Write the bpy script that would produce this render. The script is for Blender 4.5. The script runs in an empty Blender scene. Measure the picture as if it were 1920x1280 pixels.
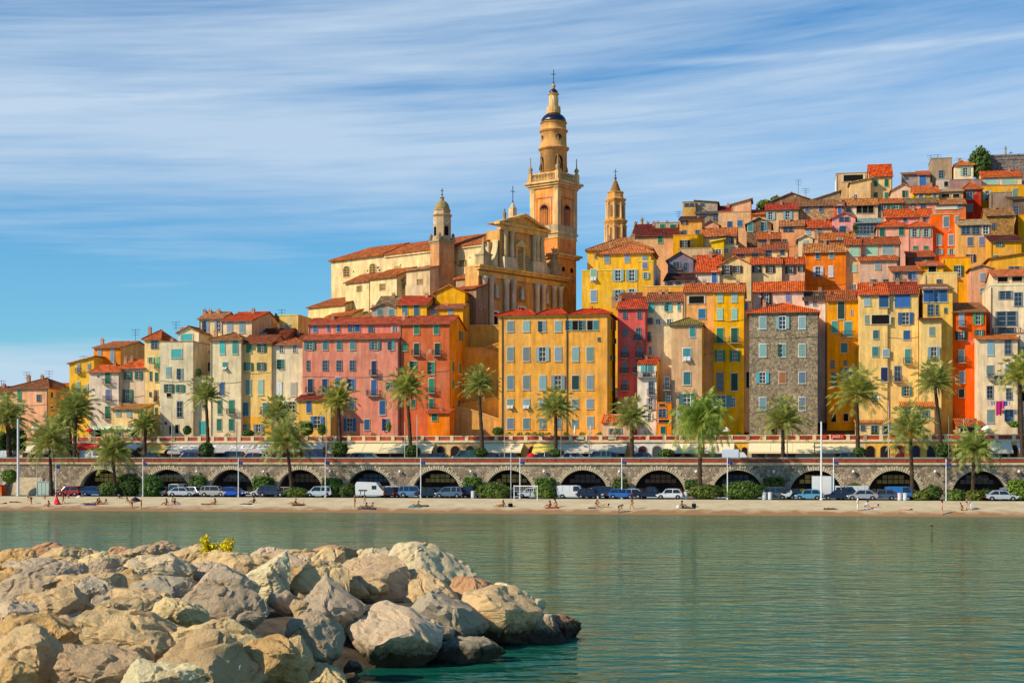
import bpy, bmesh, math, random
from mathutils import Vector, Matrix, noise
R = random.Random(7)
scn = bpy.context.scene
COL = scn.collection
# ---- survey of the place: the quay runs at a slight angle (SL) to the view; lens factor FX, eye height EH
FX, YH, EH, CX, SL = 2800.0, 857.0, 7.6, 960.0, -0.182
RZ = math.atan(SL)
def lin(h, k=1.0):
    h = h.lstrip('#'); c = [int(h[i:i+2], 16)/255 for i in (0, 2, 4)]
    return tuple(min(.88, k*(x/12.92 if x <= .04045 else ((x+.055)/1.055)**2.4)) for x in c) + (1,)
def ochre(c):
    'lime wash dries a little redder than its yellow pigment'
    y = max(0, min(1, ((min(c[0], c[1])-c[2])/max(c[:3])-.26)/.34)); c = (c[0], c[1]*(1-.17*y), c[2]*(1+.1*y)); l = .3*c[0]+.6*c[1]+.1*c[2]; return tuple(max(.004, min(.88, l+(x-l)*1.12)) for x in c)+(1,)
def rowY(px, Yc): return Yc/(1-SL*(px-CX)/FX)
def P(px, py, Y): return Vector(((px-CX)*Y/FX, Y, EH+(YH-py)*Y/FX))
class Fr:
    'a rotated ground frame: x along the front, y to the back'
    def __init__(s, ox, oy, rz):
        s.o = Vector((ox, oy)); s.rz = rz
        s.ex = Vector((math.cos(rz), math.sin(rz))); s.ey = Vector((-math.sin(rz), math.cos(rz)))
    def front(s, px, py, ly=0.):
        d = Vector(((px-CX)/FX, 1)); t = (ly+s.o.dot(s.ey))/d.dot(s.ey); p = d*t-s.o
        return p.dot(s.ex), EH+(YH-py)*t/FX
    def side(s, px, py, lx=0.):
        d = Vector(((px-CX)/FX, 1)); t = (lx+s.o.dot(s.ex))/d.dot(s.ex); p = d*t-s.o
        return p.dot(s.ey), EH+(YH-py)*t/FX
    def w(s, lx, ly, z=0): 
        p = s.o+s.ex*lx+s.ey*ly; return Vector((p.x, p.y, z))
def interp(tab, x):
    if x <= tab[0][0]: return tab[0][1]
    for (a, va), (b, vb) in zip(tab, tab[1:]):
        if x <= b: return va+(vb-va)*(x-a)/(b-a)
    return tab[-1][1]
YCAP = [(-400,850),(0,840),(250,815),(520,760),(600,690),(640,630),(900,625),(1090,600),(1180,500),(1280,450),(1420,420),(1600,395),(1840,350),(1960,335),(2400,335)]
def ground(X, Y):
    px = CX+X/Y*FX; yc = Y*(1-SL*(px-CX)/FX)
    if yc < 247: return 9.5
    b = 9.5+.40*(min(yc, 400)-247)
    z = min(b, EH+(YH-interp(YCAP, px))*min(Y, 420)/FX)
    if yc > 420: z = max(2., z-(yc-420)*.3)
    return max(9., z)
# ---- materials
MATS = {}
def nodemat(name):
    m = bpy.data.materials.new(name); m.use_nodes = True; nt = m.node_tree
    return m, nt, nt.nodes['Principled BSDF']
def nn(nt, typ, **kw):
    n = nt.nodes.new(typ)
    for k, v in kw.items():
        if k in n.inputs: n.inputs[k].default_value = v
        else: setattr(n, k, v)
    return n
def mixc(nt, a, b, f, mode='MIX'):
    n = nt.nodes.new('ShaderNodeMix'); n.data_type = 'RGBA'; n.blend_type = mode
    for i, v in ((0, f), (6, a), (7, b)):
        if hasattr(v, 'type') and hasattr(v, 'node'): nt.links.new(v, n.inputs[i])
        else: n.inputs[i].default_value = v
    return n.outputs[2]
def mrange(nt, v, a, b, c, d):
    n = nt.nodes.new('ShaderNodeMapRange'); nt.links.new(v, n.inputs[0])
    for i, x in enumerate((a, b, c, d)): n.inputs[i+1].default_value = x
    return n.outputs[0]
def coords(nt, scale=(1, 1, 1)):
    t = nt.nodes.new('ShaderNodeTexCoord'); mp = nt.nodes.new('ShaderNodeMapping')
    nt.links.new(t.outputs['Object'], mp.inputs[0]); mp.inputs['Scale'].default_value = scale
    return mp.outputs[0]
def noise_n(nt, vec, scale, detail=5, rough=.6):
    n = nn(nt, 'ShaderNodeTexNoise', Scale=scale, Detail=detail, Roughness=rough)
    nt.links.new(vec, n.inputs['Vector']); return n.outputs[0]
def bump(nt, b, h, dist, strength=1.):
    n = nn(nt, 'ShaderNodeBump', Strength=strength, Distance=dist); nt.links.new(h, n.inputs['Height']); nt.links.new(n.outputs[0], b.inputs['Normal'])
def basecol(nt, col):
    if col is None:
        return nt.nodes.new('ShaderNodeObjectInfo').outputs['Color']
    n = nt.nodes.new('ShaderNodeRGB'); n.outputs[0].default_value = col; return n.outputs[0]
def mat(name, col=None, rough=.85, sc=1.5, amt=.25, stretch=(1, 1, 1), bd=0., spec=.3, metal=0., kind=None):
    'col None: takes the colour of the object'
    if name in MATS: return MATS[name]
    m, nt, b = nodemat(name); L = nt.links.new
    c = basecol(nt, col); v = coords(nt, stretch)
    n1 = noise_n(nt, v, sc)
    out = mixc(nt, (0, 0, 0, 1), c, 1.)
    f = mrange(nt, n1, .3, .7, 1-amt, 1+amt*.6)
    def grey(x):
        q = nt.nodes.new('ShaderNodeCombineColor')
        for i in range(3): L(x, q.inputs[i])
        return q.outputs[0]
    out = mixc(nt, c, grey(f), 1., 'MULTIPLY')
    if kind == 'wall':
        n2 = noise_n(nt, coords(nt, (1, 1, .16)), 1.1, 6, .65)
        out = mixc(nt, out, grey(mrange(nt, n2, .36, .72, 1.12, .58)), 1., 'MULTIPLY')
        n3 = noise_n(nt, v, .22, 3)
        out = mixc(nt, out, mixc(nt, out, (.42, .33, .24, 1), .4), mrange(nt, n3, .52, .66, 0, .6))
        n5 = noise_n(nt, v, .55, 7, .7); out = mixc(nt, out, mixc(nt, out, (.6, .5, .4, 1), .55), mrange(nt, n5, .61, .635, 0, .75))
        n4 = noise_n(nt, v, 9., 4); bump(nt, b, n4, .02, .5)
    elif kind in ('roofx', 'roofy'):
        w = nn(nt, 'ShaderNodeTexWave', Scale=1.02, Distortion=.3); w.wave_type = 'BANDS'
        w.bands_direction = 'X' if kind == 'roofx' else 'Y'
        w.inputs['Detail'].default_value = 1.; w.inputs['Detail Scale'].default_value = 1.5
        L(coords(nt), w.inputs['Vector'])
        vo = nn(nt, 'ShaderNodeTexVoronoi', Scale=2.3); L(v, vo.inputs['Vector'])
        hs = nt.nodes.new('ShaderNodeSeparateColor'); L(vo.outputs['Color'], hs.inputs[0])
        out = mixc(nt, out, grey(mrange(nt, hs.outputs[0], 0, 1, .5, 1.3)), 1., 'MULTIPLY')
        out = mixc(nt, out, grey(mrange(nt, w.outputs['Fac'], .05, .75, .58, 1.08)), 1., 'MULTIPLY')
        n3 = noise_n(nt, v, .5, 5)
        out = mixc(nt, out, (.16, .12, .085, 1), mrange(nt, n3, .52, .78, 0, .42))
        bump(nt, b, w.outputs['Fac'], .12, .8)
    elif kind == 'slat':
        w = nn(nt, 'ShaderNodeTexWave', Scale=5.5); w.wave_type = 'BANDS'; w.bands_direction = 'Z'; L(coords(nt), w.inputs['Vector'])
        out = mixc(nt, out, grey(mrange(nt, w.outputs['Fac'], .1, .8, .55, 1.08)), 1., 'MULTIPLY')
    elif kind == 'stone':
        sc_ = 3.6 if name == 'rubble_stone' else 2.6
        vo = nn(nt, 'ShaderNodeTexVoronoi', Scale=sc_); vo.feature = 'DISTANCE_TO_EDGE'
        vc = nn(nt, 'ShaderNodeTexVoronoi', Scale=sc_)
        dv = mixc(nt, v, nt.nodes.new('ShaderNodeTexNoise').outputs[1], .12)
        L(dv, vo.inputs['Vector']); L(dv, vc.inputs['Vector'])
        hs = nt.nodes.new('ShaderNodeSeparateColor'); L(vc.outputs['Color'], hs.inputs[0])
        out = mixc(nt, out, grey(mrange(nt, hs.outputs[1], 0, 1, .5, 1.45)), 1., 'MULTIPLY')
        out = mixc(nt, out, (.42, .30, .2, 1), mrange(nt, hs.outputs[0], .6, 1, 0, .45))
        e = mrange(nt, vo.outputs[0], .0, .09, 0, 1)
        out = mixc(nt, mixc(nt, out, (.1, .085, .07, 1), .6), out, e)
        bump(nt, b, e, .05, .8)
    elif bd:
        bump(nt, b, noise_n(nt, v, sc*4, 6, .7), bd)
    L(out, b.inputs['Base Color'])
    b.inputs['Roughness'].default_value = rough; b.inputs['Metallic'].default_value = metal
    b.inputs['Specular IOR Level'].default_value = spec
    MATS[name] = m; return m
WALL = mat('plaster', kind='wall', sc=.8, amt=.16, spec=.1)
STONE = mat('rubble_stone', kind='stone', sc=.35, amt=.25, spec=.1)
ROOFX = mat('clay_tile_x', kind='roofx', sc=1.2, amt=.2, spec=.1)
ROOFY = mat('clay_tile_y', kind='roofy', sc=1.2, amt=.2, spec=.1)
TRIM = mat('trim_paint', rough=.7, sc=3, amt=.2)
SLAT = mat('shutter_paint', kind='slat', rough=.6, sc=4, amt=.18)
GLASS = mat('window_glass', (.015, .022, .032, 1), rough=.06, sc=2, amt=.3, spec=.7)
DARK = mat('dark_opening', (.012, .011, .011, 1), rough=.9, sc=2, amt=.3, spec=.1)
IRON = mat('wrought_iron', (.03, .03, .035, 1), rough=.5, sc=5, amt=.2)
PAINT = mat('car_paint', rough=.22, sc=2, amt=.04, spec=.6)
CLOTH = mat('cloth', rough=.9, sc=6, amt=.15, spec=.1)
SKIN = mat('skin', rough=.55, sc=8, amt=.08)
METAL = mat('painted_metal', rough=.4, sc=4, amt=.12, spec=.5)
TYRE = mat('tyre_rubber', (.015, .015, .016, 1), rough=.85)
LAMP = mat('lamp_glass', (.8, .8, .76, 1), rough=.2, amt=.05)
# ---- mesh building
class MB:
    def __init__(s): s.v = []; s.f = []; s.m = []
    def add(s, vs, fs, m=0):
        n = len(s.v); s.v += [tuple(v) for v in vs]; s.f += [tuple(i+n for i in f) for f in fs]; s.m += [m]*len(fs); return s
    def box(s, x0, x1, y0, y1, z0, z1, m=0, tf=None):
        vs = [(x, y, z) for z in (z0, z1) for x, y in ((x0, y0), (x1, y0), (x1, y1), (x0, y1))]
        if tf: vs = [tf(Vector(v)) for v in vs]
        return s.add(vs, [(3,2,1,0),(4,5,6,7),(0,1,5,4),(1,2,6,5),(2,3,7,6),(3,0,4,7)], m)
    def poly(s, vs, m=0): return s.add(vs, [tuple(range(len(vs)))], m)
    def slab(s, vs, t, m=0):
        'a face with thickness t downwards'
        n = len(vs); lo = [(v[0], v[1], v[2]-t) for v in vs]
        return s.add(list(vs)+lo, [tuple(range(n)), tuple(range(2*n-1, n-1, -1))]+[(i, i+n, (i+1)%n+n, (i+1)%n) for i in range(n)], m)
    def extr(s, pts, y0, y1, m=0):
        'polygon of (x,z) extruded along y'
        n = len(pts); vs = [(x, y0, z) for x, z in pts]+[(x, y1, z) for x, z in pts]
        return s.add(vs, [tuple(range(n)), tuple(range(2*n-1, n-1, -1))]+[(i, i+n, (i+1)%n+n, (i+1)%n) for i in range(n)], m)
    def lathe(s, prof, n=16, c=(0, 0), m=0, rot=0., cap=True):
        vs = []; fs = []
        for r, z in prof:
            vs += [(c[0]+r*math.cos(rot+2*math.pi*i/n), c[1]+r*math.sin(rot+2*math.pi*i/n), z) for i in range(n)]
        for k in range(len(prof)-1):
            fs += [(k*n+i, k*n+(i+1)%n, (k+1)*n+(i+1)%n, (k+1)*n+i) for i in range(n)]
        if cap: fs += [tuple(range(n-1, -1, -1)), tuple(range((len(prof)-1)*n, len(prof)*n))]
        return s.add(vs, fs, m)
    def tube(s, pts, rad, n=6, m=0):
        pts = [Vector(p) for p in pts]; vs = []; fs = []
        if not hasattr(rad, '__len__'): rad = [rad]*len(pts)
        for i, p in enumerate(pts):
            d = (pts[min(i+1, len(pts)-1)]-pts[max(i-1, 0)]).normalized()
            a = d.cross(Vector((0, 1, .02) if abs(d.z) > .6 else (0, 0, 1))).normalized(); b = d.cross(a)
            vs += [p+(a*math.cos(2*math.pi*j/n)+b*math.sin(2*math.pi*j/n))*rad[i] for j in range(n)]
        for k in range(len(pts)-1): fs += [(k*n+i, k*n+(i+1)%n, (k+1)*n+(i+1)%n, (k+1)*n+i) for i in range(n)]
        fs += [tuple(range(n-1, -1, -1)), tuple(range((len(pts)-1)*n, len(pts)*n))]
        return s.add(vs, fs, m)
    def mesh(s, name, mats, smooth=False, fix=True):
        me = bpy.data.meshes.new(name); me.from_pydata(s.v, [], s.f)
        for m in (mats if isinstance(mats, (list, tuple)) else [mats]): me.materials.append(m)
        me.polygons.foreach_set('material_index', s.m)
        if fix:
            bm = bmesh.new(); bm.from_mesh(me); bmesh.ops.recalc_face_normals(bm, faces=bm.faces); bm.to_mesh(me); bm.free()
        if smooth: me.polygons.foreach_set('use_smooth', [True]*len(me.polygons))
        me.update(); return me
    def build(s, name, mats, parent=None, color=None, smooth=False, fix=True, loc=None):
        return link(name, s.mesh(name, mats, smooth, fix), parent, color, loc)
def link(name, me, parent=None, color=None, loc=None, rz=0., scale=None):
    o = bpy.data.objects.new(name, me); COL.objects.link(o)
    if parent: o.parent = parent
    if color: o.color = color if len(color) == 4 else tuple(color)+(1,)
    if loc: o.location = loc
    if rz: o.rotation_euler = (0, 0, rz)
    if scale: o.scale = scale
    return o
def tag(o, label=None, cat=None, group=None, kind=None):
    for k, v in (('label', label), ('category', cat), ('group', group), ('kind', kind)):
        if v: o[k] = v
    return o
def thing(name, label, cat, loc, rz=0., group=None):
    o = bpy.data.objects.new(name, None); COL.objects.link(o); o.location = loc; o.rotation_euler = (0, 0, rz)
    o.empty_display_size = .3
    return tag(o, label, cat, group)
def struct(name, mb, mats, **k):
    return tag(mb.build(name, mats, **k), kind='structure')
# ---- windows (unit meshes, stretched to their opening)
SH = dict(G=(.02,.20,.11), T=(.06,.26,.27), B=(.035,.15,.36), L=(.26,.38,.42), g=(.30,.50,.40), W=(.72,.70,.66), K=(.05,.025,.02),
          N=(.015,.035,.11), D=(.015,.055,.045), Q=(.07,.45,.46), R=(.10,.42,.16), Y=(.5,.42,.3), O=(.5,.2,.08), P=(.2,.22,.36))
def _win(dark, t=.09):
    m = MB()
    m.box(-.5, .5, -.03, 0, -.5, .5, 1)
    for a in ((-.5-t, -.5, -.5, .5), (.5, .5+t, -.5, .5), (-.5-t, .5+t, .5, .5+t*.6), (-.5-t*1.3, .5+t*1.3, -.5-t*.6, -.5)):
        m.box(a[0], a[1], -.09 if a[3] > -.5 else -.16, 0, a[2], a[3])
    if not dark:
        for a in ((-.035, .035, -.5, .5), (-.5, -.44, -.5, .5), (.44, .5, -.5, .5)): m.box(a[0], a[1], -.06, -.03, a[2], a[3])
        for z in (-.17, .17): m.box(-.44, .44, -.055, -.03, z-.02, z+.02)
    return m.mesh('window', [TRIM, DARK if dark else GLASS])
WINM, WIND, WINB = _win(False), _win(True), _win(False, .025)
_s = MB(); _s.box(-.47, .47, -.05, 0, -.5, .5)
for z in (-.46, .0, .46): _s.box(-.5, .5, -.065, -.004, z-.04, z+.04)
for x in (-.46, .46): _s.box(x-.04, x+.04, -.068, -.002, -.5, .5)
SHUT = _s.mesh('shutter', SLAT)
_s = MB(); _s.add([(-.46,-.06,.5),(.46,-.06,.5),(.46,-.62,-.5),(-.46,-.62,-.5),(-.46,-.02,.5),(.46,-.02,.5),(.46,-.58,-.52),(-.46,-.58,-.52)], [(0,1,2,3),(7,6,5,4),(0,3,7,4),(1,2,6,5),(3,2,6,7),(0,1,5,4)])
FLAP = _s.mesh('shutter_flap', SLAT)
_s = MB(); _s.box(-.5, .5, -.7, 0, -.09, 0)
_r = MB()
for k in range(13):
    x = -.48+k*.08; _r.box(x-.008, x+.008, -.68, -.65, 0, .9)
for z in (.06, .9): _r.box(-.5, .5, -.69, -.64, z-.02, z+.03)
for x in (-.49, .49):
    _r.box(x-.01, x+.01, -.64, 0, .88, .93)
    for k in range(4): _r.box(x-.006, x+.006, -.16*k-.06, -.16*k-.04, 0, .9)
BALS, BALR = _s.mesh('balcony', TRIM), _r.mesh('railing', IRON)
def window(par, typ, c, lx, lz, w, h, rz=0., ly=0., frame=(.55, .5, .42)):
    t = typ[0]; loc = (lx, ly, lz)
    fc = SH['W'] if 'f' in typ else (.2, .24, .27) if t == 'n' else frame
    o = link('window', WIND if t in 'dr' else WINB if w > 2. else WINM, par, fc, loc, rz, (w, 1, h))
    sc = SH.get(c, SH['L']); j = R.uniform(.6, 1.3); sc = tuple(min(.8, x*j*R.uniform(.88, 1.12)) for x in sc)
    if t == 'c' and R.random() < .07: t = 'o'
    if t in 'ct':
        for s in (-1, 1):
            if t == 't':
                link('shutter', SHUT, o, sc, (s*.25, -.05, .18), 0, (.5, 1, .64)); link('shutter', FLAP, o, SH['W'], (s*.25, -.05, -.3), 0, (.46, 1, .34))  # lit look of the tilted flaps is put into their white
            elif s < 0 and R.random() < .14:      # one leaf left ajar
                q = link('shutter', SHUT, o, sc, (-.62, -.28, 0), R.uniform(.5, 1.1), (.5, 1, 1))
            else: link('shutter', SHUT, o, sc, (s*.25, -.05, 0), 0, (.5, 1, 1))
    elif t == 'o':
        for s in (-1, 1): link('shutter', SHUT, o, sc, (s*.8, -.1, 0), 0, (.52, 1, 1))
    elif t == 'r': link('blind', SHUT, o, sc, (0, -.05, 0), 0, (1, 1, 1))
    if 'b' in typ:
        bw = w*(2.6 if 'B' in typ else 1.7)
        b = link('balcony', BALS, par, (.45, .38, .3), (lx, ly, lz-h/2), rz, (bw, 1, 1)) if not rz else None
        if b: link('railing', BALR, b)
# ---- houses
HN = [0]
def H(label, x0, x1, eave, bot, Yc, wall, roof, wins=(), d=9., side=None, sw=(), ch=(), an=(), name='house', cat='house', k=1.16,
      rz=RZ, stone=False, over=.4, frame='#CDBFA8', left=None, apex=.5, band=None, gnd=True):
    HN[0] += 1
    if Yc is None: Yc = 247+(580-eave)*.5
    Yc += .013*(HN[0] % 11)
    pm = (x0+x1)/2; Y = rowY(pm, Yc); o = P(pm, eave, Y); f = Fr(o.x, o.y, rz)
    xl, _ = f.front(x0, eave); xr, _ = f.front(x1, eave); _, ze = f.front(pm, eave); _, zb = f.front(pm, bot)
    g = min(ground(*f.w(xl, 0)[:2]), ground(*f.w(xr, d)[:2]), ground(*f.w(xl, d)[:2]), ground(*f.w(xr, 0)[:2]))
    z0 = min(zb, g-.2)
    t = thing(name, label, cat, (o.x, o.y, z0), rz); h = ze-z0
    kind, rp, rc = roof; W = xr-xl; MX = xl+W*apex
    wm = STONE if stone else WALL
    wc = ochre(lin(wall, k)); sc = ochre(lin(side, k*1.3)) if side else wc; fr = lin(frame)  # side colour boosted to hold warm bounce light, on some sides shade
    e = over; rcol = lin(rc, 1.2); j_ = R.uniform(.85, 1.12); rcol = (min(.85, rcol[0]*j_), rcol[1]*j_*R.uniform(1.12, 1.38), rcol[2]*j_*1.05, 1)
    zr = h+.9
    if kind in 'fhgxrls':
        dep = {'f': d/2, 'h': d/2, 's': d, 'g': 0, 'x': 0, 'r': 0, 'l': 0}[kind]
        zr = f.front(pm, rp, dep)[1]-z0
        zr = max(zr, h+.12)
    A, B, C, D = (xl, 0), (xr, 0), (xr, d), (xl, d)
    zz = {'r': (h, zr, zr, h), 'l': (zr, h, h, zr), 's': (h, h, zr, zr)}.get(kind, (h,)*4)
    m = MB(); sd = MB()
    def q(mb, p, pz, r, rz_): mb.poly([(p[0], p[1], 0), (r[0], r[1], 0), (r[0], r[1], rz_), (p[0], p[1], pz)])
    if kind == 'g': m.poly([(xl, 0, 0), (xr, 0, 0), (xr, 0, h), (MX, 0, zr), (xl, 0, h)]); m.poly([(xr, d, 0), (xl, d, 0), (xl, d, h), (MX, d, zr), (xr, d, h)])
    else: q(m, A, zz[0], B, zz[1]); q(m, C, zz[2], D, zz[3])
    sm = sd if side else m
    lm = MB() if left else m
    if kind == 'f':
        sm.poly([(xr, 0, 0), (xr, d, 0), (xr, d, h), (xr, d/2, zr), (xr, 0, h)]); lm.poly([(xl, d, 0), (xl, 0, 0), (xl, 0, h), (xl, d/2, zr), (xl, d, h)])
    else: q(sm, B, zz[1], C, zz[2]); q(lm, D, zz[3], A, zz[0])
    if kind == 'x': m.poly([(xl, 0, h-.5), (xr, 0, h-.5), (xr, d, h-.5), (xl, d, h-.5)])
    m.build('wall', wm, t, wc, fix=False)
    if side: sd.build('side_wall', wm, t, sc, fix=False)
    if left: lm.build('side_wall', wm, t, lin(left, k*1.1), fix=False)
    if band:   # painted lower storey
        zz2 = f.front(pm, band[0])[1]-z0; MB().box(xl-.01, xr+.01, -.012, 0, 0, zz2).build('base_coat', WALL, t, lin(band[1], k))
    r = MB(); th = .16
    if kind == 'f':
        sl = (zr-h)/(d/2); zl = h-e*sl
        r.slab([(xl-e*.6, -e, zl), (xr+e*.6, -e, zl), (xr+e*.6, d/2, zr+.02), (xl-e*.6, d/2, zr+.02)], th)
        r.slab([(xr+e*.6, d+e, zl), (xl-e*.6, d+e, zl), (xl-e*.6, d/2, zr+.021), (xr+e*.6, d/2, zr+.021)], th)
        r.tube([(xl-e*.6, d/2, zr+.02), (xr+e*.6, d/2, zr+.02)], .14)
    elif kind == 's':
        sl = (zr-h)/d; r.slab([(xl-e*.6, -e, h-e*sl+.03), (xr+e*.6, -e, h-e*sl+.03), (xr+e*.6, d+.2, zr+.03), (xl-e*.6, d+.2, zr+.03)], th)
    elif kind == 'g':
        for (p, s) in ((xl, -1), (xr, 1)):
            sl = (zr-h)/abs(p-MX); pe = p+s*e; ze_ = h-e*sl+.05
            vs = [(pe, -e, ze_), (MX, -e, zr+.05), (MX, d, zr+.05), (pe, d, ze_)]
            r.slab(vs if s < 0 else vs[::-1], th)
        r.tube([(MX, -e, zr+.06), (MX, d, zr+.06)], .14)
    elif kind == 'h':
        ins = min(W*.5, d*.5); a, b = xl+ins*.98, xr-ins*.98
        E = [(xl-e, -e, h-.08), (xr+e, -e, h-.08), (xr+e, d+e, h-.08), (xl-e, d+e, h-.08)]; r1, r2 = (a, d/2, zr), (b, d/2, zr)
        for vs in ((E[0], E[1], r2, r1), (E[1], E[2], r2), (E[2], E[3], r1, r2), (E[3], E[0], r1)): r.slab(vs, th)
        for p, s_ in ((E[0], r1), (E[1], r2), (r1, r2)): r.tube([(p[0], p[1], p[2]+.05), (s_[0], s_[1], s_[2]+.06)], .11)
    elif kind in 'rl':
        s_ = 1 if kind == 'r' else -1; sl = (zr-h)/W
        za, zb_ = (h-e*sl, zr+e*sl) if s_ > 0 else (zr+e*sl, h-e*sl)
        r.slab([(xl-e, -e, za+.04), (xr+e, -e, zb_+.04), (xr+e, d+e, zb_+.04), (xl-e, d+e, za+.04)], th)
    if kind == 'x':
        for a in ((xl-.08, xr+.08, -.08, .25), (xl-.08, xr+.08, d-.25, d+.08), (xl-.08, xl+.25, .25, d-.25), (xr-.25, xr+.08, .25, d-.25)):
            r.box(a[0], a[1], a[2], a[3], h, h+.14)
        ro = r.build('parapet_coping', TRIM, t, rcol)
    else:
        ro = r.build('roof', ROOFY if kind in 'grl' else ROOFX, t, rcol)
        if e > .2 and kind in 'fhs':
            MB().tube([(xl-e*.6, -e-.05, h-.22), (xr+e*.6, -e-.05, h-.22)], .06).build('gutter', METAL, t, (.22, .12, .08))
    if kind in 'fhs' and not ch and R.random() < .6: ch = (x0+(x1-x0)*R.uniform(.15, .85),)
    if W > 3.4 and R.random() < .55:
        q = xl+.15 if R.random() < .5 else xr-.15; MB().tube([(q, -.08, 0), (q, -.08, h-.25)], .055, 5).build('drainpipe', METAL, t, R.choice(((.2, .12, .08), (.3, .27, .24), (.12, .1, .09))))
    if W > 4 and R.random() < .4:
        z_ = h*R.uniform(.55, .85); MB().tube([(xl+W*i/6, -.04, z_-.25*math.sin(math.pi*i/6)*R.uniform(.6, 1.2)) for i in range(7)], .025, 4).build('cable', IRON, t)
    for cx in ch:
        lx = f.front(cx, eave, d*.45)[0]; zt = max(zr, h)-.4 if kind in 'fh' else h
        c = MB(); c.box(lx-.27, lx+.27, d*.42, d*.42+.5, zt-.9, zt+.7); c.box(lx-.33, lx+.33, d*.42-.06, d*.42+.56, zt+.7, zt+.82)
        for s in (-.15, .15): c.lathe([(.09, zt+.82), (.08, zt+1.15)], 8, (lx+s, d*.42+.25))
        c.build('chimney', WALL, ro, lin('#B98A68'))
    for (ax, ay) in an:
        lx, zt = f.front(ax, ay, d*.5); zt -= z0
        c = MB(); zb2 = max(zr, h)-.5; c.tube([(lx, d*.5, zb2), (lx, d*.5, zt)], .04)
        for q_ in range(3): c.tube([(lx-.9+.15*q_, d*.5, zt-.1-.5*q_), (lx+.9-.1*q_, d*.5, zt-.1-.5*q_)], .03)
        for q_ in range(5): c.tube([(lx-.7+.3*q_, d*.5-.35, zt-.12), (lx-.7+.3*q_, d*.5+.35, zt-.12)], .02)
        c.build('antenna', IRON, ro)
    for (ty, c, w, hh, xs, ys) in wins:
        for x in (xs if hasattr(xs, '__len__') else (xs,)):
            for y in (ys if hasattr(ys, '__len__') else (ys,)):
                lx, lz = f.front(x, y); ww = w*Y/FX; h_ = hh*Y/FX
                window(t, ty, c, lx, lz-z0, ww, h_, frame=fr[:3])
    for (ty, c, w, hh, x, y) in sw:
        ly, lz = f.side(x, y, xr); l2, _ = f.side(x+w, y, xr); h_ = hh*Y/FX
        if 0 < ly < d: window(t, ty, c, xr, lz-z0, min(1.3, abs(l2-ly)), h_, math.pi/2, ly, frame=fr[:3])
    return t, f, z0, (xl, xr, h)
# ================= HOUSES =================
OR, BR, DR, TN = '#C8552A', '#9A5A3A', '#6E2E24', '#B58A5C'
F0 = 247.
# --- street front, left to right
H('yellow house cut by the left edge of the town', -40, 20, 733, 800, 262, '#EBC04E', ('f', 725, BR), [('c','G',4,15,12,749), ('c','g',4,14,5,751)], ch=(8,), an=((3,713),), side='#E6B84A')
H('salmon hip roofed house standing alone left of the town', 20, 90, 726, 800, 262, '#E0A684', ('h', 709, BR), [('c','G',8,20,36,741), ('n','D',8,12,73,746), ('o','g',7,13,36,763)], d=14, side='#E3BC78', sw=[('n','Y',3,9,97,740), ('c','g',4,13,109,741), ('n','Y',3,8,97,766)], ch=(55,80), an=((50,697),(92,695)))
H('narrow orange house slice between salmon and yellow houses', 112, 132, 719, 800, 272, '#E8861E', ('x', 719, OR), [('c','g',4,10,122,735)])
H('yellow orange house with pale balconies and sloping roof', 130, 176, 680, 810, 256, '#F0BC50', ('r', 668, '#B5653C'), [('cb','L',6,17,148,691), ('c','L',5,12,167,688), ('cb','g',6,22,147,727), ('cb','g',5,18,163,729)], an=((157,667),))
H('bright orange tall house with grey shutters on the left skyline', 176, 226, 650, 720, 260, '#E88A22', ('f', 641, '#B5653C'), [('c','L',7,26,187,667), ('c','L',8,24,211,667)], d=16, side='#E0A46C', an=((254,617),), ch=(193,))
H('pale grey house with three stacked balconies and an orange lean roof', 167, 225, 696, 810, 249, '#CFBCA8', ('f', 685, OR), [('cb','G',10,22,202,709), ('cb','P',10,22,203,741), ('cb','G',10,24,202,773), ('n','K',3,3,184,705), ('n','K',3,3,175,730)], ch=(216,))
H('beige house with wide open green shutters', 226, 271, 689, 800, 250, '#CDB398', ('f', 675, OR), [('o','G',7,15,240,704), ('o','G',7,15,260,704), ('ob','G',9,26,240,743)], ch=(236,248))
H('little tan house with tiled lean roof in front of the green shuttered house', 209, 266, 765, 815, 243, '#DFC38A', ('s', 757, '#B9743C'), [('c','L',9,12,222,774), ('c','L',9,13,242,774), ('d','D',14,14,222,806), ('d','D',9,12,245,805)], d=5, side='#E6B45C')
H('slim yellow house with orange hip roof and green doors', 271, 300, 635, 812, 250, '#E8C782', ('h', 619, OR), [('n','B',13,14,290,646), ('c','g',6,10,283,675), ('cb','R',6,22,296,680), ('n','D',4,16,283,705), ('c','G',7,18,294,707), ('n','K',4,8,282,739), ('cb','Y',5,22,294,742), ('n','K',5,14,281,770), ('c','G',5,12,293,770)], ch=(281,), d=8)
H('grey flat fronted house with turquoise blind and green shutters', 300, 362, 641, 818, F0, '#D0C2A2', ('x', 641, '#8A6A50'), [('r','Q',20,17,331,663), ('c','L',9,18,316,697), ('c','L',8,20,339,701), ('o','G',9,16,317,728), ('o','G',8,14,338,728), ('d','N',9,8,317,740), ('n','B',10,28,337,767), ('n','K',4,5,311,793), ('d','D',7,16,332,804), ('d','D',5,16,320,806)], ch=(323,))
H('penthouse gable with a turquoise blind above the grey house', 334, 373, 622, 645, 253, '#DECFA6', ('g', 612, '#B5653C'), [('r','Q',22,12,350,632)], ch=(341,343), an=((330,603),), d=7)
H('tall cream house with brown roof and blue grey shutters on the left skyline', 373, 417, 596, 705, 258, '#EBD292', ('f', 586, '#B06A44'), [('c','L',10,22,387,612), ('c','L',7,21,410,611), ('c','g',9,14,386,648)], ch=(384,394,410), d=8)
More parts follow.
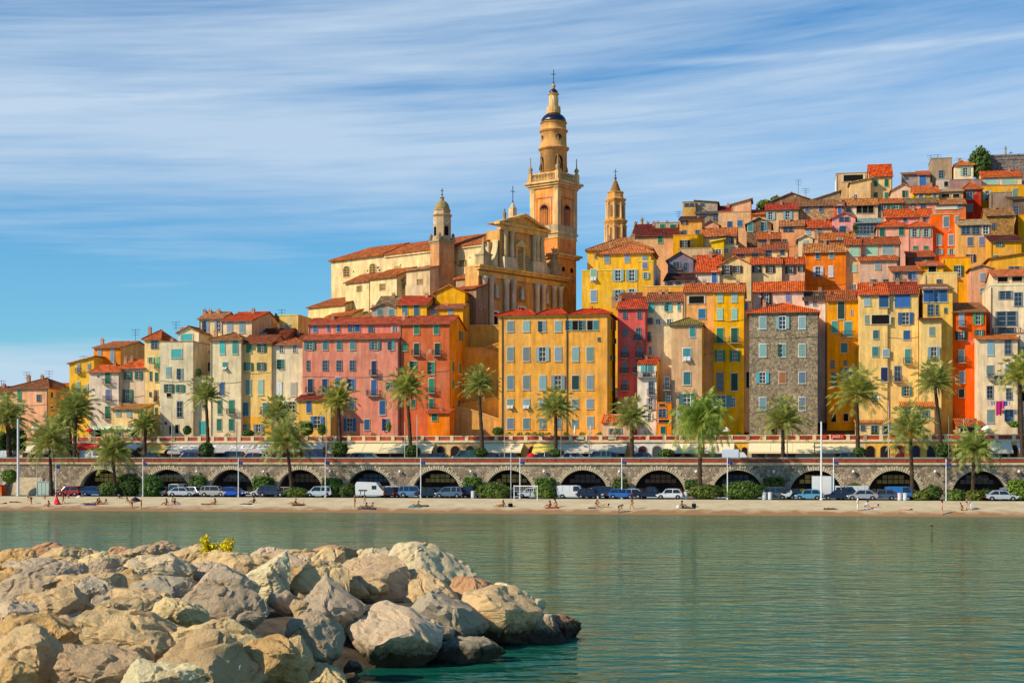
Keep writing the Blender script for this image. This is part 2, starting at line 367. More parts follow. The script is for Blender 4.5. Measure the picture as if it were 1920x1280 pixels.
H('cream house with orange roof beside a sloping salmon gable on the skyline', 415, 472, 600, 650, 255, '#DCC09C', ('f', 586, '#CF4A22'), [('c','L',10,20,431,614), ('c','L',10,20,454,614)], side='#DE9F78', d=18, ch=(476,))
H('recessed cream house with a teal door above a planted terrace', 360, 397, 660, 760, 254, '#D9C49A', ('x', 660, BR), [('c','T',7,25,378,691), ('n','D',9,14,389,687)], d=5)
H('low cream wing with planted terrace and white corner', 359, 396, 705, 820, 248, '#DDCBA4', ('x', 705, '#8C7B60'), [('c','Q',14,25,381,802), ('c','T',4,12,384,758)], left='#E8E2D4')
H('grey beige house with hip roof and turquoise shutters', 395, 452, 636, 820, F0, '#D8C9A2', ('h', 624, '#A8603C'), [('c','Q',10,25,(417,441),651), ('t','T',9,14,422,686), ('c','B',9,25,416,729), ('c','G',8,26,412,763), ('cb','G',10,26,434,763), ('c','G',9,22,411,796), ('c','G',10,22,434,796)], ch=(405,))
H('yellow house with green shutters above an orange ground floor', 452, 509, 642, 820, 248, '#E6C47A', ('f', 629, '#93492E'), [('c','G',10,17,467,653), ('o','G',8,15,491,653), ('o','G',8,15,(466,490),687), ('c','g',10,28,(466,489),726), ('c','T',11,25,461,767), ('cb','T',10,22,498,766), ('o','L',9,20,459,805), ('o','L',9,20,485,805)], band=(781, '#E3A338'))
H('cream grey house with white lower shutters and a hip roof', 509, 567, 645, 820, 248.5, '#DAC9A8', ('h', 634, '#B4633E'), [('nf','W',8,13,(528,553),654), ('c','G',10,18,528,683), ('c','W',10,26,524,730), ('c','W',11,25,551,730), ('c','T',12,20,548,763)])
H('small pale yellow house with flat top behind the tiled roofs', 524, 559, 591, 640, 266, '#F0CE72', ('x', 591, '#D9B464'), [('c','g',9,15,540,616)], side='#C99A62', d=16, an=((528,580),(550,589)))
H('brown tiled roof house squeezed behind the yellow house', 470, 536, 632, 660, 257, '#8E5A40', ('f', 617, '#7E3424'), [('n','W',12,7,493,627)], d=10)
H('red tiled roof house squeezed behind the cream grey house', 536, 572, 640, 660, 258, '#B98A66', ('f', 626, '#8E4028'), (), ch=(560,), d=9)
H('long pink house with rows of blue green shutters', 567, 748, 634, 820, F0, '#CC8470', ('s', 625, '#C0533A'), [('c','T',10,16,(581,610,636,661),648), ('o','T',10,15,703,648), ('c','T',9,16,735,648), ('n','N',6,18,578,685), ('n','N',10,18,(610,636,661),685), ('cb','N',9,27,701,685+5), ('cb','N',10,26,(582,609),723), ('c','B',10,15,634,715), ('c','B',11,22,660,721), ('cbB','B',10,30,701,727), ('o','B',8,14,732,724), ('c','B',10,22,660,757), ('c','B',11,26,717,764), ('c','B',11,24,656,796), ('c','B',10,20,688,796), ('c','B',10,22,725,796)], d=4.2)
H('set back pink attic storey above the long pink house', 578, 752, 606, 640, 251.4, '#CC8070', ('f', 596, '#BC4C34'), [('c','B',8,12,591,617), ('c','B',5,11,616,616), ('c','B',7,12,635,616), ('c','B',8,13,(661,671),615), ('n','W',10,11,696,617), ('nf','W',11,9,741,617)], d=7)
H('small yellow annex with brown lean roof before the pink house', 556, 622, 748, 820, 244, '#E5BC62', ('s', 739, '#7A3026'), [('c','B',9,21,579,763), ('o','B',12,22,595,791)], d=3, left='#EDB24A')
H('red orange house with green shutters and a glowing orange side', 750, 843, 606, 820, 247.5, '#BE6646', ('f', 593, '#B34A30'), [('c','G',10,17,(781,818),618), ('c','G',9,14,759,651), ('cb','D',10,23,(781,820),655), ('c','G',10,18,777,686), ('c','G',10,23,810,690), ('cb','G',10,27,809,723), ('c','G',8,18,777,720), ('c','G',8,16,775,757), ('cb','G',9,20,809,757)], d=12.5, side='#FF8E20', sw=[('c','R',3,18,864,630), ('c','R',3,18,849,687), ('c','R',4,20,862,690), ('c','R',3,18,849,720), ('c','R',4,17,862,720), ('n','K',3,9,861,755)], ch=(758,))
H('little orange porch house at the foot of the red orange house', 802, 843, 772, 820, 243, '#EE7A32', ('s', 766, '#D2562A'), [('c','G',11,13,815,782)], d=3.5)
H('deep yellow gabled house behind the red orange house', 815, 872, 547, 620, 262, '#E4AA40', ('g', 534, '#B5623C'), (), d=12, side='#D9982E', sw=[('n','Y',3,12,877,580), ('n','Y',3,12,883,590)])
H('yellow lean to with brown tiles below the deep yellow gable', 802, 868, 577, 615, 258.5, '#E2AE44', ('s', 565, '#A05840'), [('c','L',12,10,813,584), ('c','L',10,10,845,584)], d=5.5, ch=(838,))
H('yellow attic with teal doors under a red roof', 745, 800, 570, 610, 257.5, '#E9B24C', ('f', 556, '#C4472C'), [('c','T',10,20,759,582), ('c','T',10,20,781,582)], ch=(800,))
H('grey gabled attic with teal shutters below the church', 698, 745, 577, 610, 258, '#A99684', ('g', 568, '#8A6A54'), [('c','T',9,11,712,585), ('c','T',9,11,733,585)], ch=(700,))
H('brown roofed house tucked under the church wall', 705, 762, 572, 600, 264, '#B79A7C', ('f', 556, '#8F6A50'), (), d=8)
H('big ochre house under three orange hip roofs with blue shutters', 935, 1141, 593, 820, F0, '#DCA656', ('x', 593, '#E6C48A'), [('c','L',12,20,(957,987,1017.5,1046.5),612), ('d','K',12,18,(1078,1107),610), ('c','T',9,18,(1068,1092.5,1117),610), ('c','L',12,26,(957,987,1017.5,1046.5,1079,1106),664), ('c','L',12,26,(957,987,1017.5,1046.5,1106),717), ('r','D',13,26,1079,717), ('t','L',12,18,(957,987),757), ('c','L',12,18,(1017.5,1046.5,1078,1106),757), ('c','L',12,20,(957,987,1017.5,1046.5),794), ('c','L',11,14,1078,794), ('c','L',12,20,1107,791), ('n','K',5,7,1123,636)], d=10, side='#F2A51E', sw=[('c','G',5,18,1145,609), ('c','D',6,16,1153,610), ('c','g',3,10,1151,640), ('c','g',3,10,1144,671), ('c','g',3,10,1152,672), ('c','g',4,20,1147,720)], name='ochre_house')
OCHRE = bpy.data.objects['ochre_house']
H('red pink house with dark windows and small iron balconies', 1158, 1212, 577, 790, 252, '#C9605A', ('f', 562, '#CF452C'), [('n','K',7,14,(1172,1199),590), ('n','K',7,14,1172,624), ('nb','K',9,24,1197,627), ('nb','K',8,22,1172,660), ('nb','B',8,22,1199,660), ('nb','K',9,20,1172,690), ('nb','K',7,18,1193,690), ('nb','B',8,20,1172,722), ('c','T',8,14,1172,757)], ch=(1150,1163))
H('cream house with turquoise shutters under a brown roof', 1212, 1282, 564, 770, 254, '#E6CFA4', ('f', 549, '#96503A'), [('c','Q',10,18,1221,577), ('c','Q',10,17,1254,575), ('c','Q',5,17,1273,574), ('nb','N',6,12,1220,602), ('nf','W',9,9,1234,603), ('nf','W',9,11,1255,604), ('nb','K',6,18,1217,632), ('o','W',6,14,1219,657)], ch=(1238,1250), side='#E0A050')
H('narrow white house with loggia balconies and a red roof', 1195, 1231, 681, 815, 247.5, '#DACBB8', ('f', 671, '#B54228'), [('c','Q',8,14,1206,690), ('c','T',9,14,1219,690), ('nb','N',9,24,1221,728), ('o','W',7,22,1220,757), ('o','W',5,14,1218,781), ('nbB','W',14,22,1213,696)], side='#E4B04E', d=9, over=.2)
H('orange corner block with dark red sign boards', 1232, 1259, 755, 820, 246.5, '#EE7E2E', ('x', 755, '#D96A28'), [('n','W',14,15,1242,774), ('d','O',12,4,1242,759), ('d','O',20,5,1245,789), ('c','G',9,14,1243,806), ('nb','K',8,24,1251,719), ('n','K',8,16,1253,745)], d=4)
H('tan tower house with white framed windows and olive tile cap', 1259, 1316, 607, 820, F0, '#C6A07A', ('h', 596, '#8E7042'), [('cf','T',10,20,1298,622), ('tf','T',14,24,1288,665), ('cf','T',13,24,1288,709), ('of','T',14,24,1288,750), ('c','L',12,16,1276,780)], side='#EAAA40', d=11, frame='#D8CFC4', sw=[('n','W',3,20,1329,632)])
H('amber yellow house with four floors of green shutters', 1338, 1395, 546, 800, 252, '#E8AF34', ('f', 532, '#C25A30'), [('c','g',10,19,(1350,1377),557), ('c','g',10,21,(1350,1377),589), ('cb','G',12,28,(1350,1377),629), ('o','G',9,21,(1350,1378),667), ('n','K',12,32,1350,716), ('c','D',12,32,1377,716), ('cf','T',18,22,1352,752), ('nf','L',8,16,1375,754)], side='#B8874A')
H('peach house with a cut in loggia beside the amber house', 1283, 1338, 546, 640, 252.5, '#DDA268', ('f', 532, '#C25A30'), [('d','Y',28,14,1306,562), ('c','B',13,18,1316,588)], side='#E8AF34')
H('orange terrace wall house below the yellow church side house', 1205, 1290, 537, 600, 262, '#E2A452', ('x', 537, '#D9A868'), (), d=6)
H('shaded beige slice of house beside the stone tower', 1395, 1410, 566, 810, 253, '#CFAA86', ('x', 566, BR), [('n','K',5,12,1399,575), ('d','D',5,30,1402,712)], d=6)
H('square rubble stone tower house with orange hip roof', 1405, 1533, 584, 820, F0, '#9C8C74', ('h', 569, '#D9501F'), [('cf','L',12,23,(1430,1467,1504),605), ('cf','g',12,24,(1430,1467,1504),657), ('of','Q',11,20,1430,708), ('c','O',12,21,1467,708), ('cf','L',12,21,1504,708), ('cf','L',12,24,(1430,1467,1504),757), ('d','D',12,22,1452,806)], stone=True, side='#A8875C', d=11.5, k=1.05, name='stone_tower_house')
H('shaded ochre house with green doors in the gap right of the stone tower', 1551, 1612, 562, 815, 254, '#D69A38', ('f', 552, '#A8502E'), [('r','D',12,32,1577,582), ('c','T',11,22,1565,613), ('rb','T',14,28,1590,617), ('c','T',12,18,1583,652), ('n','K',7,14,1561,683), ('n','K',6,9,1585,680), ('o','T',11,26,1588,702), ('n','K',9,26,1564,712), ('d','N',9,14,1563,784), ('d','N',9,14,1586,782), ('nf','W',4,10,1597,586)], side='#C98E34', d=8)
H('cream yellow house with a big blue window under a dark red roof', 1664, 1722, 549, 820, 249, '#E6C478', ('f', 530, '#A8402A'), [('c','B',28,25,1692,564), ('c','B',13,22,1698,597), ('c','B',12,17,1700,628), ('rb','T',10,27,1702,668), ('nb','N',11,28,1683,701), ('o','T',9,18,1700,733)], d=9)
H('cream yellow house with an orange canopy over its loggia', 1612, 1664, 551, 820, 248.6, '#E6C478', ('f', 534, '#D0562A'), [('c','L',11,18,1626,564), ('c','B',17,22,1657,565), ('c','g',7,16,1625,599), ('d','D',32,17,1651,599), ('c','T',10,16,1642,627), ('c','T',11,18,1641,659), ('cf','L',11,14,1681-20,662), ('c','N',12,26,1658,702), ('c','B',8,20,1640,745)], d=8)
H('tall yellow house with a glazed blue balcony room and a bright side', 1731, 1786, 541, 615, 249, '#E5BC5C', ('s', 532, '#9E5A3C'), [('c','B',11,26,(1737,1748,1759,1770),553), ('n','K',11,20,1745,581), ('n','K',5,18,1757,581), ('n','K',5,9,1773,582)], d=12, side='#EDB53C')
H('yellow tower front with pale shutters below a tiled ledge', 1726, 1765, 598, 820, 246.5, '#E8C87C', ('s', 592, '#6E3A2A'), [('c','L',9,16,1747,621), ('o','L',10,25,1751,663)], side='#F0B238', d=6.5)
H('cream rooftop block behind the glazed balcony room', 1734, 1795, 512, 545, 262, '#E6C07A', ('x', 512, '#E0B870'), [('n','L',9,6,1761,527)], d=10, side='#E9B448')
H('vivid red orange house with bright green open shutters', 1786, 1849, 583, 815, 249.4, '#E2602A', ('s', 567, '#A05C40'), [('cb','L',9,24,1803,600), ('o','R',9,24,1834,596), ('o','D',10,16,1802,629), ('o','G',8,16,1836,626), ('cb','L',10,24,1803,668), ('c','R',4,20,1846,668), ('c','L',10,22,1804,707), ('r','D',10,16,1803,737)], d=9)
H('white apartment house with stacked glazed balconies at the right edge', 1857, 1935, 535, 640, 252, '#E2C8A6', ('x', 531, '#E0C8B0'), [('n','W',22,14,1885,553), ('n','L',13,24,1909,561), ('n','L',38,26,1887,597), ('nb','L',30,12,1887,620)], d=10, frame='#D8C8B0')
H('white rooftop flat with orange tiles above the apartment house', 1862, 1935, 516, 535, 257, '#E0C4A0', ('f', 506, '#C8643C'), [('d','K',18,9,1880,524), ('d','K',18,9,1907,523)], d=8)
H('white house with laundry line and tiled ledge at the right edge', 1833, 1908, 634, 820, 245.5, '#DFC6A4', ('s', 625, '#D0622E'), [('c','L',11,27,1857,652), ('n','B',11,27,1890,650), ('c','L',12,20,1856,695), ('c','L',10,20,1890,693), ('nbB','B',14,8,1872,708), ('n','N',10,22,1856,735), ('n','N',10,20,1892,738), ('c','L',12,24,1857,780), ('c','B',12,22,1893,779)], d=7)
H('beige house cut by the right edge of the photo', 1909, 1975, 625, 820, 247, '#D3BEA6', ('x', 625, BR), [('c','L',9,20,1918,660), ('d','N',9,24,1918,740), ('c','L',10,20,1916,790)], d=8)
# --- hill above, from the church to the right
H('yellow house with turquoise shutters beside the church', 1091, 1197, 507, 600, 274, '#E8BC4A', ('x', 505, '#E0B04A'), [('tf','g',11,22,1113,516), ('of','g',10,21,1159,516), ('of','g',10,21,1185,516), ('cf','L',11,22,1113,555), ('of','g',10,21,1159,554), ('of','g',10,16,1185,550)], d=12)
H('yellow wing with a pink side wall beside the church side house', 1197, 1225, 490, 590, 273.6, '#E4B548', ('x', 490, '#D9B058'), [('of','g',6,12,1211,517), ('cf','L',9,12,1209,484+14)], side='#DDB09C', d=16)
H('set back yellow attic storey under wide tiled hips', 1121, 1223, 474, 510, 278, '#E6BC48', ('h', 461, '#C2623C'), [('c','L',10,15,1138,486), ('c','L',10,14,1176,485), ('c','L',9,12,1209,485)], d=8, ch=(1145,))
H('rear yellow storey with broad tiled roof near the white steeple', 1101, 1222, 467, 500, 286, '#E8BE4C', ('h', 447, '#BE6A42'), [('c','g',3,10,1118,480)], d=11, ch=(1142,1188))
H('chapel house with dark red roof and green shutters on the ridge', 1187, 1274, 441, 470, 318, '#CFA478', ('f', 421, '#6A2622'), [('c','G',9,13,1238,449)], ch=(1226,1234,1251), d=12)
H('grey dormer storey with green shutters above the dark red roof', 1229, 1273, 418, 440, 322, '#A89A86', ('x', 418, '#8A6A58'), [('c','G',9,9,1242,425), ('c','G',11,8,1262,425)], d=5, an=((1273,396),))
H('ochre house with slanted dark roof below the ridge', 1274, 1318, 411, 450, 320, '#CFA056', ('s', 405, '#5A2E2A'), [('o','K',6,8,1283,417), ('n','K',8,8,1283,436), ('n','W',8,9,1308,436)], d=7)
H('olive rooftop block with a glazed strip on the ridge', 1280, 1304, 379, 412, 345, '#C4A256', ('x', 378, '#6A5A50'), [('n','W',20,6,1293,384)], d=7)
H('grey rooftop block with slanted top on the ridge', 1304, 1345, 379, 412, 347, '#AE9A84', ('l', 375, '#6A5C54'), [('n','B',8,5,1317,384)], d=7)
H('shaded house with dark red roof right of the ridge blocks', 1340, 1376, 398, 420, 346, '#8E6A54', ('f', 387, '#8A3024'), (), d=9)
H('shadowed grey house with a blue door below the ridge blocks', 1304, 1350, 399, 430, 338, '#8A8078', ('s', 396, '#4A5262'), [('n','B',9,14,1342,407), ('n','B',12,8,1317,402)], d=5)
H('salmon house with slanting upper wall and pale blue windows', 1347, 1408, 398, 440, 336, '#DBAA80', ('x', 398, '#B97A5A'), [('c','B',9,12,1368,421), ('c','B',9,12,1387,419)], d=8, side='#E09A70')
H('salmon rooftop block with brick chimney on the ridge', 1372, 1408, 382, 400, 346, '#DFAA84', ('r', 373, '#A86448'), (), d=7, side='#E09468', ch=(1404,))
H('small pink gable below the salmon house', 1317, 1348, 421, 440, 331, '#DFA282', ('g', 413, '#B07050'), (), d=6)
H('small orange roofed house behind the salmon chimney', 1408, 1438, 401, 425, 346, '#D9A070', ('f', 394, '#D2602E'), (), d=7)
H('cream house with long orange roof and a dark open window', 1316, 1380, 442, 470, 316, '#DBBE92', ('f', 428, '#C4663C'), [('o','K',8,14,1366,450)], d=9, side='#B98462')
H('flat orange yellow house with brown shutters', 1262, 1318, 441, 470, 313, '#EBA83A', ('x', 441, '#D08848'), [('o','K',9,13,1284,457)], d=7)
H('small bright yellow house with white window in the hill middle', 1334, 1357, 452, 485, 304, '#F4C634', ('r', 448, '#E0B040'), [('nf','W',11,9,1347,472)], d=6)
H('cream lean to beside the small bright yellow house', 1356, 1383, 462, 480, 306, '#E8D090', ('x', 461, '#D8C8A8'), [('nf','W',8,7,1362,470)], d=5)
H('long beige terrace wall house in the hill middle', 1272, 1336, 466, 490, 302, '#CBAA86', ('x', 465, '#B98C6C'), (), d=5)
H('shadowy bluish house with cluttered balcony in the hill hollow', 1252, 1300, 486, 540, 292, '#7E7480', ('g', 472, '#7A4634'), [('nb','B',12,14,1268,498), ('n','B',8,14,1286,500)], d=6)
H('white house in bluish shade under a tan roof in the hill hollow', 1297, 1336, 484, 520, 294, '#A8A8B4', ('s', 478, '#A86A4A'), [('n','L',14,10,1312,492)], d=6)  # bluish shade is put into the wall colour
H('white cottage with dark tiled roof in the hill hollow', 1246, 1302, 525, 560, 276, '#C9B4AC', ('s', 511, '#4A2620'), [('n','K',8,6,1256,532), ('n','L',8,6,1272,531), ('n','O',6,6,1290,531)], d=9)
H('white walled house with a large orange roof and blue door', 1305, 1349, 509, 545, 279, '#D6C4AE', ('f', 479, '#CE4E28'), [('cf','B',9,21,1339,520)], d=14)
H('cream gabled house with brown shutters and a small balcony', 1347, 1410, 496, 545, 279.5, '#E6C488', ('g', 480, '#CE5A30'), [('ob','K',9,19,1363,507), ('o','K',8,13,1383,505)], d=10)
H('cream house with two brown shuttered windows right of the gable', 1408, 1466, 494, 545, 281, '#E5C890', ('f', 484, '#CE4E28'), [('o','K',8,13,(1419,1444),505)], d=8, ch=(1460,))
H('pinkish house with wide brown shutters left of the orange house', 1465, 1509, 494, 545, 282, '#D2A286', ('f', 483, '#CE4E28'), [('o','K',9,14,1482,506), ('o','K',6,10,1502,504)], d=8, ch=(1493,))
H('long low house with dark openings under a thin red roof', 1373, 1432, 474, 500, 296, '#D8AA62', ('s', 465, '#B04A30'), [('n','K',13,7,1388,479), ('n','K',11,9,1416,477)], d=7)
H('yellow cream house with white balcony and a red brown gable side', 1430, 1477, 467, 500, 296.5, '#E6D08C', ('f', 456, '#AC5236'), [('n','K',9,12,1441,474), ('n','K',7,11,1467,472)], side='#A0522E', d=14)
H('dark stone gable house with turquoise windows', 1400, 1446, 418, 460, 324, '#7A5C44', ('g', 407, '#B08A6A'), [('cf','T',9,16,1407,426), ('cf','T',9,17,1433,425)], d=10, stone=True, side='#A8683C')
H('brown house with orange roof below the dark stone gable', 1420, 1463, 447, 475, 309, '#9E7258', ('f', 437, '#C4592E'), [('n','K',8,6,1433,454)], d=8, ch=(1443,))
H('salmon house with a wide blue window', 1462, 1508, 423, 470, 320, '#E29A6E', ('f', 414, '#B86A44'), [('n','B',19,9,1478,430), ('n','K',8,7,1471,452), ('n','B',6,7,1495,454)], d=9, side='#D88A60')
H('pale cottage with a pistachio door below the salmon house', 1497, 1524, 446, 475, 308, '#D9C8A0', ('g', 440, '#C8A488'), [('c','g',8,14,1510,458)], d=7)
H('tan house with red roof and two white framed windows near the ridge', 1436, 1497, 392, 430, 336, '#D1AC84', ('f', 382, '#B8402A'), [('of','L',8,14,1445,405), ('of','L',8,16,1477,404)], d=9)
H('cream ridge house with a dark brown gable', 1447, 1522, 375, 395, 352, '#8A6248', ('g', 361, '#94705A'), [('n','W',10,5,1466,381)], d=9, left='#EADFC6', an=((1497,337),(1511,353)), ch=(1512,))
H('long tan stone house with two small blue windows', 1496, 1566, 385, 425, 338, '#B8966C', ('f', 376, '#9C6444'), [('c','B',7,10,(1513,1539),392)], d=9, stone=True)
H('brown ridge roof between the stone house and white block', 1520, 1575, 374, 390, 352, '#A88C6A', ('r', 358, '#8E7050'), (), d=9)
H('red walled slice with a blue and white window', 1565, 1582, 385, 412, 336.5, '#C64A34', ('f', 377, '#A8603C'), [('cf','B',7,17,1574,393)], d=6)
H('small pink house with orange roof left of the pink gable', 1508, 1560, 426, 455, 320, '#D8AC8A', ('f', 413, '#D0502A'), [('cf','L',8,11,1515,434), ('cf','L',9,11,1537,434)], d=9)
H('lilac pink gabled house with blue balcony windows', 1560, 1604, 408, 450, 321, '#DE9690', ('g', 398, '#C06050'), [('n','B',20,8,1583,411), ('rb','B',12,13,1580,430)], d=8)
H('glazed blue conservatory house with grey roof and plants', 1606, 1652, 417, 450, 321, '#7A9AA0', ('s', 409, '#8C9698'), [('n','L',12,20,(1612,1625,1638),428)], d=6)
H('low house with long orange roof above the orange house', 1538, 1602, 449, 475, 306, '#C47A4E', ('f', 437, '#C8602E'), [('nf','W',14,6,1548,453), ('nf','L',10,7,1575,450)], d=8, ch=(1530,1589))
H('cream ridge block with a white left wall and flat top', 1568, 1625, 325, 380, 366, '#C9A87A', ('x', 324, '#94705C'), [('d','Y',36,12,1600,334)], d=9, left='#F2ECE0')
H('plain cream wall house left of the yellow ridge house', 1594, 1634, 341, 390, 356, '#DDBC82', ('r', 334, '#B08050'), [('nf','W',7,8,1604,369)], d=6)
H('pale yellow house with bright orange roof and four green shutters on the ridge', 1631, 1673, 330, 390, 358, '#E8CA82', ('f', 309, '#E0521E'), [('c','G',7,14,(1642,1662),343), ('c','G',7,12,(1642,1662),367)], d=11, side='#D9AE6C')
H('small pink gabled house with one green shutter near the ridge', 1672, 1715, 355, 385, 352, '#E6BA9A', ('g', 344, '#B87050'), [('c','G',8,13,1698,364)], d=7)
H('grey ridge house between the yellow house and grey tower', 1693, 1723, 326, 370, 364, '#9A8C86', ('s', 323, '#A05844'), [('n','K',6,4,1700,334)], d=6)
H('narrow house with tall blue door under an orange cap on the ridge', 1722, 1744, 327, 370, 363, '#A89080', ('s', 320, '#CE5A2E'), [('r','B',12,20,1730,339)], d=6)
H('square grey brown tower block on the ridge', 1747, 1785, 297, 375, 366, '#A08870', ('x', 296, '#84705E'), [('n','L',9,14,1765,327)], d=8, an=((1745,291),(1758,290)))
H('low grey white porch below the grey tower block', 1757, 1783, 336, 360, 361, '#C0B0A4', ('x', 336, '#A89484'), [('d','K',7,9,1774,345)], d=4)
H('cream pavilion with orange pyramid roof on the ridge', 1790, 1825, 309, 345, 364, '#DECEAA', ('h', 302, '#D8662E'), [('c','g',8,14,1810,322)], d=7, an=((1799,297),))
H('mauve terrace wall house below the cream pavilion', 1783, 1842, 337, 360, 358, '#9A7A74', ('x', 336, '#8A5C54'), (), d=5)
H('cream house with two wide green blinds near the right ridge', 1841, 1916, 331, 350, 360, '#E0C69C', ('f', 321, '#D2562A'), [('r','g',24,11,(1859,1891),340)], d=8, ch=(1892,))
H('yellow house under the wide green blinds', 1841, 1925, 348, 410, 354, '#E2A842', ('x', 347, '#C8764A'), [('o','g',7,18,1851,367), ('c','g',8,16,1903,362)], d=6)
H('bare grey block before the yellow house at right', 1858, 1898, 361, 420, 348, '#927C6A', ('x', 360, '#8A7464'), (), d=5)
H('deep red house with tall blue windows under an orange hip', 1806, 1840, 354, 400, 350, '#AE3622', ('h', 343, '#D0582A'), [('n','B',11,20,1818,364), ('n','B',10,14,1818,390)], d=8)
H('ochre loggia house with posts left of the deep red house', 1760, 1806, 358, 385, 347, '#C8A070', ('s', 354, '#C09070'), [('d','K',14,6,1773,367), ('d','K',12,6,1793,367)], d=6)
H('yellow house with pale shutters and orange roof below the ridge', 1713, 1761, 361, 385, 346, '#E2A836', ('f', 349, '#D05A2C'), [('o','g',7,8,1727,368), ('o','g',6,7,1753,367)], d=8)
H('cream house with a dark glazed loggia in the upper rows', 1580, 1646, 384, 415, 338, '#DCC49A', ('f', 373, '#B8623A'), [('n','K',8,8,1592,393), ('d','K',10,14,(1611,1622,1633),393)], d=8)
H('house with two pairs of bright green shutters in the upper rows', 1646, 1693, 380, 415, 338.5, '#B08C70', ('f', 373, '#C45A34'), [('o','G',9,15,(1657,1680),389)], d=8)
H('pink house with olive brown roof in the upper rows', 1693, 1756, 380, 415, 339, '#DC9680', ('f', 372, '#8A6A48'), [('n','B',8,9,1712,387), ('n','K',9,9,1731,388)], d=8)
H('orange house with a peeling white green wall patch', 1755, 1811, 382, 410, 339, '#D8784E', ('f', 375, '#B8663E'), [('r','W',36,9,1775,388), ('cf','T',7,9,1800,386)], d=6)
H('long rose house under a bright striped orange roof', 1661, 1748, 406, 435, 327, '#E09890', ('f', 393, '#DE5A24'), [('c','B',7,9,1697,412), ('n','K',11,10,1731,411)], d=8, ch=(1712,))
H('rose house with bright hip roof and two green doors', 1644, 1703, 424, 470, 318, '#DFA68E', ('h', 412, '#DA5A28'), [('r','G',9,15,1654,436), ('r','G',9,15,1690,434)], d=8)
H('pink house with pairs of pale green shutters and a hip roof', 1703, 1749, 424, 490, 317.5, '#DD9484', ('h', 415, '#DA5A28'), [('o','g',8,15,(1715,1737),437), ('r','G',9,6,1716,464), ('r','G',9,6,1736,464)], d=8)
H('tall orange red house with pale framed shutters', 1748, 1799, 402, 495, 318.5, '#DB6432', ('x', 396, '#B89880'), [('cf','L',10,20,1774,416), ('cf','L',6,16,1794,413), ('cf','L',9,20,1761,450), ('cf','L',9,20,1783,450), ('o','g',7,11,(1761,1784),472)], d=8)
H('ochre house with blue glazed loggia and purple shutters', 1797, 1858, 421, 520, 312, '#D9AA64', ('s', 411, '#B08862'), [('n','L',16,16,1811,431), ('n','L',14,16,1830,431), ('nf','N',10,16,1848,430), ('c','P',10,17,1819,453), ('c','P',10,16,1841,452), ('c','N',8,14,1820,484)], d=8)
H('round cornered ochre stone house with tiled roof', 1850, 1901, 403, 460, 326, '#B08448', ('f', 391, '#A86A44'), [('n','K',8,10,1863,424)], d=9, stone=True)
H('yellow house with dark red roof and green shutters at right', 1858, 1915, 451, 530, 301, '#DCA644', ('s', 440, '#5E2620'), [('o','T',7,10,1874,457), ('c','T',9,22,1869,490)], d=8)
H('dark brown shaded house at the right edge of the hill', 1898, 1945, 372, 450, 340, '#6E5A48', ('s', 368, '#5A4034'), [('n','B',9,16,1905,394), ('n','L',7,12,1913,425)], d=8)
H('orange sliver of a house at the right edge of the hill', 1909, 1950, 402, 470, 330, '#EBA03A', ('x', 400, OR), (), d=6)
H('orange house with white framed windows in the hill middle', 1508, 1586, 472, 560, 290, '#DF7A3C', ('f', 457, '#B8683E'), [('cf','T',8,13,1533,479), ('cf','T',8,13,1559,478), ('ofb','W',9,20,1534,510), ('cf','W',8,20,1558,509)], d=10)
H('tan strip house with pale green blind right of the orange house', 1585, 1614, 458, 560, 291, '#D6AC7A', ('f', 446, '#B8562E'), [('r','g',16,17,1602,472), ('c','g',10,14,1601,503), ('nf','K',9,11,1601,539)], d=9)
H('mauve tan house with two big pale green blinds', 1614, 1688, 457, 500, 292, '#C6A48C', ('f', 445, '#B8562E'), [('r','g',20,18,1634,470), ('r','g',20,18,1665,468)], d=12, side='#B8946C')
H('mauve lower front with tiled ledge below the green blinds', 1612, 1682, 487, 560, 288, '#CBA890', ('s', 479, '#CE5A30'), [('c','L',10,14,1646,498), ('n','L',11,6,1638,527), ('n','L',10,6,1661,527)], d=4)
H('mauve cottage with blue windows under a tiled roof', 1672, 1728, 507, 560, 279, '#C69C82', ('s', 498, '#B05A38'), [('nb','B',9,15,1683,519), ('c','B',11,13,1711,517)], d=6)
H('golden loggia house with a dark opening', 1724, 1770, 497, 560, 281, '#E2A638', ('s', 490, '#CE5A30'), [('d','K',14,14,1748,503)], d=6)
H('large flat golden house with green shutters in the right hill', 1768, 1820, 483, 590, 283, '#E8A836', ('x', 482, '#D0622E'), [('o','G',8,20,1797,508)], d=9)
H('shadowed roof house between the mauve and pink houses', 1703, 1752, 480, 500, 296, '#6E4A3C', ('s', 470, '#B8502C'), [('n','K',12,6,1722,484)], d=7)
H('weathered salmon gabled house with two pale shutters', 1820, 1861, 502, 600, 278, '#D49A78', ('g', 496, '#C88058'), [('c','L',8,14,1842,519), ('c','L',8,9,1842,545)], d=8)
H('golden cottage with sloped roof behind the white rooftop flat', 1856, 1930, 483, 540, 284, '#E8A84A', ('r', 474, '#B8502E'), [('n','L',20,8,1902,504)], d=8)
H('pink house with bright orange roof above the stone tower', 1413, 1507, 545, 600, 259, '#DFBCA6', ('f', 529, '#DE5A26'), [('cfb','K',9,22,1437,561), ('c','P',9,17,1478,558)], side='#4A3430', d=8)
H('small white house with grey roof right of the pink house', 1507, 1550, 561, 610, 257, '#D8CABC', ('s', 546, '#5A3A34'), [('n','K',6,6,1512,568), ('nf','W',8,9,1528,568)], d=6)
H('cottage with striped tile roof above the white house', 1512, 1556, 556, 580, 264, '#D8904E', ('f', 546, '#B85838'), (), d=6)
H('orange roofed house behind the shaded ochre house', 1552, 1612, 560, 590, 265, '#D89C3C', ('f', 545, '#AE5430'), (), d=6)
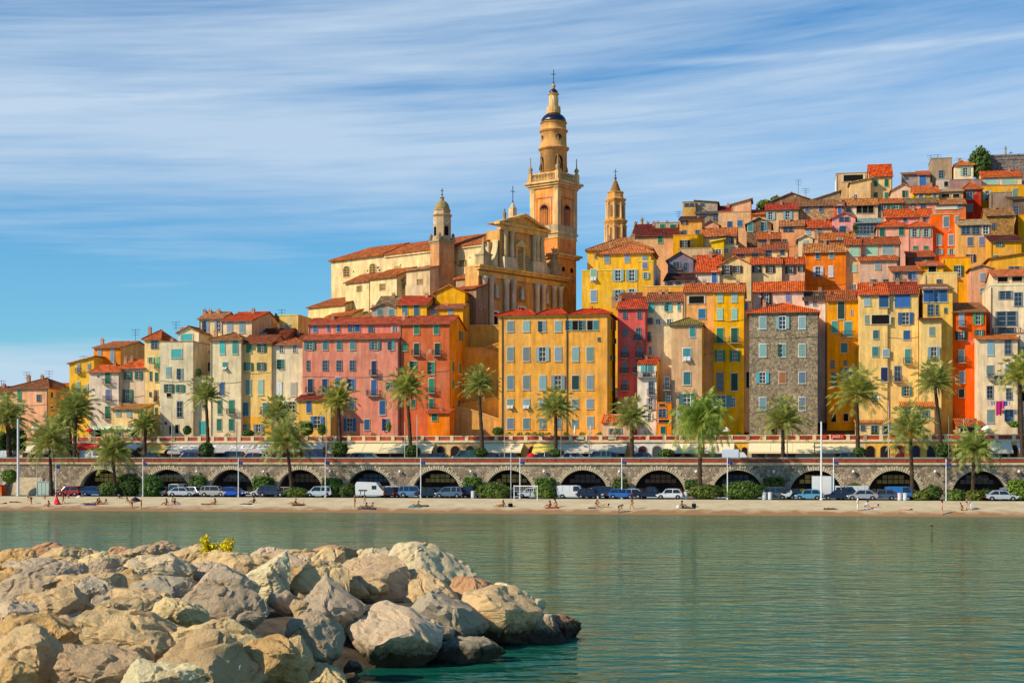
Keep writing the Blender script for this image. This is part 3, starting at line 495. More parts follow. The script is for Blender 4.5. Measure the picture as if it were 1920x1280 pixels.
H('thin roofed golden house behind the cream yellow houses', 1612, 1712, 540, 570, 260, '#E2AE4A', ('f', 530, '#CE5A30'), [('n','L',20,4,1668,541)], d=6)
H('brown roof with skylight above the cream house', 1160, 1212, 556, 590, 262, '#D8A868', ('s', 548, '#8A4232'), (), d=6)
# three hip roofs of the ochre house are laid as parts of it
def ochre_roofs():
    o = OCHRE; f = Fr(o.location.x, o.location.y, RZ); W0 = f.front(935, 593); ze = W0[1]-o.location.z; d = 10
    for a, b, ap, py in ((935, 1005, 978, 579), (1005, 1064, 1040, 577), (1064, 1143, 1110, 577)):
        xa, xb = f.front(a, 593)[0]+.01, f.front(b, 593)[0]-.01; xm = f.front(ap, 593, d/2)[0]; zp = f.front(ap, py, d/2)[1]-o.location.z
        e = .5; m = MB(); z = ze+.15
        xa -= e if a == 935 else 0; xb += e if b == 1143 else 0
        E = [(xa, -e, z), (xb, -e, z), (xb, d+e, z), (xa, d+e, z)]; hr = (xb-xa)*.2; T1, T2 = (xm-hr, d/2, zp-.25), (xm+hr, d/2, zp-.25)
        for vs in ((E[0], E[1], T2, T1), (E[1], E[2], T2), (E[2], E[3], T1, T2), (E[3], E[0], T1)): m.slab(vs, .18)
        for p, q in ((E[0], T1), (E[1], T2), (T1, T2)): m.tube([(p[0], p[1], p[2]+.05), (q[0], q[1], q[2]+.06)], .12)
        m.lathe([(.1, zp-.3), (.16, zp), (.04, zp+.4)], 8, (xm, d/2))
        m.build('roof', ROOFX, o, lin('#D9491F'))
    for px in (942, 1063):
        lx, _ = f.front(px, 600); MB().tube([(lx, -.1, .5), (lx, -.1, ze)], .09).build('drainpipe', METAL, o, (.12, .06, .04))
ochre_roofs()
# ================= SETTING =================
WF = Fr(0, 222, RZ); CR = math.cos(RZ)
def off(Yc): return (Yc-222)*CR
def sheet(name, m, pts, z=None):
    pass
def terrain():
    m = MB(); ks = [-.62+.02*i for i in range(63)]; ys = [240, 245, 250, 256, 264, 272, 282, 292, 302, 314, 326, 338, 350, 362, 376, 390, 405, 425, 460, 520, 640, 900, 1500]
    for yc in ys:
        for k in ks:
            Y = yc/(1-SL*k); X = k*Y; z = ground(X, Y)
            if 256 < yc: z += noise.noise((X*.05, Y*.05, 1))*1.2
            m.v.append((X, Y, z-.35))
    n = len(ks)
    for j in range(len(ys)-1):
        for i in range(n-1): m.f.append((j*n+i, j*n+i+1, (j+1)*n+i+1, (j+1)*n+i)); m.m.append(0)
    struct('hillside', m, mat('hill_scrub', lin('#5A5A38', .6), sc=.4, amt=.5, bd=.2), smooth=True)
terrain()
# beach: one sheet from under the water up to the car park
def beach():
    m = MB(); xs = [-130+1.6*i for i in range(165)]; yo = [186, 196, 199, 200.5, 201.3, 201.8, 202.4, 203.2, 204.4, 206, 208, 210, 211.6, 212.2]
    pr = [(186, -3), (199, -.45), (201.5, 0), (203, .5), (206, 1.05), (212, 1.74), (213, 1.74)]
    for yc in yo:
        for x in xs:
            wob = noise.noise((x*.09, yc*.1, 0))*.5*max(0, 1-abs(yc-202)/6); z = interp(pr, yc+wob)
            if yc > 199: z += noise.noise((x*.9, yc*.9, 3))*.05+noise.noise((x*2.6, yc*2.6, 5))*.03
            if yc > 211.9: z = 1.74
            m.v.append((x, off(yc), z))
    n = len(xs)
    for j in range(len(yo)-1):
        for i in range(n-1): m.f.append((j*n+i, j*n+i+1, (j+1)*n+i+1, (j+1)*n+i)); m.m.append(0)
    mt, nt, b = nodemat('sand'); L = nt.links.new; v = coords(nt)
    n1 = noise_n(nt, v, .5, 6); n2 = noise_n(nt, v, 14., 4)
    c = mixc(nt, lin('#D4C6A2', 1.0), lin('#C8B28C', .95), mrange(nt, n1, .35, .65, 0, 1))
    c = mixc(nt, c, (.16, .12, .08, 1), mrange(nt, n2, .62, .75, 0, .55))
    g = nt.nodes.new('ShaderNodeNewGeometry'); s = nt.nodes.new('ShaderNodeSeparateXYZ'); L(g.outputs['Position'], s.inputs[0])
    zz = nt.nodes.new('ShaderNodeMath'); zz.operation = 'ADD'; L(s.outputs[2], zz.inputs[0]); L(mrange(nt, n1, .3, .7, -.3, .3), zz.inputs[1])
    c = mixc(nt, c, lin('#A67444', .75), mrange(nt, zz.outputs[0], .75, .3, 0, .9))
    L(c, b.inputs['Base Color']); b.inputs['Roughness'].default_value = .9; bump(nt, b, noise_n(nt, v, 5., 6, .7), .12, .7)
    struct('beach', m, mt, loc=WF.w(0, 0), smooth=True).rotation_euler[2] = RZ
beach()
def flat(name, x0, x1, yc0, yc1, z, mt, t=.0):
    m = MB(); a, b = off(yc0), off(yc1)
    if t: m.box(x0, x1, a, b, z-t, z)
    else: m.poly([(x0, a, z), (x1, a, z), (x1, b, z), (x0, b, z)])
    o = struct(name, m, mt, loc=WF.w(0, 0)); o.rotation_euler[2] = RZ; return o
ASPH = mat('asphalt', (.06, .06, .062, 1), sc=3, amt=.3, bd=.02)
flat('car_park', -135, 135, 212.1, 221.4, 1.75, ASPH, .4)
flat('road', -135, 135, 222.5, 240, 6.85, ASPH, .5)
flat('pavement', -135, 135, 232.2, 236, 6.98, mat('paving', lin('#B0A494', .7), sc=2, amt=.2), .12)
flat('terrace_ground', -135, 135, 236.6, 248, 10.0, mat('terrace_paving', lin('#B89C80', .7), sc=2, amt=.2), .4)
def water():
    m = MB(); rz = RZ
    m.poly([(-900, -330, 0), (900, -330, 0), (900, off(203.6), 0), (-900, off(203.6), 0)])
    m.poly([(-900, off(203.6), 0), (-170, off(203.6), 0), (-170, 900, 0), (-900, 900, 0)])
    mt, nt, b = nodemat('sea_water'); L = nt.links.new
    g = nt.nodes.new('ShaderNodeNewGeometry')
    def sc(v):
        mp = nt.nodes.new('ShaderNodeMapping'); L(g.outputs['Position'], mp.inputs[0]); mp.inputs['Scale'].default_value = v; return mp.outputs[0]
    a = noise_n(nt, sc((.45, .80, 1)), 1., 2.6, .55); c = noise_n(nt, sc((.05, .11, 1)), 1., 3); d = noise_n(nt, sc((3.2, 3., 1)), 1., 3, .6)
    q = nt.nodes.new('ShaderNodeMath'); q.operation = 'MULTIPLY_ADD'; L(d, q.inputs[0]); q.inputs[1].default_value = .08; L(a, q.inputs[2])
    am = nt.nodes.new('ShaderNodeMath'); am.operation = 'MULTIPLY'; L(q.outputs[0], am.inputs[0]); L(mrange(nt, c, .3, .7, .35, 1.25), am.inputs[1])
    bump(nt, b, am.outputs[0], WAVE, 1.)
    sp = nt.nodes.new('ShaderNodeSeparateXYZ'); L(g.outputs['Position'], sp.inputs[0])
    col = mixc(nt, (.004, .085, .058, 1), (.012, .125, .08, 1), mrange(nt, c, .35, .65, 0, 1))
    # shallow water over sand near the shore
    k = nt.nodes.new('ShaderNodeMath'); k.operation = 'MULTIPLY_ADD'; L(sp.outputs[0], k.inputs[0]); k.inputs[1].default_value = -SL; L(sp.outputs[1], k.inputs[2])
    col = mixc(nt, col, (.10, .17, .125, 1), mrange(nt, k.outputs[0], 178, 202, 0, .85))
    L(col, b.inputs['Base Color']); b.inputs['Roughness'].default_value = .9; b.inputs['Specular IOR Level'].default_value = 0
    nl = b.inputs['Normal'].links[0].from_socket; gl = nn(nt, 'ShaderNodeBsdfGlossy', Roughness=.05); gl.inputs['Color'].default_value = (.78, .95, .80, 1); L(nl, gl.inputs['Normal'])
    nt.links.remove(b.inputs['Normal'].links[0]); fr = nn(nt, 'ShaderNodeFresnel', IOR=1.33); L(nl, fr.inputs['Normal']); mx = nt.nodes.new('ShaderNodeMixShader'); L(mrange(nt, fr.outputs[0], 0, 1, 0, .83), mx.inputs[0])
    L(b.outputs[0], mx.inputs[1]); L(gl.outputs[0], mx.inputs[2]); L(mx.outputs[0], nt.nodes['Material Output'].inputs[0])
    o = struct('water', m, mt, loc=WF.w(0, 0)); o.rotation_euler[2] = RZ
WAVE = .36
water()
def wfx(px, Yc, py=857):
    'x along the quay and height for a point seen at px,py on the line Yc'
    f = Fr(0, Yc, RZ); return f.front(px, py)
# ================= SEA WALL WITH ARCHES =================
ARCH = [(190,.9), (313,1), (434,1), (562,1), (691,1), (818,1), (954,1), (1093,1), (1236,1), (1383,1), (1530,1), (1677,1), (1836,1)]
PALE = mat('cut_stone', lin('#CDBB9C', .95), sc=1.5, amt=.3, bd=.02)
RSTONE = mat('wall_stone', lin('#A6927A', 1.), kind='stone', sc=.25, amt=.3)
def text(s, size, name, parent, m, loc, rot=(math.pi/2, 0, 0), color=None, ext=.015, sx=1.):
    cu = bpy.data.curves.new(name, 'FONT'); cu.body = s; cu.size = size; cu.align_x = 'CENTER'; cu.align_y = 'CENTER'; cu.extrude = ext
    t = bpy.data.objects.new(name, cu); COL.objects.link(t); dg = bpy.context.evaluated_depsgraph_get()
    me = bpy.data.meshes.new_from_object(t.evaluated_get(dg)); bpy.data.objects.remove(t); bpy.data.curves.remove(cu)
    me.materials.clear(); me.materials.append(m); o = link(name, me, parent, color, loc); o.rotation_euler = rot; o.scale = (sx, 1, 1); return o
def seawall():
    t = thing('sea_wall', 'long grey rubble stone quay wall with a row of thirteen arches', 'quay wall', WF.w(0, 0, 1.75), RZ)
    b = 1.75; x0, x1 = -125., 125.; top = 6.55-b; zc = 1.98-b; Rr = 3.78; m = MB(); n = 22; xp = x0
    cs = [wfx(px, 222)[0] for px, _ in ARCH]
    for c in cs:
        m.poly([(xp, 0, 0), (c-Rr, 0, 0), (c-Rr, 0, top), (xp, 0, top)])
        pts = [(c-Rr, 0)]+[(c-Rr*math.cos(math.pi*i/n), zc+Rr*1.0*math.sin(math.pi*i/n)) for i in range(n+1)]+[(c+Rr, 0)]
        for (xa, za), (xb, zb) in zip(pts, pts[1:]):
            if xb-xa > 1e-4: m.poly([(xa, 0, za), (xb, 0, zb), (xb, 0, top), (xa, 0, top)])
            m.poly([(xa, 0, za), (xa, 1.2, za), (xb, 1.2, zb), (xb, 0, zb)])
        xp = c+Rr
    m.poly([(xp, 0, 0), (x1, 0, 0), (x1, 0, top), (xp, 0, top)])
    m.build('wall', RSTONE, t, fix=False)
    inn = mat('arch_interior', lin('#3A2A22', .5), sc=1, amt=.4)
    for i, c in enumerate(cs):
        r = MB(); k = 37
        for j in range(k):
            a0, a1 = math.pi*(j+.13)/k, math.pi*(j+.87)/k; ro = Rr+(.72 if j % 2 else .5); ri = Rr-.03
            r.extr([(c-ri*math.cos(a0), zc+ri*math.sin(a0)), (c-ri*math.cos(a1), zc+ri*math.sin(a1)), (c-ro*math.cos(a1), zc+ro*math.sin(a1)), (c-ro*math.cos(a0), zc+ro*math.sin(a0))], -.09, .3)
        r.build('arch_ring', PALE, t)
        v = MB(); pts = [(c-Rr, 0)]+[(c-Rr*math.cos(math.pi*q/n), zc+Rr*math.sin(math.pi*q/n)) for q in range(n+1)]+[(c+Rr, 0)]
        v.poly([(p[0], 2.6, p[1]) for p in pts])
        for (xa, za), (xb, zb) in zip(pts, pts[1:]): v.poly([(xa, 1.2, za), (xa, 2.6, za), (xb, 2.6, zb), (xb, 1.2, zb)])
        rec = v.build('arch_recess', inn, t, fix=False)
        w = MB(); s = (1.1, .75, 1.2, .9)[i % 4]                     # shop glazing behind the arch
        for gx in range(-4, 4):
            for gz in range(5):
                xa, za = c+gx*.78+.06, .1+gz*.66
                if math.hypot(max(abs(xa-c), abs(xa+.66-c)), za+.6-zc) < Rr-.15 and (gz < 2 and abs(gx+.5) > 1.6 or gz >= 3):
                    w.box(xa, xa+.66, 2.5, 2.55, za, za+.56)
        lit = lin(('#B08A3C', '#6E4A2A', '#C8A24A', '#5A4A42', '#39455A')[(i*3+2) % 5], (1.1, .7, 1.0, .8)[i % 4])  # warm lit look of the glazing is put into its colour
        w.build('shop_window', mat('shop_glass', rough=.3, sc=1.2, amt=.5), rec, lit)
        d = MB(); d.box(c-1.3, c+1.3, 2.45, 2.5, 0, 1.9); d.build('shop_door', DARK, rec)
    for i, (s, px, py, sz, co) in enumerate((('CLUB NAUTIQUE', 318, 893, .62, '#E8E4DC'), ('A TRECELLA', 440, 894, .5, '#A8A09A'), ('LOU TEAM', 1838, 898, .5, '#8C8680'))):
        f = Fr(0, 222, RZ); lx, z = f.front(px, py, 2.4); text(s, sz, 'lettering', t, TRIM, (lx, 2.4, z-b), color=lin(co), sx=1.0)
    m = MB(); m.box(-125, 125, -.28, .5, top, top+.28); m.box(-125, 125, -.16, .5, top-.14, top); m.build('cornice', PALE, t)
    m = MB(); m.box(-125, 125, 0, .35, top+.28, top+.82); m.build('parapet', mat('red_plaster', lin('#B85C3C', .72), sc=1, amt=.3), t)
    m = MB(); m.tube([(-125, -.04, top+.48), (125, -.04, top+.48)], .05)
    for k in range(60): m.box(-124+k*4.2, -123.75+k*4.2, -.1, .02, top+.28, top+.82)
    m.build('handrail_pipe', mat('red_paint', lin('#B8502E', .7), sc=1, amt=.3), t)
    m = MB(); m.box(-125, 125, -.12, .45, top+.82, top+1.05); m.build('coping', mat('grey_coping', lin('#A79C94', .8), sc=1, amt=.25), t)
    for px in (249, 371, 496, 620, 751, 884, 1021, 1162, 1306, 1451, 1600, 1753, 1910):
        x, z = wfx(px, 222, 884); z -= b
        m = MB(); m.tube([(x, 0, z-.5), (x, -.35, z-.45), (x, -.4, z-.2)], .035); l = m.build('wall_lamp', IRON, t)
        MB().lathe([(.02, z-.22), (.17, z-.12), (.22, z+.05), (.16, z+.2), (.02, z+.27)], 10, (x, -.4)).build('globe', LAMP, l, smooth=True)
seawall()
# ================= SHOPS UNDER THE TERRACE =================
def awning(par, f, b, pa, pb, ya, yb, col, out=2.6, txt=None):
    xa, za = f.front(pa, ya, -.05); xb, _ = f.front(pb, ya, -.05); zb = f.front((pa+pb)/2, yb, -out)[1]
    za -= b; zb -= b; zb = min(zb, za-.5); m = MB()
    m.slab([(xa, -out, zb), (xb, -out, zb), (xb, -.05, za), (xa, -.05, za)], .05)
    m.box(xa, xb, -out-.02, -out+.02, zb-.3, zb-.02)
    for x in (xa, xb): m.add([(x, -out, zb), (x, -.05, za), (x, -.05, za-.5)], [(0, 1, 2)])
    n = int((xb-xa)/2.5)
    for k in range(1, n): x = xa+(xb-xa)*k/n; m.tube([(x, -out, zb+.03), (x, -.05, za+.03)], .025, 4)
    o = m.build('awning', CLOTH, par, lin(col, .95))
    if txt:
        s = math.atan2(za-zb, out); text(txt, 1.9, 'lettering', o, CLOTH, ((xa+xb)/2, -out/2, (za+zb)/2+.08), (s, 0, 0), (.85, .85, .85, 1), sx=2.05)
    return o
def shop(label, x0, x1, wall, panel, awn=(), arch=(), extra=None, step=2.35):
    pm = (x0+x1)/2; Y = rowY(pm, 236); b = 6.9; o = P(pm, 857, Y); f = Fr(o.x, o.y, RZ)
    t = thing('shop_row', label, 'shops', (o.x, o.y, b), RZ); xl, xr = f.front(x0, 850)[0], f.front(x1, 850)[0]
    zf = 10.05-b; m = MB(); m.box(xl, xr, 0, .9, 0, zf); m.build('wall', WALL, t, lin(wall, 1.1))
    c = MB(); c.box(xl-.02, xr+.02, -.22, .3, zf-.12, zf+.1); c.build('cornice', TRIM, t, lin('#D8C4A0'))
    p = MB(); n = max(2, round((xr-xl)/step)); w = (xr-xl)/n
    for k in range(n+1): p.box(xl+k*w-.28, xl+k*w+.28, -.08, .35, zf+.1, zf+1.02)
    p.box(xl, xr, -.03, .3, zf+.85, zf+.98); p.box(xl, xr, -.03, .3, zf+.1, zf+.25); p.build('balustrade', TRIM, t, lin('#DCC49C'))
    for k in range(n):
        MB().box(xl+k*w+.3, xl+(k+1)*w-.3, .03, .22, zf+.25, zf+.85).build('panel', WALL, t, lin(panel, R.uniform(.75, 1.05)))
    for a in awn: awning(t, f, b, *a)
    for (px, w_, py, col) in arch:
        x, z = f.front(px, py); z -= b; r = w_*Y/FX/2; d = MB(); e = MB()
        pts = [(x-r, 0)]+[(x-r*math.cos(math.pi*i/10), z-r+r*math.sin(math.pi*i/10)) for i in range(11)]+[(x+r, 0)]
        d.extr([(q[0], q[1]) for q in pts], -.03, .01); k = 1.14
        for (xa, za), (xb, zb) in zip(pts, pts[1:]): e.add([(xa, -.07, za), (xb, -.07, zb), (x+(xb-x)*k, -.07, zb+(r*.14 if zb > z-r else 0)), (x+(xa-x)*k, -.07, za+(r*.14 if za > z-r else 0))], [(0, 1, 2, 3)])
        dd = d.build('arched_door', mat('door_paint', rough=.5), t, lin(col, .5)); e.build('surround', TRIM, dd, lin('#8E3A2E' if 'E' in col[:3] else '#B08A58'), fix=False)
    # glazed shop fronts under the awnings
    for a in awn:
        xa, xb = f.front(a[0], 850)[0]+.3, f.front(a[1], 850)[0]-.3; n = max(1, int((xb-xa)/2.2))
        for k in range(n):
            g = MB(); w_ = (xb-xa)/n; g.box(xa+k*w_+.12, xa+(k+1)*w_-.12, -.06, -.01, .05, 2.1); g.build('shop_window', GLASS if R.random() < .6 else mat('shop_glass', rough=.3), t, lin(R.choice(('#8A5A30', '#5A3A2A', '#B8864A', '#4A5A66')), .5))
    if extra: extra(t, f, b)
    return t
shop('cream pavilion shops at the far left with pale fabric awning', -60, 118, '#E6CFA0', '#D0644A', [(38, 72, 834, 845, '#EADCC0'), (76, 116, 838, 847, '#EFE3C8')], [(15, 14, 838, '#3A4A40')])
shop('shops with a bright red awning behind the twin palms', 118, 270, '#E0A85C', '#C05A48', [(120, 186, 832, 847, '#E03A34'), (188, 200, 836, 846, '#EFE0BC'), (242, 268, 832, 840, '#E8E0D0')], [(232, 10, 840, '#5A3A20')])
shop('orange fronted shops with a yellow awning', 270, 325, '#EBA23A', '#C8604A', [(277, 291, 836, 847, '#F2D478'), (293, 320, 834, 846, '#F4CE6A')])
shop('shops under a long grey awning with big white letters', 325, 574, '#DCC090', '#B85A50', [(326, 502, 832, 847, '#B9B4AE', 2.8, 'COTE SUD'), (504, 572, 832, 843, '#D8D0C4')])
shop('tan shops with a long cream awning and three arches', 574, 903, '#DDB478', '#C0523A', [(578, 614, 832, 838, '#F0E8D8'), (622, 816, 831, 846, '#EFDDB0')], [(827, 15, 836, '#2A1A14'), (854, 18, 836, '#2A1A14'), (881, 16, 836, '#2A1A14')])
def pil(t, f, b):
    for px, py, w_, s in ((1088, 821, 20, ''), (1148, 821, 20, '')):
        x, z = f.front(px, py); m = MB(); m.box(x-.75, x+.75, -.14, -.04, z-b-.28, z-b+.28); q = m.build('plaque', TRIM, t, lin('#6A3A34'))
        m = MB(); m.box(x-.62, x+.62, -.17, -.14, z-b-.18, z-b+.18); m.build('plaque_face', TRIM, q, lin('#CDB8A4'))
shop('ochre shops with cream and yellow awnings in the middle', 903, 1183, '#DEAE62', '#B04A38', [(908, 982, 831, 845, '#F1DFB4'), (1002, 1042, 831, 848, '#F2D26A'), (1044, 1176, 832, 846, '#D8CDB8')], [(999, 15, 836, '#4A1A14')], pil)
shop('white fronted shop with two dark arched doors', 1183, 1246, '#DAD6D2', '#A02E2A', (), [(1205, 15, 836, '#5A2A28'), (1232, 17, 836, '#5A6A70')])
shop('yellow shops with cream awning behind the drooping palm', 1246, 1402, '#E2A838', '#A8423A', [(1247, 1318, 831, 846, '#F3E2BC'), (1322, 1377, 831, 846, '#F3E2BC')], [(1396, 10, 838, '#2A1A14')])
def jazz(t, f, b):
    x, z = f.front(1570, 818); z -= b; m = MB(); m.box(x-.98, x+.98, -.2, -.1, z-.31, z+.31); q = m.build('sign_board', TRIM, t, lin('#D42A1E'))
    text('JAZZ !', .52, 'lettering', q, TRIM, (x, -.23, z), color=(.85, .8, .75, 1))
    x, z = f.front(1544, 818); z -= b; m = MB(); m.box(x-.5, x+.5, -.2, -.1, z-.3, z+.3); m.build('sign_board', TRIM, t, lin('#C83A2A'))
shop('cream shops with two long awnings and a red sign board', 1402, 1622, '#E6CC98', '#B23A2C', [(1404, 1526, 830, 846, '#F3E2B4'), (1528, 1604, 832, 846, '#F1DEB0')], (), jazz)
shop('yellow shops with a row of red rimmed arches', 1622, 1836, '#EBB552', '#C24A34', (), [(1632, 15, 836, '#1E1614'), (1659, 15, 836, '#2E2A2A'), (1687, 16, 835, '#8A2E22'), (1717, 15, 835, '#3A4A5A'), (1746, 15, 835, '#3A3E4A'), (1800, 18, 835, '#2A4A44')])
shop('yellow shops with cream awning at the right end', 1836, 2000, '#E6B85C', '#BE4A38', [(1848, 1895, 826, 846, '#F1E4C4'), (1906, 1940, 828, 846, '#E4DCD0')], [(1901, 13, 834, '#3A1A18')])
# ================= CHURCH, BELL TOWERS, STEEPLE =================
CSTONE = mat('church_plaster', kind='wall', sc=.5, amt=.25, spec=.1)
def balus(m, x0, x1, y0, y1, z0, z1, n):
    'a balustrade between two corners'
    for i in range(n):
        t = (i+.5)/n; x, y = x0+(x1-x0)*t, y0+(y1-y0)*t; m.lathe([(.08, z0), (.14, z0+(z1-z0)*.35), (.07, z0+(z1-z0)*.7), (.1, z1)], 6, (x, y))
def cross(name, par, x, y, z, h, w, m=IRON, base=.12):
    c = MB(); c.tube([(x, y, z), (x, y, z+h)], .07); c.tube([(x-w/2, y, z+h*.68), (x+w/2, y, z+h*.68)], .06)
    c.lathe([(.02, z+.1), (base*1.6, z+.3), (.02, z+.55)], 8, (x, y)); return c.build(name, m, par)
def spike(m, x, y, z, h, r):
    m.lathe([(r*.8, z), (r*.8, z+h*.06), (r*.4, z+h*.1), (r, z+h*.22), (r*.75, z+h*.32), (r*.25, z+h*.42), (r*.14, z+h*.9), (r*.25, z+h*.93), (.01, z+h)], 10, (x, y))
def cylspan(pa, pb, Y): return (pb-pa)*Y/FX/2, ((pa+pb)/2-CX)*Y/FX
def basilica():
    o = P(897, 600, 268); f = Fr(o.x, o.y, math.radians(50)); zb = ground(o.x, o.y)+8
    t = thing('church', 'large cream baroque church with a tall two storey facade and long orange roofed nave', 'church', (o.x, o.y, zb), math.radians(50))
    z = lambda px, py, ly=0: f.front(px, py, ly)[1]-zb
    x = lambda px, ly=0: f.front(px, 600, ly)[0]
    W = x(1060); c1, c2, c3 = lin('#B89A66', 1.15), lin('#C8B08A', 1.15), lin('#A08A68', 1.1)
    ent0, ent1 = z(897, 517), z(897, 497); bot = -10
    m = MB(); m.box(0, W, 0, 3.2, bot, ent1); fa = m.build('facade', CSTONE, t, lin('#C69250', 1.2))
    m = MB(); m.box(-.3, W+.3, -.35, 0, ent0, ent0+.9); m.box(-.6, W+.6, -.8, .3, ent1-.75, ent1-.35); m.box(-.85, W+.85, -1.1, .4, ent1-.35, ent1+.05)
    m.build('entablature', CSTONE, fa, lin('#E0AC58', 1.2))
    px_cols = (905.5, 918, 946.5, 959, 1004, 1016, 1036, 1048)
    for px in px_cols:
        c = MB(); xx = x(px); c.lathe([(.62, bot), (.62, -2), (.55, -1.4), (.52, 0), (.46, ent0-1), (.5, ent0-.95), (.62, ent0-.35), (.72, ent0)], 14, (xx, -.45)); c.build('column', CSTONE, fa, lin('#D2BCA0', 1.2), smooth=True)
    for px, ya, yb in ((928.5, 531, 559), (976.5, 536, 563), (1023, 542, 570)):
        xx = x(px); za, zc = z(px, yb), z(px, ya); h = zc-za; m = MB(); r = .72
        pts = [(xx-r, za)]+[(xx-r*math.cos(math.pi*i/8), zc-r+r*math.sin(math.pi*i/8)) for i in range(9)]+[(xx+r, za)]
        m.extr(pts, -.04, .0); m.extr([(xx-r-.35, za-.3), (xx+r+.35, za-.3), (xx+r+.35, za), (xx-r-.35, za)], -.3, 0)
        for s in (-1, 1): m.box(xx+s*(r+.18)-.14, xx+s*(r+.18)+.14, -.18, 0, za, zc-r)
        n = m.build('niche', CSTONE, fa, lin('#B0884C'))
        s = MB(); s.lathe([(.4, za), (.45, za+h*.1), (.34, za+h*.35), (.42, za+h*.6), (.36, za+h*.72), (.12, za+h*.78), (.19, za+h*.85), (.15, za+h*.92), (.02, za+h*.95)], 10, (xx, -.35)); s.build('statue', CSTONE, n, lin('#D8C8AE', 1.1), smooth=True)
    for px, y in ((926, 582), (977, 574), (1022, 584)):
        xx = x(px); zt = z(px, y); m = MB(); m.box(xx-.9, xx+.9, -.05, 0, bot, zt-.3, 1)
        for a in ((-1.25, -.9), (.9, 1.25)): m.box(xx+a[0], xx+a[1], -.22, 0, bot, zt)
        m.box(xx-1.25, xx+1.25, -.24, 0, zt-.3, zt+.05); m.build('door', [TRIM, DARK], fa, lin('#E4DCCC'))
    # upper storey
    ua, ub = x(938), x(1021); u1 = z(940, 431); m = MB(); m.box(ua, ub, .15, 3.4, ent1, u1)
    up = m.build('upper_facade', CSTONE, t, lin('#C69250', 1.2))
    for px in (946.5, 958, 1000, 1006.5, 1014.5):
        xx = x(px); c = MB(); c.lathe([(.5, ent1+2.2), (.45, ent1+2.8), (.4, u1-1), (.55, u1-.3), (.6, u1)], 12, (xx, -.2)); c.build('column', CSTONE, up, lin('#C8AE80', 1.15), smooth=True)
    m = MB()
    for a, b in ((941, 963), (995, 1019)): m.box(x(a), x(b), -.7, .15, ent1+.05, ent1+2.2)
    m.build('pedestal', CSTONE, up, lin('#CDB896', 1.1))
    pa, pb = x(930), x(1026); ap, za = (pa+pb)/2, z(977, 401)
    m = MB(); m.box(ua-.5, ub+.5, -.5, .2, u1, u1+.9); m.box(pa, pb, -.9, .4, u1+.9, u1+1.35)
    m.extr([(pa+1, u1+1.35), (pb-1, u1+1.35), (ap, za-.5)], -.1, 3.4)
    for s in (pa, pb):
        d = .62; m.add([(s, -.95, u1+1.35), (ap, -.95, za), (ap, -.95, za-d), (s+(d*1.6 if s < ap else -d*1.6), -.95, u1+1.35), (s, .4, u1+1.35), (ap, .4, za), (ap, .4, za-d), (s+(d*1.6 if s < ap else -d*1.6), .4, u1+1.35)],
            [(0, 1, 2, 3), (7, 6, 5, 4), (0, 4, 5, 1), (2, 6, 7, 3), (1, 5, 6, 2), (3, 7, 4, 0)])
    m.build('pediment', CSTONE, up, lin('#E0AA58', 1.2))
    xx = x(975); wz0, wz1 = z(975, 503), z(975, 470); m = MB(); m.box(xx-.85, xx+.85, .05, .15, wz0, wz1, 1)
    for k in range(9): m.box(xx-.8, xx+.8, .0, .06, wz0+k*(wz1-wz0)/9, wz0+(k+.45)*(wz1-wz0)/9)
    for s in (-1, 1): m.box(xx+s*1.1-.28, xx+s*1.1+.28, -.2, .15, wz0-.4, z(975, 464))
    m.box(xx-1.6, xx+1.6, -.35, .15, z(975, 464), z(975, 461)); m.extr([(xx-1.8, z(975, 461)), (xx+1.8, z(975, 461)), (xx, z(977, 451))], -.4, .15)
    m.build('window', [CSTONE, DARK], up, lin('#E0BE78', 1.1))
    for px in (989, 963.5):
        xx = x(px); m = MB(); m.box(xx-.45, xx+.45, .02, .15, z(px, 504), z(px, 482), 1)
        for k in range(7): m.box(xx-.4, xx+.4, -.02, .04, z(px, 504)+k*.32, z(px, 504)+k*.32+.14)
        m.build('window', [CSTONE, DARK], up, lin('#E0D0A8', 1.1))
    for s, pe, pc in ((1, 921, 936), (-1, 1037, 1023)):   # volutes
        m = MB(); a, b = x(pe), x(pc); zt = z(936, 448) if s > 0 else z(1023, 462); pts = [(b, ent1), (a, ent1), (a, ent1+1.2)]
        for k in range(9): q = k/8; pts.append((a+(b-a)*(1-math.cos(q*1.45))/(1-math.cos(1.45))*.35+(b-a)*.65*q**.5 if 0 else a+(b-a)*math.sin(q*math.pi/2)**1.0, ent1+1.2+(zt-ent1-1.2)*(1-math.cos(q*math.pi/2))))
        m.extr(pts, .3, 1.6); m.build('volute', CSTONE, up, lin('#CDB68A', 1.1))
    for px, ya, yb, w in ((909.5, 443, 479, 1.2), (1041, 462, 496, 1.2)):
        xx = x(px); zt = z(px, ya); zm = z(px, yb); m = MB(); m.box(xx-1.1, xx+1.1, -.6, 1.4, ent1+.05, zm); m.box(xx-1.25, xx+1.25, -.75, 1.55, zm, zm+.3)
        m.lathe([(1.1, zm+.3), (.5, zm+1.0), (.42, zm+1.2), (.05, zt)], 4, (xx, .4), 0, math.pi/4); m.build('obelisk', CSTONE, t, lin('#A8946E', 1.1))
    xx = x(945); zz = z(945, 419); m = MB(); m.box(xx-.5, xx+.5, -.6, .4, zz-.6, zz+.5); m.lathe([(.35, zz+.5), (.3, zz+1.3), (.38, zz+1.7), (.28, zz+2.1), (.1, zz+2.25), (.2, zz+2.5), (.02, zz+2.75)], 8, (xx, -.1)); m.build('statue', CSTONE, up, lin('#8E7E64'))
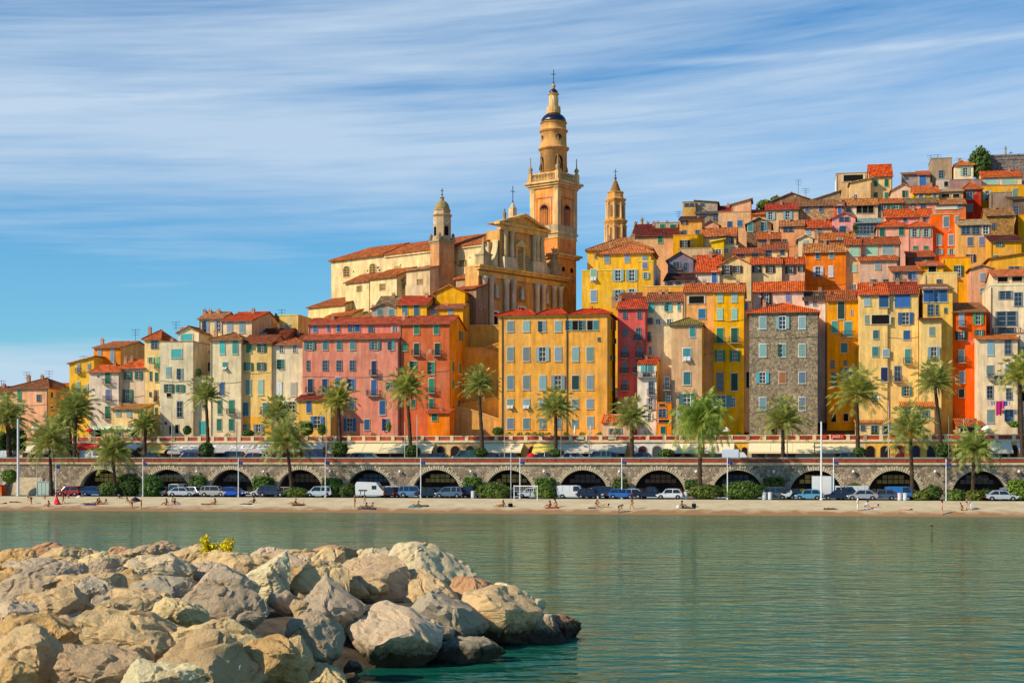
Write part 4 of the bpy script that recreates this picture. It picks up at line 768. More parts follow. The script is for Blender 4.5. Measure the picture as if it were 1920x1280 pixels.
    xx = ap-.3; m = MB(); m.box(xx-.55, xx+.55, 1.5, 2.6, za-.5, za+1.2); m.lathe([(.7, za+1.2), (.4, za+1.7), (.1, za+2.3)], 8, (xx, 2)); rp = m.build('cross_pedestal', CSTONE, up, lin('#C8B08A', 1.1)); cross('cross', rp, xx, 2, za+2.2, 3.2, 1.3)
    # nave
    nx = x(934)-.4; s = lambda px, py, lx: (f.side(px, py, lx)[0], f.side(px, py, lx)[1]-zb)
    y1, ez = s(722, 471, nx)[0], s(925, 452, nx)[1]; y2 = s(620, 488, nx)[0]; wd = 13.5; ez2 = s(660, 483, nx)[1]
    m = MB(); m.box(nx, nx+wd, 2, y1, bot, ez); m.box(nx+.15, nx+wd-.15, y1-.1, y2, bot, ez2); nv = m.build('nave_wall', CSTONE, t, lin('#EACB92', 1.0))
    rz_ = s(930, 435, nx+wd/2)[1]; rz_ = max(rz_, ez+1.5); m = MB()
    for (a, b, e, r) in ((2.5, y1+.3, ez, rz_), (y1, y2, ez2, rz_-(ez-ez2))):
        L, Rr = nx-.5, nx+wd+.5; hip = 4.5 if b == y2 else 0
        m.slab([(L, a, e-.05), (L, b+.4, e-.05), (nx+wd/2, b-hip, r), (nx+wd/2, a, r)][::-1], .25); m.slab([(Rr, a, e-.05), (Rr, b+.4, e-.05), (nx+wd/2, b-hip, r), (nx+wd/2, a, r)], .25)
        m.slab([(L, b+.4, e-.05), (Rr, b+.4, e-.05), (nx+wd/2, b-hip, r)], .25)
    m.build('roof', ROOFY, t, lin('#C46A34', 1.0))
    m = MB(); m.box(nx-.3, nx+.05, 2.5, y1, ez-.7, ez-.3); m.build('cornice', CSTONE, nv, lin('#D8B884', 1.0))
    def swin(px, py, w, h, lx, arch=False, par=nv):
        yy, zz = s(px, py, lx); Y = 285; ww, hh = w*Y/FX/.78, h*Y/FX; m = MB(); n = 8
        pts = [(yy-ww/2, zz-hh/2), (yy+ww/2, zz-hh/2)]+([(yy+ww/2*math.cos(math.pi*i/n), zz+hh/2-ww/4+ww/4*math.sin(math.pi*i/n)) for i in range(n+1)] if arch else [(yy+ww/2, zz+hh/2), (yy-ww/2, zz+hh/2)])
        k = len(pts); m.poly([(lx-.03, a, b) for a, b in pts][::-1], 1)
        for (a, b), (c, d) in zip(pts, pts[1:]+pts[:1]):
            cx, cz = yy, zz; g = 1.16; q = lambda a, b: (cx+(a-cx)*g, cz+(b-cz)*g)
            m.add([(lx-.12, a, b), (lx-.12, c, d), (lx-.12, *q(c, d)), (lx-.12, *q(a, b))], [(0, 1, 2, 3)])
        for q in (-.25, 0, .25): m.box(lx-.06, lx-.04, yy+ww*q-.04, yy+ww*q+.04, zz-hh/2, zz+hh/2*.9)
        for q in (-.25, 0, .25): m.box(lx-.062, lx-.04, yy-ww/2, yy+ww/2, zz+hh*q-.03, zz+hh*q+.03)
        m.build('window', [CSTONE, DARK], par, lin('#E0B878', 1.0), fix=False)
    swin(650, 509, 13, 20, nx+.15, True); swin(699, 504, 13, 19, nx+.15, True); swin(745, 501, 13, 4, nx); swin(868, 494, 13, 11, nx)
    for k in range(26):
        hs = MB()
        px = R.uniform(630, 925); py = R.choice((478+(930-px)*.105, 493+(930-px)*.06, 506)); yy, zz = s(px, py, nx); hs.box(nx-.02 if px > 722 else nx+.1, nx+.2, yy-.12, yy+.12, zz-.14, zz+.14); hs.build('putlog_hole', DARK, nv)
    # side chapels along the nave
    def chapel(pa, pb, lx, dd, ev, rise, wall, roofc, wins=(), flat=False, rp='side_chapel', bot_=bot, evb=None):
        ya, zt = s(pb, ev, lx); yb, ztb = s(pa, ev, lx); zt = (zt+ztb)/2 if not evb else zt
        m = MB(); m.box(lx, lx+dd, ya, yb, bot_, zt); c = m.build(rp, CSTONE, t, lin(wall, 1.0))
        if rise: 
            m = MB(); m.slab([(lx-.45, ya-.3, zt-.15), (lx-.45, yb+.3, zt-.15), (lx+dd, yb+.3, zt+rise), (lx+dd, ya-.3, zt+rise)][::-1], .2); m.build('roof', ROOFY, c, lin(roofc, 1.0))
            m = MB()
            for q in (ya, yb): m.poly([(lx, q, zt), (lx+dd, q, zt), (lx+dd, q, zt+rise)])
            m.build('gable', CSTONE, c, lin(wall, 1.0), fix=False)
        for (px, py, w, h) in wins: swin(px, py, w, h, lx, par=c)
        return c
    chapel(648, 692, nx-4.5, 4.5, 527, 2.0, '#F2D69A', '#B8683A', [(674, 541, 11, 10)])
    chapel(694, 744, nx-5.2, 5.2, 519, 2.2, '#F2D69A', '#B4622F', [(717, 538, 11, 11)])
    chapel(740, 768, nx-3.6, 3.6, 524, 1.5, '#EED090', '#B8683A', [(756, 536, 7, 9)])
    chapel(762, 806, nx-7, 7, 503, 1.6, '#D8B68A', '#B8744A', [(787, 528, 10, 9)])
    chapel(578, 647, nx-6.5, 6.5, 572, 2.2, '#F0D08C', '#B4622F')
    chapel(614, 660, nx-8.2, 3, 590, 1.2, '#F0D08C', '#C0662F', [(628, 594, 7, 6)])
    chapel(676, 712, nx-8.8, 3, 591, 1.0, '#E8C88C', '#A8703E')
    chapel(855, 893, nx-4.2, 4.2, 519, 1.6, '#B4906C', '#C46A34')
    chapel(852, 893, nx-7, 3, 540, .9, '#9C7A5E', '#B4562E')
basilica()
def belltower():
    Y = 290.; o = P(1038, 600, Y); r = math.radians(53); zb = 30.; t = thing('bell_tower', 'tallest bell tower of the church with round belfry and dark dome', 'bell tower', (o.x, Y, zb), r)
    z = lambda py: EH+(YH-py)*Y/FX-zb
    hw = 6.3/2; L = lambda px: abs(px-1038)*Y/FX
    m = MB(); m.box(-hw, hw, -hw, hw, -8, z(349)); sh = m.build('shaft', CSTONE, t, lin('#E09448', 1.15))
    for grp in (((349, 345, 1.05), (353, 349, .7), (357, 353, .35)), ((443, 439, .3),), ((452, 449, .15),), ((484, 480, .9), (488, 484, .5))):
        m = MB()
        for a in grp: m.box(-hw-a[2], hw+a[2], -hw-a[2], hw+a[2], z(a[0]), z(a[1]))
        m.build('cornice', CSTONE, sh, lin('#DAAE70', 1.1))
    m = MB(); m.box(-hw-.12, hw+.12, -hw-.12, hw+.12, z(439), z(427)); m.box(-hw-.08, hw+.08, -hw-.08, hw+.08, z(449), z(443)); m.build('stone_band', CSTONE, sh, lin('#B8A27C', 1.1))
    for sx in (-1, 1):
        for sy in (-1, 1):
            m = MB(); m.box(min(sx*(hw-.95), sx*(hw+.14)), max(sx*(hw-.95), sx*(hw+.14)), min(sy*(hw-.95), sy*(hw+.14)), max(sy*(hw-.95), sy*(hw+.14)), z(427), z(357))
            q = (sx*(hw-.4), sy*(hw-.4)); m.lathe([(.55, z(366)), (.7, z(362)), (.85, z(358))], 8, q); m.build('corner_pilaster', CSTONE, sh, lin('#DDB478', 1.1))
    for rot in (0, 1):     # arched louvre panels: front face (towards right), left face
        M = Matrix.Rotation(-math.pi/2*rot, 4, 'Z'); m = MB(); zz0, zz1, w = z(428), z(388), .95; n = 10
        def tr(v): return M @ Vector(v)
        def arch(w, a, b, y0, mi):
            pts = [(-w, a), (w, a)]+[(w*math.cos(math.pi*i/n), b-w+w*math.sin(math.pi*i/n)) for i in range(n+1)]; m.add([tr((p[0], y0, p[1])) for p in pts], [tuple(range(len(pts)))], mi)
        arch(w+.35, zz0-.2, zz1+.4, -hw-.06, 0); arch(w, zz0, zz1, -hw-.09, 1)
        for k in range(16): q = zz0+.15+k*(zz1-zz0-1.1)/16; m.box(-w+.05, w-.05, -hw-.14, -hw-.1, q, q+.1, 0, tr)
        for xx in (-.6, -.2, .2, .6): m.box(xx-.04, xx+.04, -hw-.145, -hw-.1, zz0, zz1-.7, 0, tr)
        for xx in (-1.75, 1.75): m.box(xx-.1, xx+.1, -hw-.1, -hw, z(432), z(376), 0, tr)
        m.box(-1.85, 1.85, -hw-.1, -hw, z(376), z(374), 0, tr); m.build('louvre_arch', [CSTONE, DARK], sh, lin('#C87A44', 1.1))
        m = MB(); m.box(-hw+.5, hw-.5, -hw-.03, -hw, z(478), z(454), 0, tr); m.build('orange_panel', CSTONE, sh, lin('#E08A48', 1.1))
        m = MB()
        for xx in (-1.2, 1.6):
            m.add([tr((xx+.5*math.cos(2*math.pi*i/12), -hw-.04, z(508)+.5*math.sin(2*math.pi*i/12))) for i in range(12)], [tuple(range(12))])
        m.build('oculus', DARK, sh)
    m = MB(); e = hw+.05
    for k, (a, b) in enumerate((((-e, -e), (e, -e)), ((e, -e), (e, e)), ((e, e), (-e, e)), ((-e, e), (-e, -e)))):
        balus(m, a[0], a[1], b[0], b[1], 0, 0, 0) if 0 else balus(m, a[0], b[0], a[1], b[1], z(345), z(331), 18)
    m.box(-e-.15, e+.15, -e-.15, e+.15, z(331), z(328.5))
    m.box(-e+.25, e-.25, -e+.25, e-.25, z(345), z(344))
    for sx in (-1, 1):
        for sy in (-1, 1): m.box(sx*e-.4, sx*e+.4, sy*e-.4, sy*e+.4, z(345), z(327.5))
    m.build('balustrade', CSTONE, t, lin('#D8AE70', 1.1))
    for sx in (-1, 1):
        for sy in (-1, 1): m = MB(); spike(m, sx*e, sy*e, z(327.5), z(297)-z(327.5), .5); m.build('corner_finial', CSTONE, t, lin('#A8946E', 1.1), smooth=True)
    R1 = 25*Y/FX; k = Y/FX
    prof = [(R1, z(345)), (R1, z(284)), (R1*1.08, z(283)), (R1*1.16, z(281)), (R1*1.18, z(278.5)), (R1*1.03, z(277)), (R1*.98, z(275.5)), (R1*.96, z(250)), (R1*1.05, z(248.5)), (R1*1.1, z(246)), (R1*1.0, z(244.5)), (R1*.95, z(243)), (R1*.94, z(233)), (R1*1.02, z(232)), (R1*1.02, z(231)), (R1*.8, z(230))]
    m = MB(); m.lathe(prof, 32); cy = m.build('belfry', CSTONE, t, lin('#D29A58', 1.1), smooth=False)
    cy.data.polygons.foreach_set('use_smooth', [abs(p.normal.z) < .3 for p in cy.data.polygons])
    for i in range(4):
        a = math.pi/4+math.pi/2*i-r+math.radians(-22)
        for (za, zc, w, rr) in ((345, 296, .8, R1), (270, 254, .62, R1*.96)):
            pts = []
            if za == 345: pts = [(-w, z(328)), (w, z(328))]+[(w*math.cos(math.pi*j/8), z(zc)-w+w*math.sin(math.pi*j/8)) for j in range(9)]
            else: pts = [(w*math.cos(2*math.pi*j/14), (z(za)+z(zc))/2+w*math.sin(2*math.pi*j/14)) for j in range(14)]
            m = MB(); m.add([((rr+.03)*math.cos(a+p[0]/rr), (rr+.03)*math.sin(a+p[0]/rr), p[1]) for p in pts], [tuple(range(len(pts)))]); m.build('bell_opening', DARK, cy, fix=False)
    for i in range(4):
        a = math.pi/4+math.pi/2*i-r+math.radians(-22); m = MB(); m.lathe([(.25, z(320)), (.4, z(321)), (.35, z(316)), (.2, z(311)), (.03, z(309))], 8, ((R1+.1)*math.cos(a), (R1+.1)*math.sin(a)))
        m.build('bell', mat('bronze', lin('#6A5A3A'), rough=.4, metal=.8), cy)
    R2 = 24*k; m = MB(); h = z(212)-z(231); m.lathe([(R2*math.cos(q*math.pi/2/8)+.02, z(231)+h*math.sin(q*math.pi/2/8)) for q in range(9)], 28)
    m.build('dome', mat('dome_tile', lin('#262238', .7), rough=.25, sc=6, amt=.3, bd=.02, spec=.6), t, smooth=True)
    m = MB(); m.lathe([(13*k, z(214)), (13.5*k, z(209)), (13*k, z(201)), (9*k, z(200)), (8.6*k, z(179)), (10.5*k, z(178)), (10.5*k, z(176.5)), (8.5*k, z(176))], 16); ln = m.build('lantern', CSTONE, t, lin('#CFA468', 1.1))
    m = MB()
    for i in range(6):
        a = math.pi/3*i+.35-r; w = .28; m.add([(8.9*k*math.cos(a+s/(8.8*k)), 8.9*k*math.sin(a+s/(8.8*k)), q) for s, q in ((-w, z(198)), (w, z(198)), (w, z(184)), (0, z(181)), (-w, z(184)))], [(0, 1, 2, 3, 4)])
    m.build('lantern_opening', mat('lit_opening', lin('#E8D09A'), rough=.8), ln, fix=False)
    m = MB(); m.lathe([(8.3*k*math.cos(q*math.pi/12)+.02, z(176)+(z(167)-z(176))*math.sin(q*math.pi/12)) for q in range(7)], 18); m.build('cupola', MATS['dome_tile'], t, smooth=True)
    m = MB(); m.lathe([(.3, z(167)), (.22, z(165)), (.42, z(163)), (.42, z(161)), (.15, z(159.5)), (.3, z(158)), (.05, z(157))], 10); fi = m.build('finial', CSTONE, t, lin('#C8A47A'), smooth=True)
    c = cross('cross', fi, 0, 0, z(158), z(131)-z(158), .95); c.rotation_euler[2] = -r
belltower()
def clocktower():
    Y = 277.; o = P(829, 560, Y); r = math.radians(34); zb = 24.; t = thing('small_bell_tower', 'small square bell tower with a stone dome and clock left of the church facade', 'bell tower', (o.x, Y, zb), r)
    z = lambda py: EH+(YH-py)*Y/FX-zb; k = Y/FX; hw = 1.62
    m = MB(); m.box(-hw, hw, -hw, hw, -6, z(455)); sh = m.build('shaft', CSTONE, t, lin('#C48A58', 1.05))
    m = MB(); m.box(-hw-.25, hw+.25, -hw-.25, hw+.25, z(455), z(452)); m.box(-hw-.08, hw+.08, -hw-.08, hw+.08, z(458.5), z(455)); m.build('cornice', CSTONE, sh, lin('#A89070'))
    for sx in (-1, 1):
        for sy in (-1, 1):
            m = MB(); q = (sx*(hw-.15), sy*(hw-.15)); m.lathe([(.4, z(452)), (.42, z(447)), (.25, z(446)), (.34, z(443)), (.2, z(440)), (.05, z(438))], 8, q); m.build('corner_urn', CSTONE, t, lin('#8E7C60'))
    a8 = 16.5*k; m = MB(); m.lathe([(a8*1.1, z(452)), (a8*1.1, z(446)), (a8, z(445)), (a8, z(407)), (a8*1.1, z(406)), (a8*1.18, z(403.5)), (a8*.95, z(402)), (a8*.92, z(396)), (a8*1.02, z(394.5)), (a8*1.0, z(393.5))], 8, rot=math.pi/8); b = m.build('octagon', CSTONE, t, lin('#BFA078', 1.05))
    for i in range(4):
        a = math.pi/4+math.pi/2*i-math.pi/4; m = MB(); ca, sa = math.cos(a), math.sin(a); rr = a8*.925+.04
        def pt(u, zz): return (rr*ca-u*sa, rr*sa+u*ca, zz)
        w = .42; m.add([pt(-w, z(443)), pt(w, z(443)), pt(w, z(428)), pt(0, z(425)), pt(-w, z(428))], [(0, 1, 2, 3, 4)]); m.build('arched_window', DARK, b, fix=False)
        m = MB(); m.add([(lambda p: p)(pt(.62*math.cos(2*math.pi*j/16), z(416)+.62*math.sin(2*math.pi*j/16))) for j in range(16)], [tuple(range(16))]); ck = m.build('clock_face', TRIM, b, lin('#CDB898'), fix=False)
        m = MB(); rr += .03; m.add([pt(-.04, z(416)), pt(.04, z(416)), pt(.04, z(416)+.5), pt(-.04, z(416)+.5)], [(0, 1, 2, 3)]); m.add([pt(0, z(416)-.04), pt(.36, z(416)-.04), pt(.36, z(416)+.04), pt(0, z(416)+.04)], [(0, 1, 2, 3)]); m.build('clock_hands', IRON, ck, fix=False)
    m = MB(); rd = 14*k; h = z(376)-z(394); m.lathe([(rd*math.cos(q*math.pi/16)+.03, z(394)+h*math.sin(q*math.pi/16)) for q in range(9)], 16); m.build('dome', CSTONE, t, lin('#A08A5C'), smooth=True)
    m = MB(); m.lathe([(.38, z(377)), (.34, z(372)), (.5, z(371)), (.1, z(367.5))], 8); ln = m.build('lantern', CSTONE, t, lin('#A8906C')); c = cross('cross', ln, 0, 0, z(368), z(353)-z(368), .62); c.rotation_euler[2] = -r
clocktower()
def steeple():
    Y = 326.; o = P(1154, 500, Y); zb = 40.; t = thing('chapel_steeple', 'slim cream octagonal steeple with a spiral tiled cone behind the yellow house', 'steeple', (o.x, Y, zb), .2)
    z = lambda py: EH+(YH-py)*Y/FX-zb; k = Y/FX; a = 18.3*k
    m = MB(); m.lathe([(a*1.04, z(520)), (a*1.04, z(424)), (a*1.12, z(420)), (a*1.24, z(416)), (a*1.24, z(414)), (a*.98, z(412)), (a*.9, z(411)), (a*.9, z(381)), (a*1.0, z(379)), (a*1.1, z(375.5)), (a*1.1, z(374)), (a*.86, z(372)), (a*.8, z(371)), (a*.8, z(363)), (a*.88, z(362)), (a*.86, z(360.5)), (a*.6, z(360))], 8, rot=math.pi/8); b = m.build('tower', CSTONE, t, lin('#D6994F', 1.1))
    for i in range(8):
        an = math.pi/4*i; ca, sa = math.cos(an), math.sin(an)
        for (za, zc, rr, w) in ((408, 386, a*.9*.924+.05, .27), (452, 428, a*1.04*.924+.05, .2)):
            pt = lambda u, zz: (rr*ca-u*sa, rr*sa+u*ca, zz); m = MB(); m.add([pt(-w, z(za)), pt(w, z(za)), pt(w, z(zc)-w), pt(w*.7, z(zc)-.1), pt(0, z(zc)), pt(-w*.7, z(zc)-.1), pt(-w, z(zc)-w)], [tuple(range(7))])
            m.build('arched_window', mat('niche_shade', lin('#8A6440', .9)), b, fix=False)
        a2 = an+math.pi/8
        for (za, zc, rr) in ((411, 381, a*.92), (455, 424, a*1.06)):
            m = MB(); m.lathe([(.26, z(za)), (.22, z(za)+.3), (.2, z(zc)-.5), (.34, z(zc)-.1), (.3, z(zc))], 6, (rr*math.cos(a2), rr*math.sin(a2))); m.build('pilaster', CSTONE, b, lin('#E0B884', 1.0))
    m = MB(); n = 24; prof = []
    for q in range(13): s = q/12; prof.append(((1.07*(1-s)**.8+.14)*(1+.05*(q % 2)), z(361)+(z(337)-z(361))*s))
    m.lathe(prof, 14); m.build('spiral_cone', mat('cone_tile', lin('#9A6A34', .9), sc=4, amt=.5), t)
    m = MB(); m.lathe([(.15, z(337)), (.32, z(334)), (.15, z(331.5))], 8); fi = m.build('finial', CSTONE, t, lin('#6A5A48')); c = cross('cross', fi, 0, 0, z(332), z(317)-z(332), .95); c.rotation_euler[2] = -.2
    m = MB()
steeple()
# small ornamental gable with statues between steeple and the dark red roof
def ornament():
    Y = 322.; o = P(1198, 445, Y); t = thing('statue_gable', 'curved stone chapel gable topped by three small statues right of the steeple', 'chapel gable', (o.x, Y, 40), 0)
    X = lambda px: (px-1198)*Y/FX; z = lambda py: EH+(YH-py)*Y/FX-40
    m = MB(); m.extr([(X(1177), z(470)), (X(1177), z(446)), (X(1183), z(441)), (X(1186), z(432)), (X(1190), z(426)), (X(1196), z(421)), (X(1206), z(421)), (X(1214), z(426)), (X(1216), z(470))], 0, .9); m.build('gable_wall', CSTONE, t, lin('#A88E6C'))
    for px, ya, yb in ((1192, 423, 414), (1203.5, 421, 406), (1214, 426, 413)):
        za, h = z(ya), z(yb)-z(ya); m = MB(); m.lathe([(.5, za-.2), (.42, za+h*.1), (.32, za+h*.4), (.4, za+h*.65), (.12, za+h*.78), (.2, za+h*.88), (.03, za+h)], 8, (X(px), .45)); m.tube([(X(px)+.2, .45, za+h*.6), (X(px)+.55, .3, za+h*.85)], .09, 5); m.build('statue', CSTONE, t, lin('#A8926E'))
ornament()
# stepped ochre retaining walls and stair ramp between the red orange house and the ochre house
def ramp(label, pts, Yc, col, th=1.2, copes=True):
    pm = sum(p[0] for p in pts)/len(pts); Y = rowY(pm, Yc); o = P(pm, 857, Y); f = Fr(o.x, o.y, RZ); t = thing('retaining_wall', label, 'wall', (o.x, o.y, 9.8), RZ)
    q = [(f.front(px, py)[0], f.front(px, py)[1]-9.8) for px, py in pts]; m = MB(); m.extr([(q[0][0], 0)]+q+[(q[-1][0], 0)], 0, th); m.build('wall', WALL, t, lin(col, 1.12))
    c = MB()
    for (xa, za), (xb, zb) in zip(q, q[1:]): c.add([(xa, -.12, za), (xb, -.12, zb), (xb, th+.1, zb), (xa, th+.1, za), (xa, -.12, za+.22), (xb, -.12, zb+.22), (xb, th+.1, zb+.22), (xa, th+.1, za+.22)], [(0, 1, 5, 4), (4, 5, 6, 7), (3, 2, 1, 0), (1, 2, 6, 5), (2, 3, 7, 6), (3, 0, 4, 7)])
    if copes: c.build('coping', TRIM, t, lin('#D8A860'))
ramp('topmost ochre retaining wall just below the church facade', [(880, 611), (945, 611)], 264, '#DDA448')
ramp('sloping ochre wall of the upper stair ramp', [(866, 653), (902, 653), (945, 666)], 259, '#E3A63E')
ramp('ochre wall dropping to the left in the middle of the stair', [(868, 672), (915, 650), (945, 642)], 260.5, '#D89A44')
ramp('long lower ochre wall with a rising ramp edge', [(862, 760), (900, 753), (945, 742)], 253.5, '#E3A644')
ramp('lowest ochre wall with a falling handrail behind the slim palm', [(845, 762), (880, 768), (945, 790)], 250, '#D39C54')
for px, py, l in ((970, 586, 0),):
    pass
# ================= BREAKWATER BOULDERS =================
def rockmat():
    m, nt, b = nodemat('boulder_stone'); L = nt.links.new; v = coords(nt); oi = nt.nodes.new('ShaderNodeObjectInfo')
    mp = nt.nodes.new('ShaderNodeVectorMath'); mp.operation = 'ADD'; L(v, mp.inputs[0]); cb = nt.nodes.new('ShaderNodeCombineXYZ')
    mu = nt.nodes.new('ShaderNodeMath'); mu.operation = 'MULTIPLY'; L(oi.outputs['Random'], mu.inputs[0]); mu.inputs[1].default_value = 60; L(mu.outputs[0], cb.inputs[0]); L(cb.outputs[0], mp.inputs[1]); v = mp.outputs[0]
    n1 = noise_n(nt, v, .9, 6, .65); n2 = noise_n(nt, v, 4.5, 8, .7); n3 = noise_n(nt, v, 22., 5, .7); n4 = noise_n(nt, v, .6, 4)
    c = oi.outputs['Color']
    c = mixc(nt, c, lin('#B0763A', .9), mrange(nt, n1, .56, .7, 0, .5))
    c = mixc(nt, c, lin('#8A8276', .8), mrange(nt, n4, .55, .7, 0, .28))
    c = mixc(nt, c, (.07, .055, .045, 1), mrange(nt, n2, .60, .78, 0, .5))
    c = mixc(nt, c, (.76, .63, .43, 1), mrange(nt, n3, .5, .66, 0, .4))
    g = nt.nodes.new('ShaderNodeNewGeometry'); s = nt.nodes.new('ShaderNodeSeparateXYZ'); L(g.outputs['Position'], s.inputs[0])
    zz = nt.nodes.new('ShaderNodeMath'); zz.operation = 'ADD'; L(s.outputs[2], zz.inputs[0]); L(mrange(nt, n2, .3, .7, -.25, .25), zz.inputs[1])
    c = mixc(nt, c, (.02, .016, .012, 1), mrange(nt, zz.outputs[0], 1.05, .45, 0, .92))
    L(c, b.inputs['Base Color']); b.inputs['Roughness'].default_value = .88; b.inputs['Specular IOR Level'].default_value = .15
    h = nt.nodes.new('ShaderNodeMath'); h.operation = 'MULTIPLY_ADD'; L(n3, h.inputs[0]); h.inputs[1].default_value = .35; L(n2, h.inputs[2]); bump(nt, b, h.outputs[0], .17, 1.)
    return m
ROCK = rockmat()
def rock_mesh(seed, sx, sy, sz, sub=4, sharp=.5):
    rr = random.Random(seed); bm = bmesh.new(); n = rr.randint(9, 13)
    for i in range(n):
        a = 2*math.pi*i/n+rr.uniform(-.3, .3); e = rr.uniform(-.9, .95)
        q = math.sqrt(max(.05, 1-e*e)); k = rr.uniform(.82, 1.12); bm.verts.new((k*q*math.cos(a), k*q*math.sin(a), k*e))
    for v in ((rr.uniform(-.4, .4), rr.uniform(-.3, .3), rr.uniform(.7, 1.05)), (rr.uniform(-.3, .3), rr.uniform(-.3, .3), -1), (-1, rr.uniform(-.3, .3), rr.uniform(-.5, .3)), (1, rr.uniform(-.3, .3), rr.uniform(-.6, .2)), (rr.uniform(-.4, .4), -1, rr.uniform(-.5, .3))): bm.verts.new(v)
    r = bmesh.ops.convex_hull(bm, input=bm.verts); bmesh.ops.delete(bm, geom=[g for g in r['geom_interior'] if isinstance(g, bmesh.types.BMVert)], context='VERTS')
    bmesh.ops.triangulate(bm, faces=bm.faces)
    for k in range(sub):
        bmesh.ops.subdivide_edges(bm, edges=bm.edges, cuts=1, use_grid_fill=True)
        if k < 3: bmesh.ops.smooth_vert(bm, verts=bm.verts, factor=(.10, .05, .02)[k], use_axis_x=True, use_axis_y=True, use_axis_z=True)
    off_ = Vector((rr.uniform(0, 90),)*3); cuts = []
    for i in range(19):
        q = Vector((rr.gauss(0, 1), rr.gauss(0, 1), rr.gauss(0, 1)+.25)).normalized(); cuts.append((q, rr.uniform(.5, .82)))
    for v in bm.verts:
        for q, dd in cuts:
            t = v.co.dot(q)-dd
            if t > 0: v.co -= q*t*.93
    bm.normal_update()
    for v in bm.verts:
        p = Vector((v.co.x*sx, v.co.y*sy, v.co.z*sz)); q = p+off_; nn_ = v.normal
        a = noise.noise(q*.8)*.12+noise.noise(q*1.9)*.07; rid = -.13*max(0, 1-abs(noise.noise(q*1.1+Vector((7, 3, 1))))*9)
        f = noise.noise(q*3.6)*.06-abs(noise.noise(q*7))*.06+noise.noise(q*15)*.025
        v.co = p+nn_*(a+rid*.8+f)*min(1., (sx+sz)*.55)
    bm.normal_update()
    for e_ in bm.edges:
        if len(e_.link_faces) == 2 and e_.calc_face_angle(0) > .42: e_.smooth = False
    me = bpy.data.meshes.new('boulder'); bm.to_mesh(me); bm.free(); me.materials.append(ROCK); me.polygons.foreach_set('use_smooth', [True]*len(me.polygons)); 
    return me
def rockY(cx, cy, z): return FX*(EH-z)/(cy-YH)
TON = dict(o='#CCA468', c='#D6B682', w='#DEC498', g='#BCA688', d='#B0A288', b='#C0A27C', r='#BC8E66', p='#D2B896', k='#A89478', t='#CCAC7C')
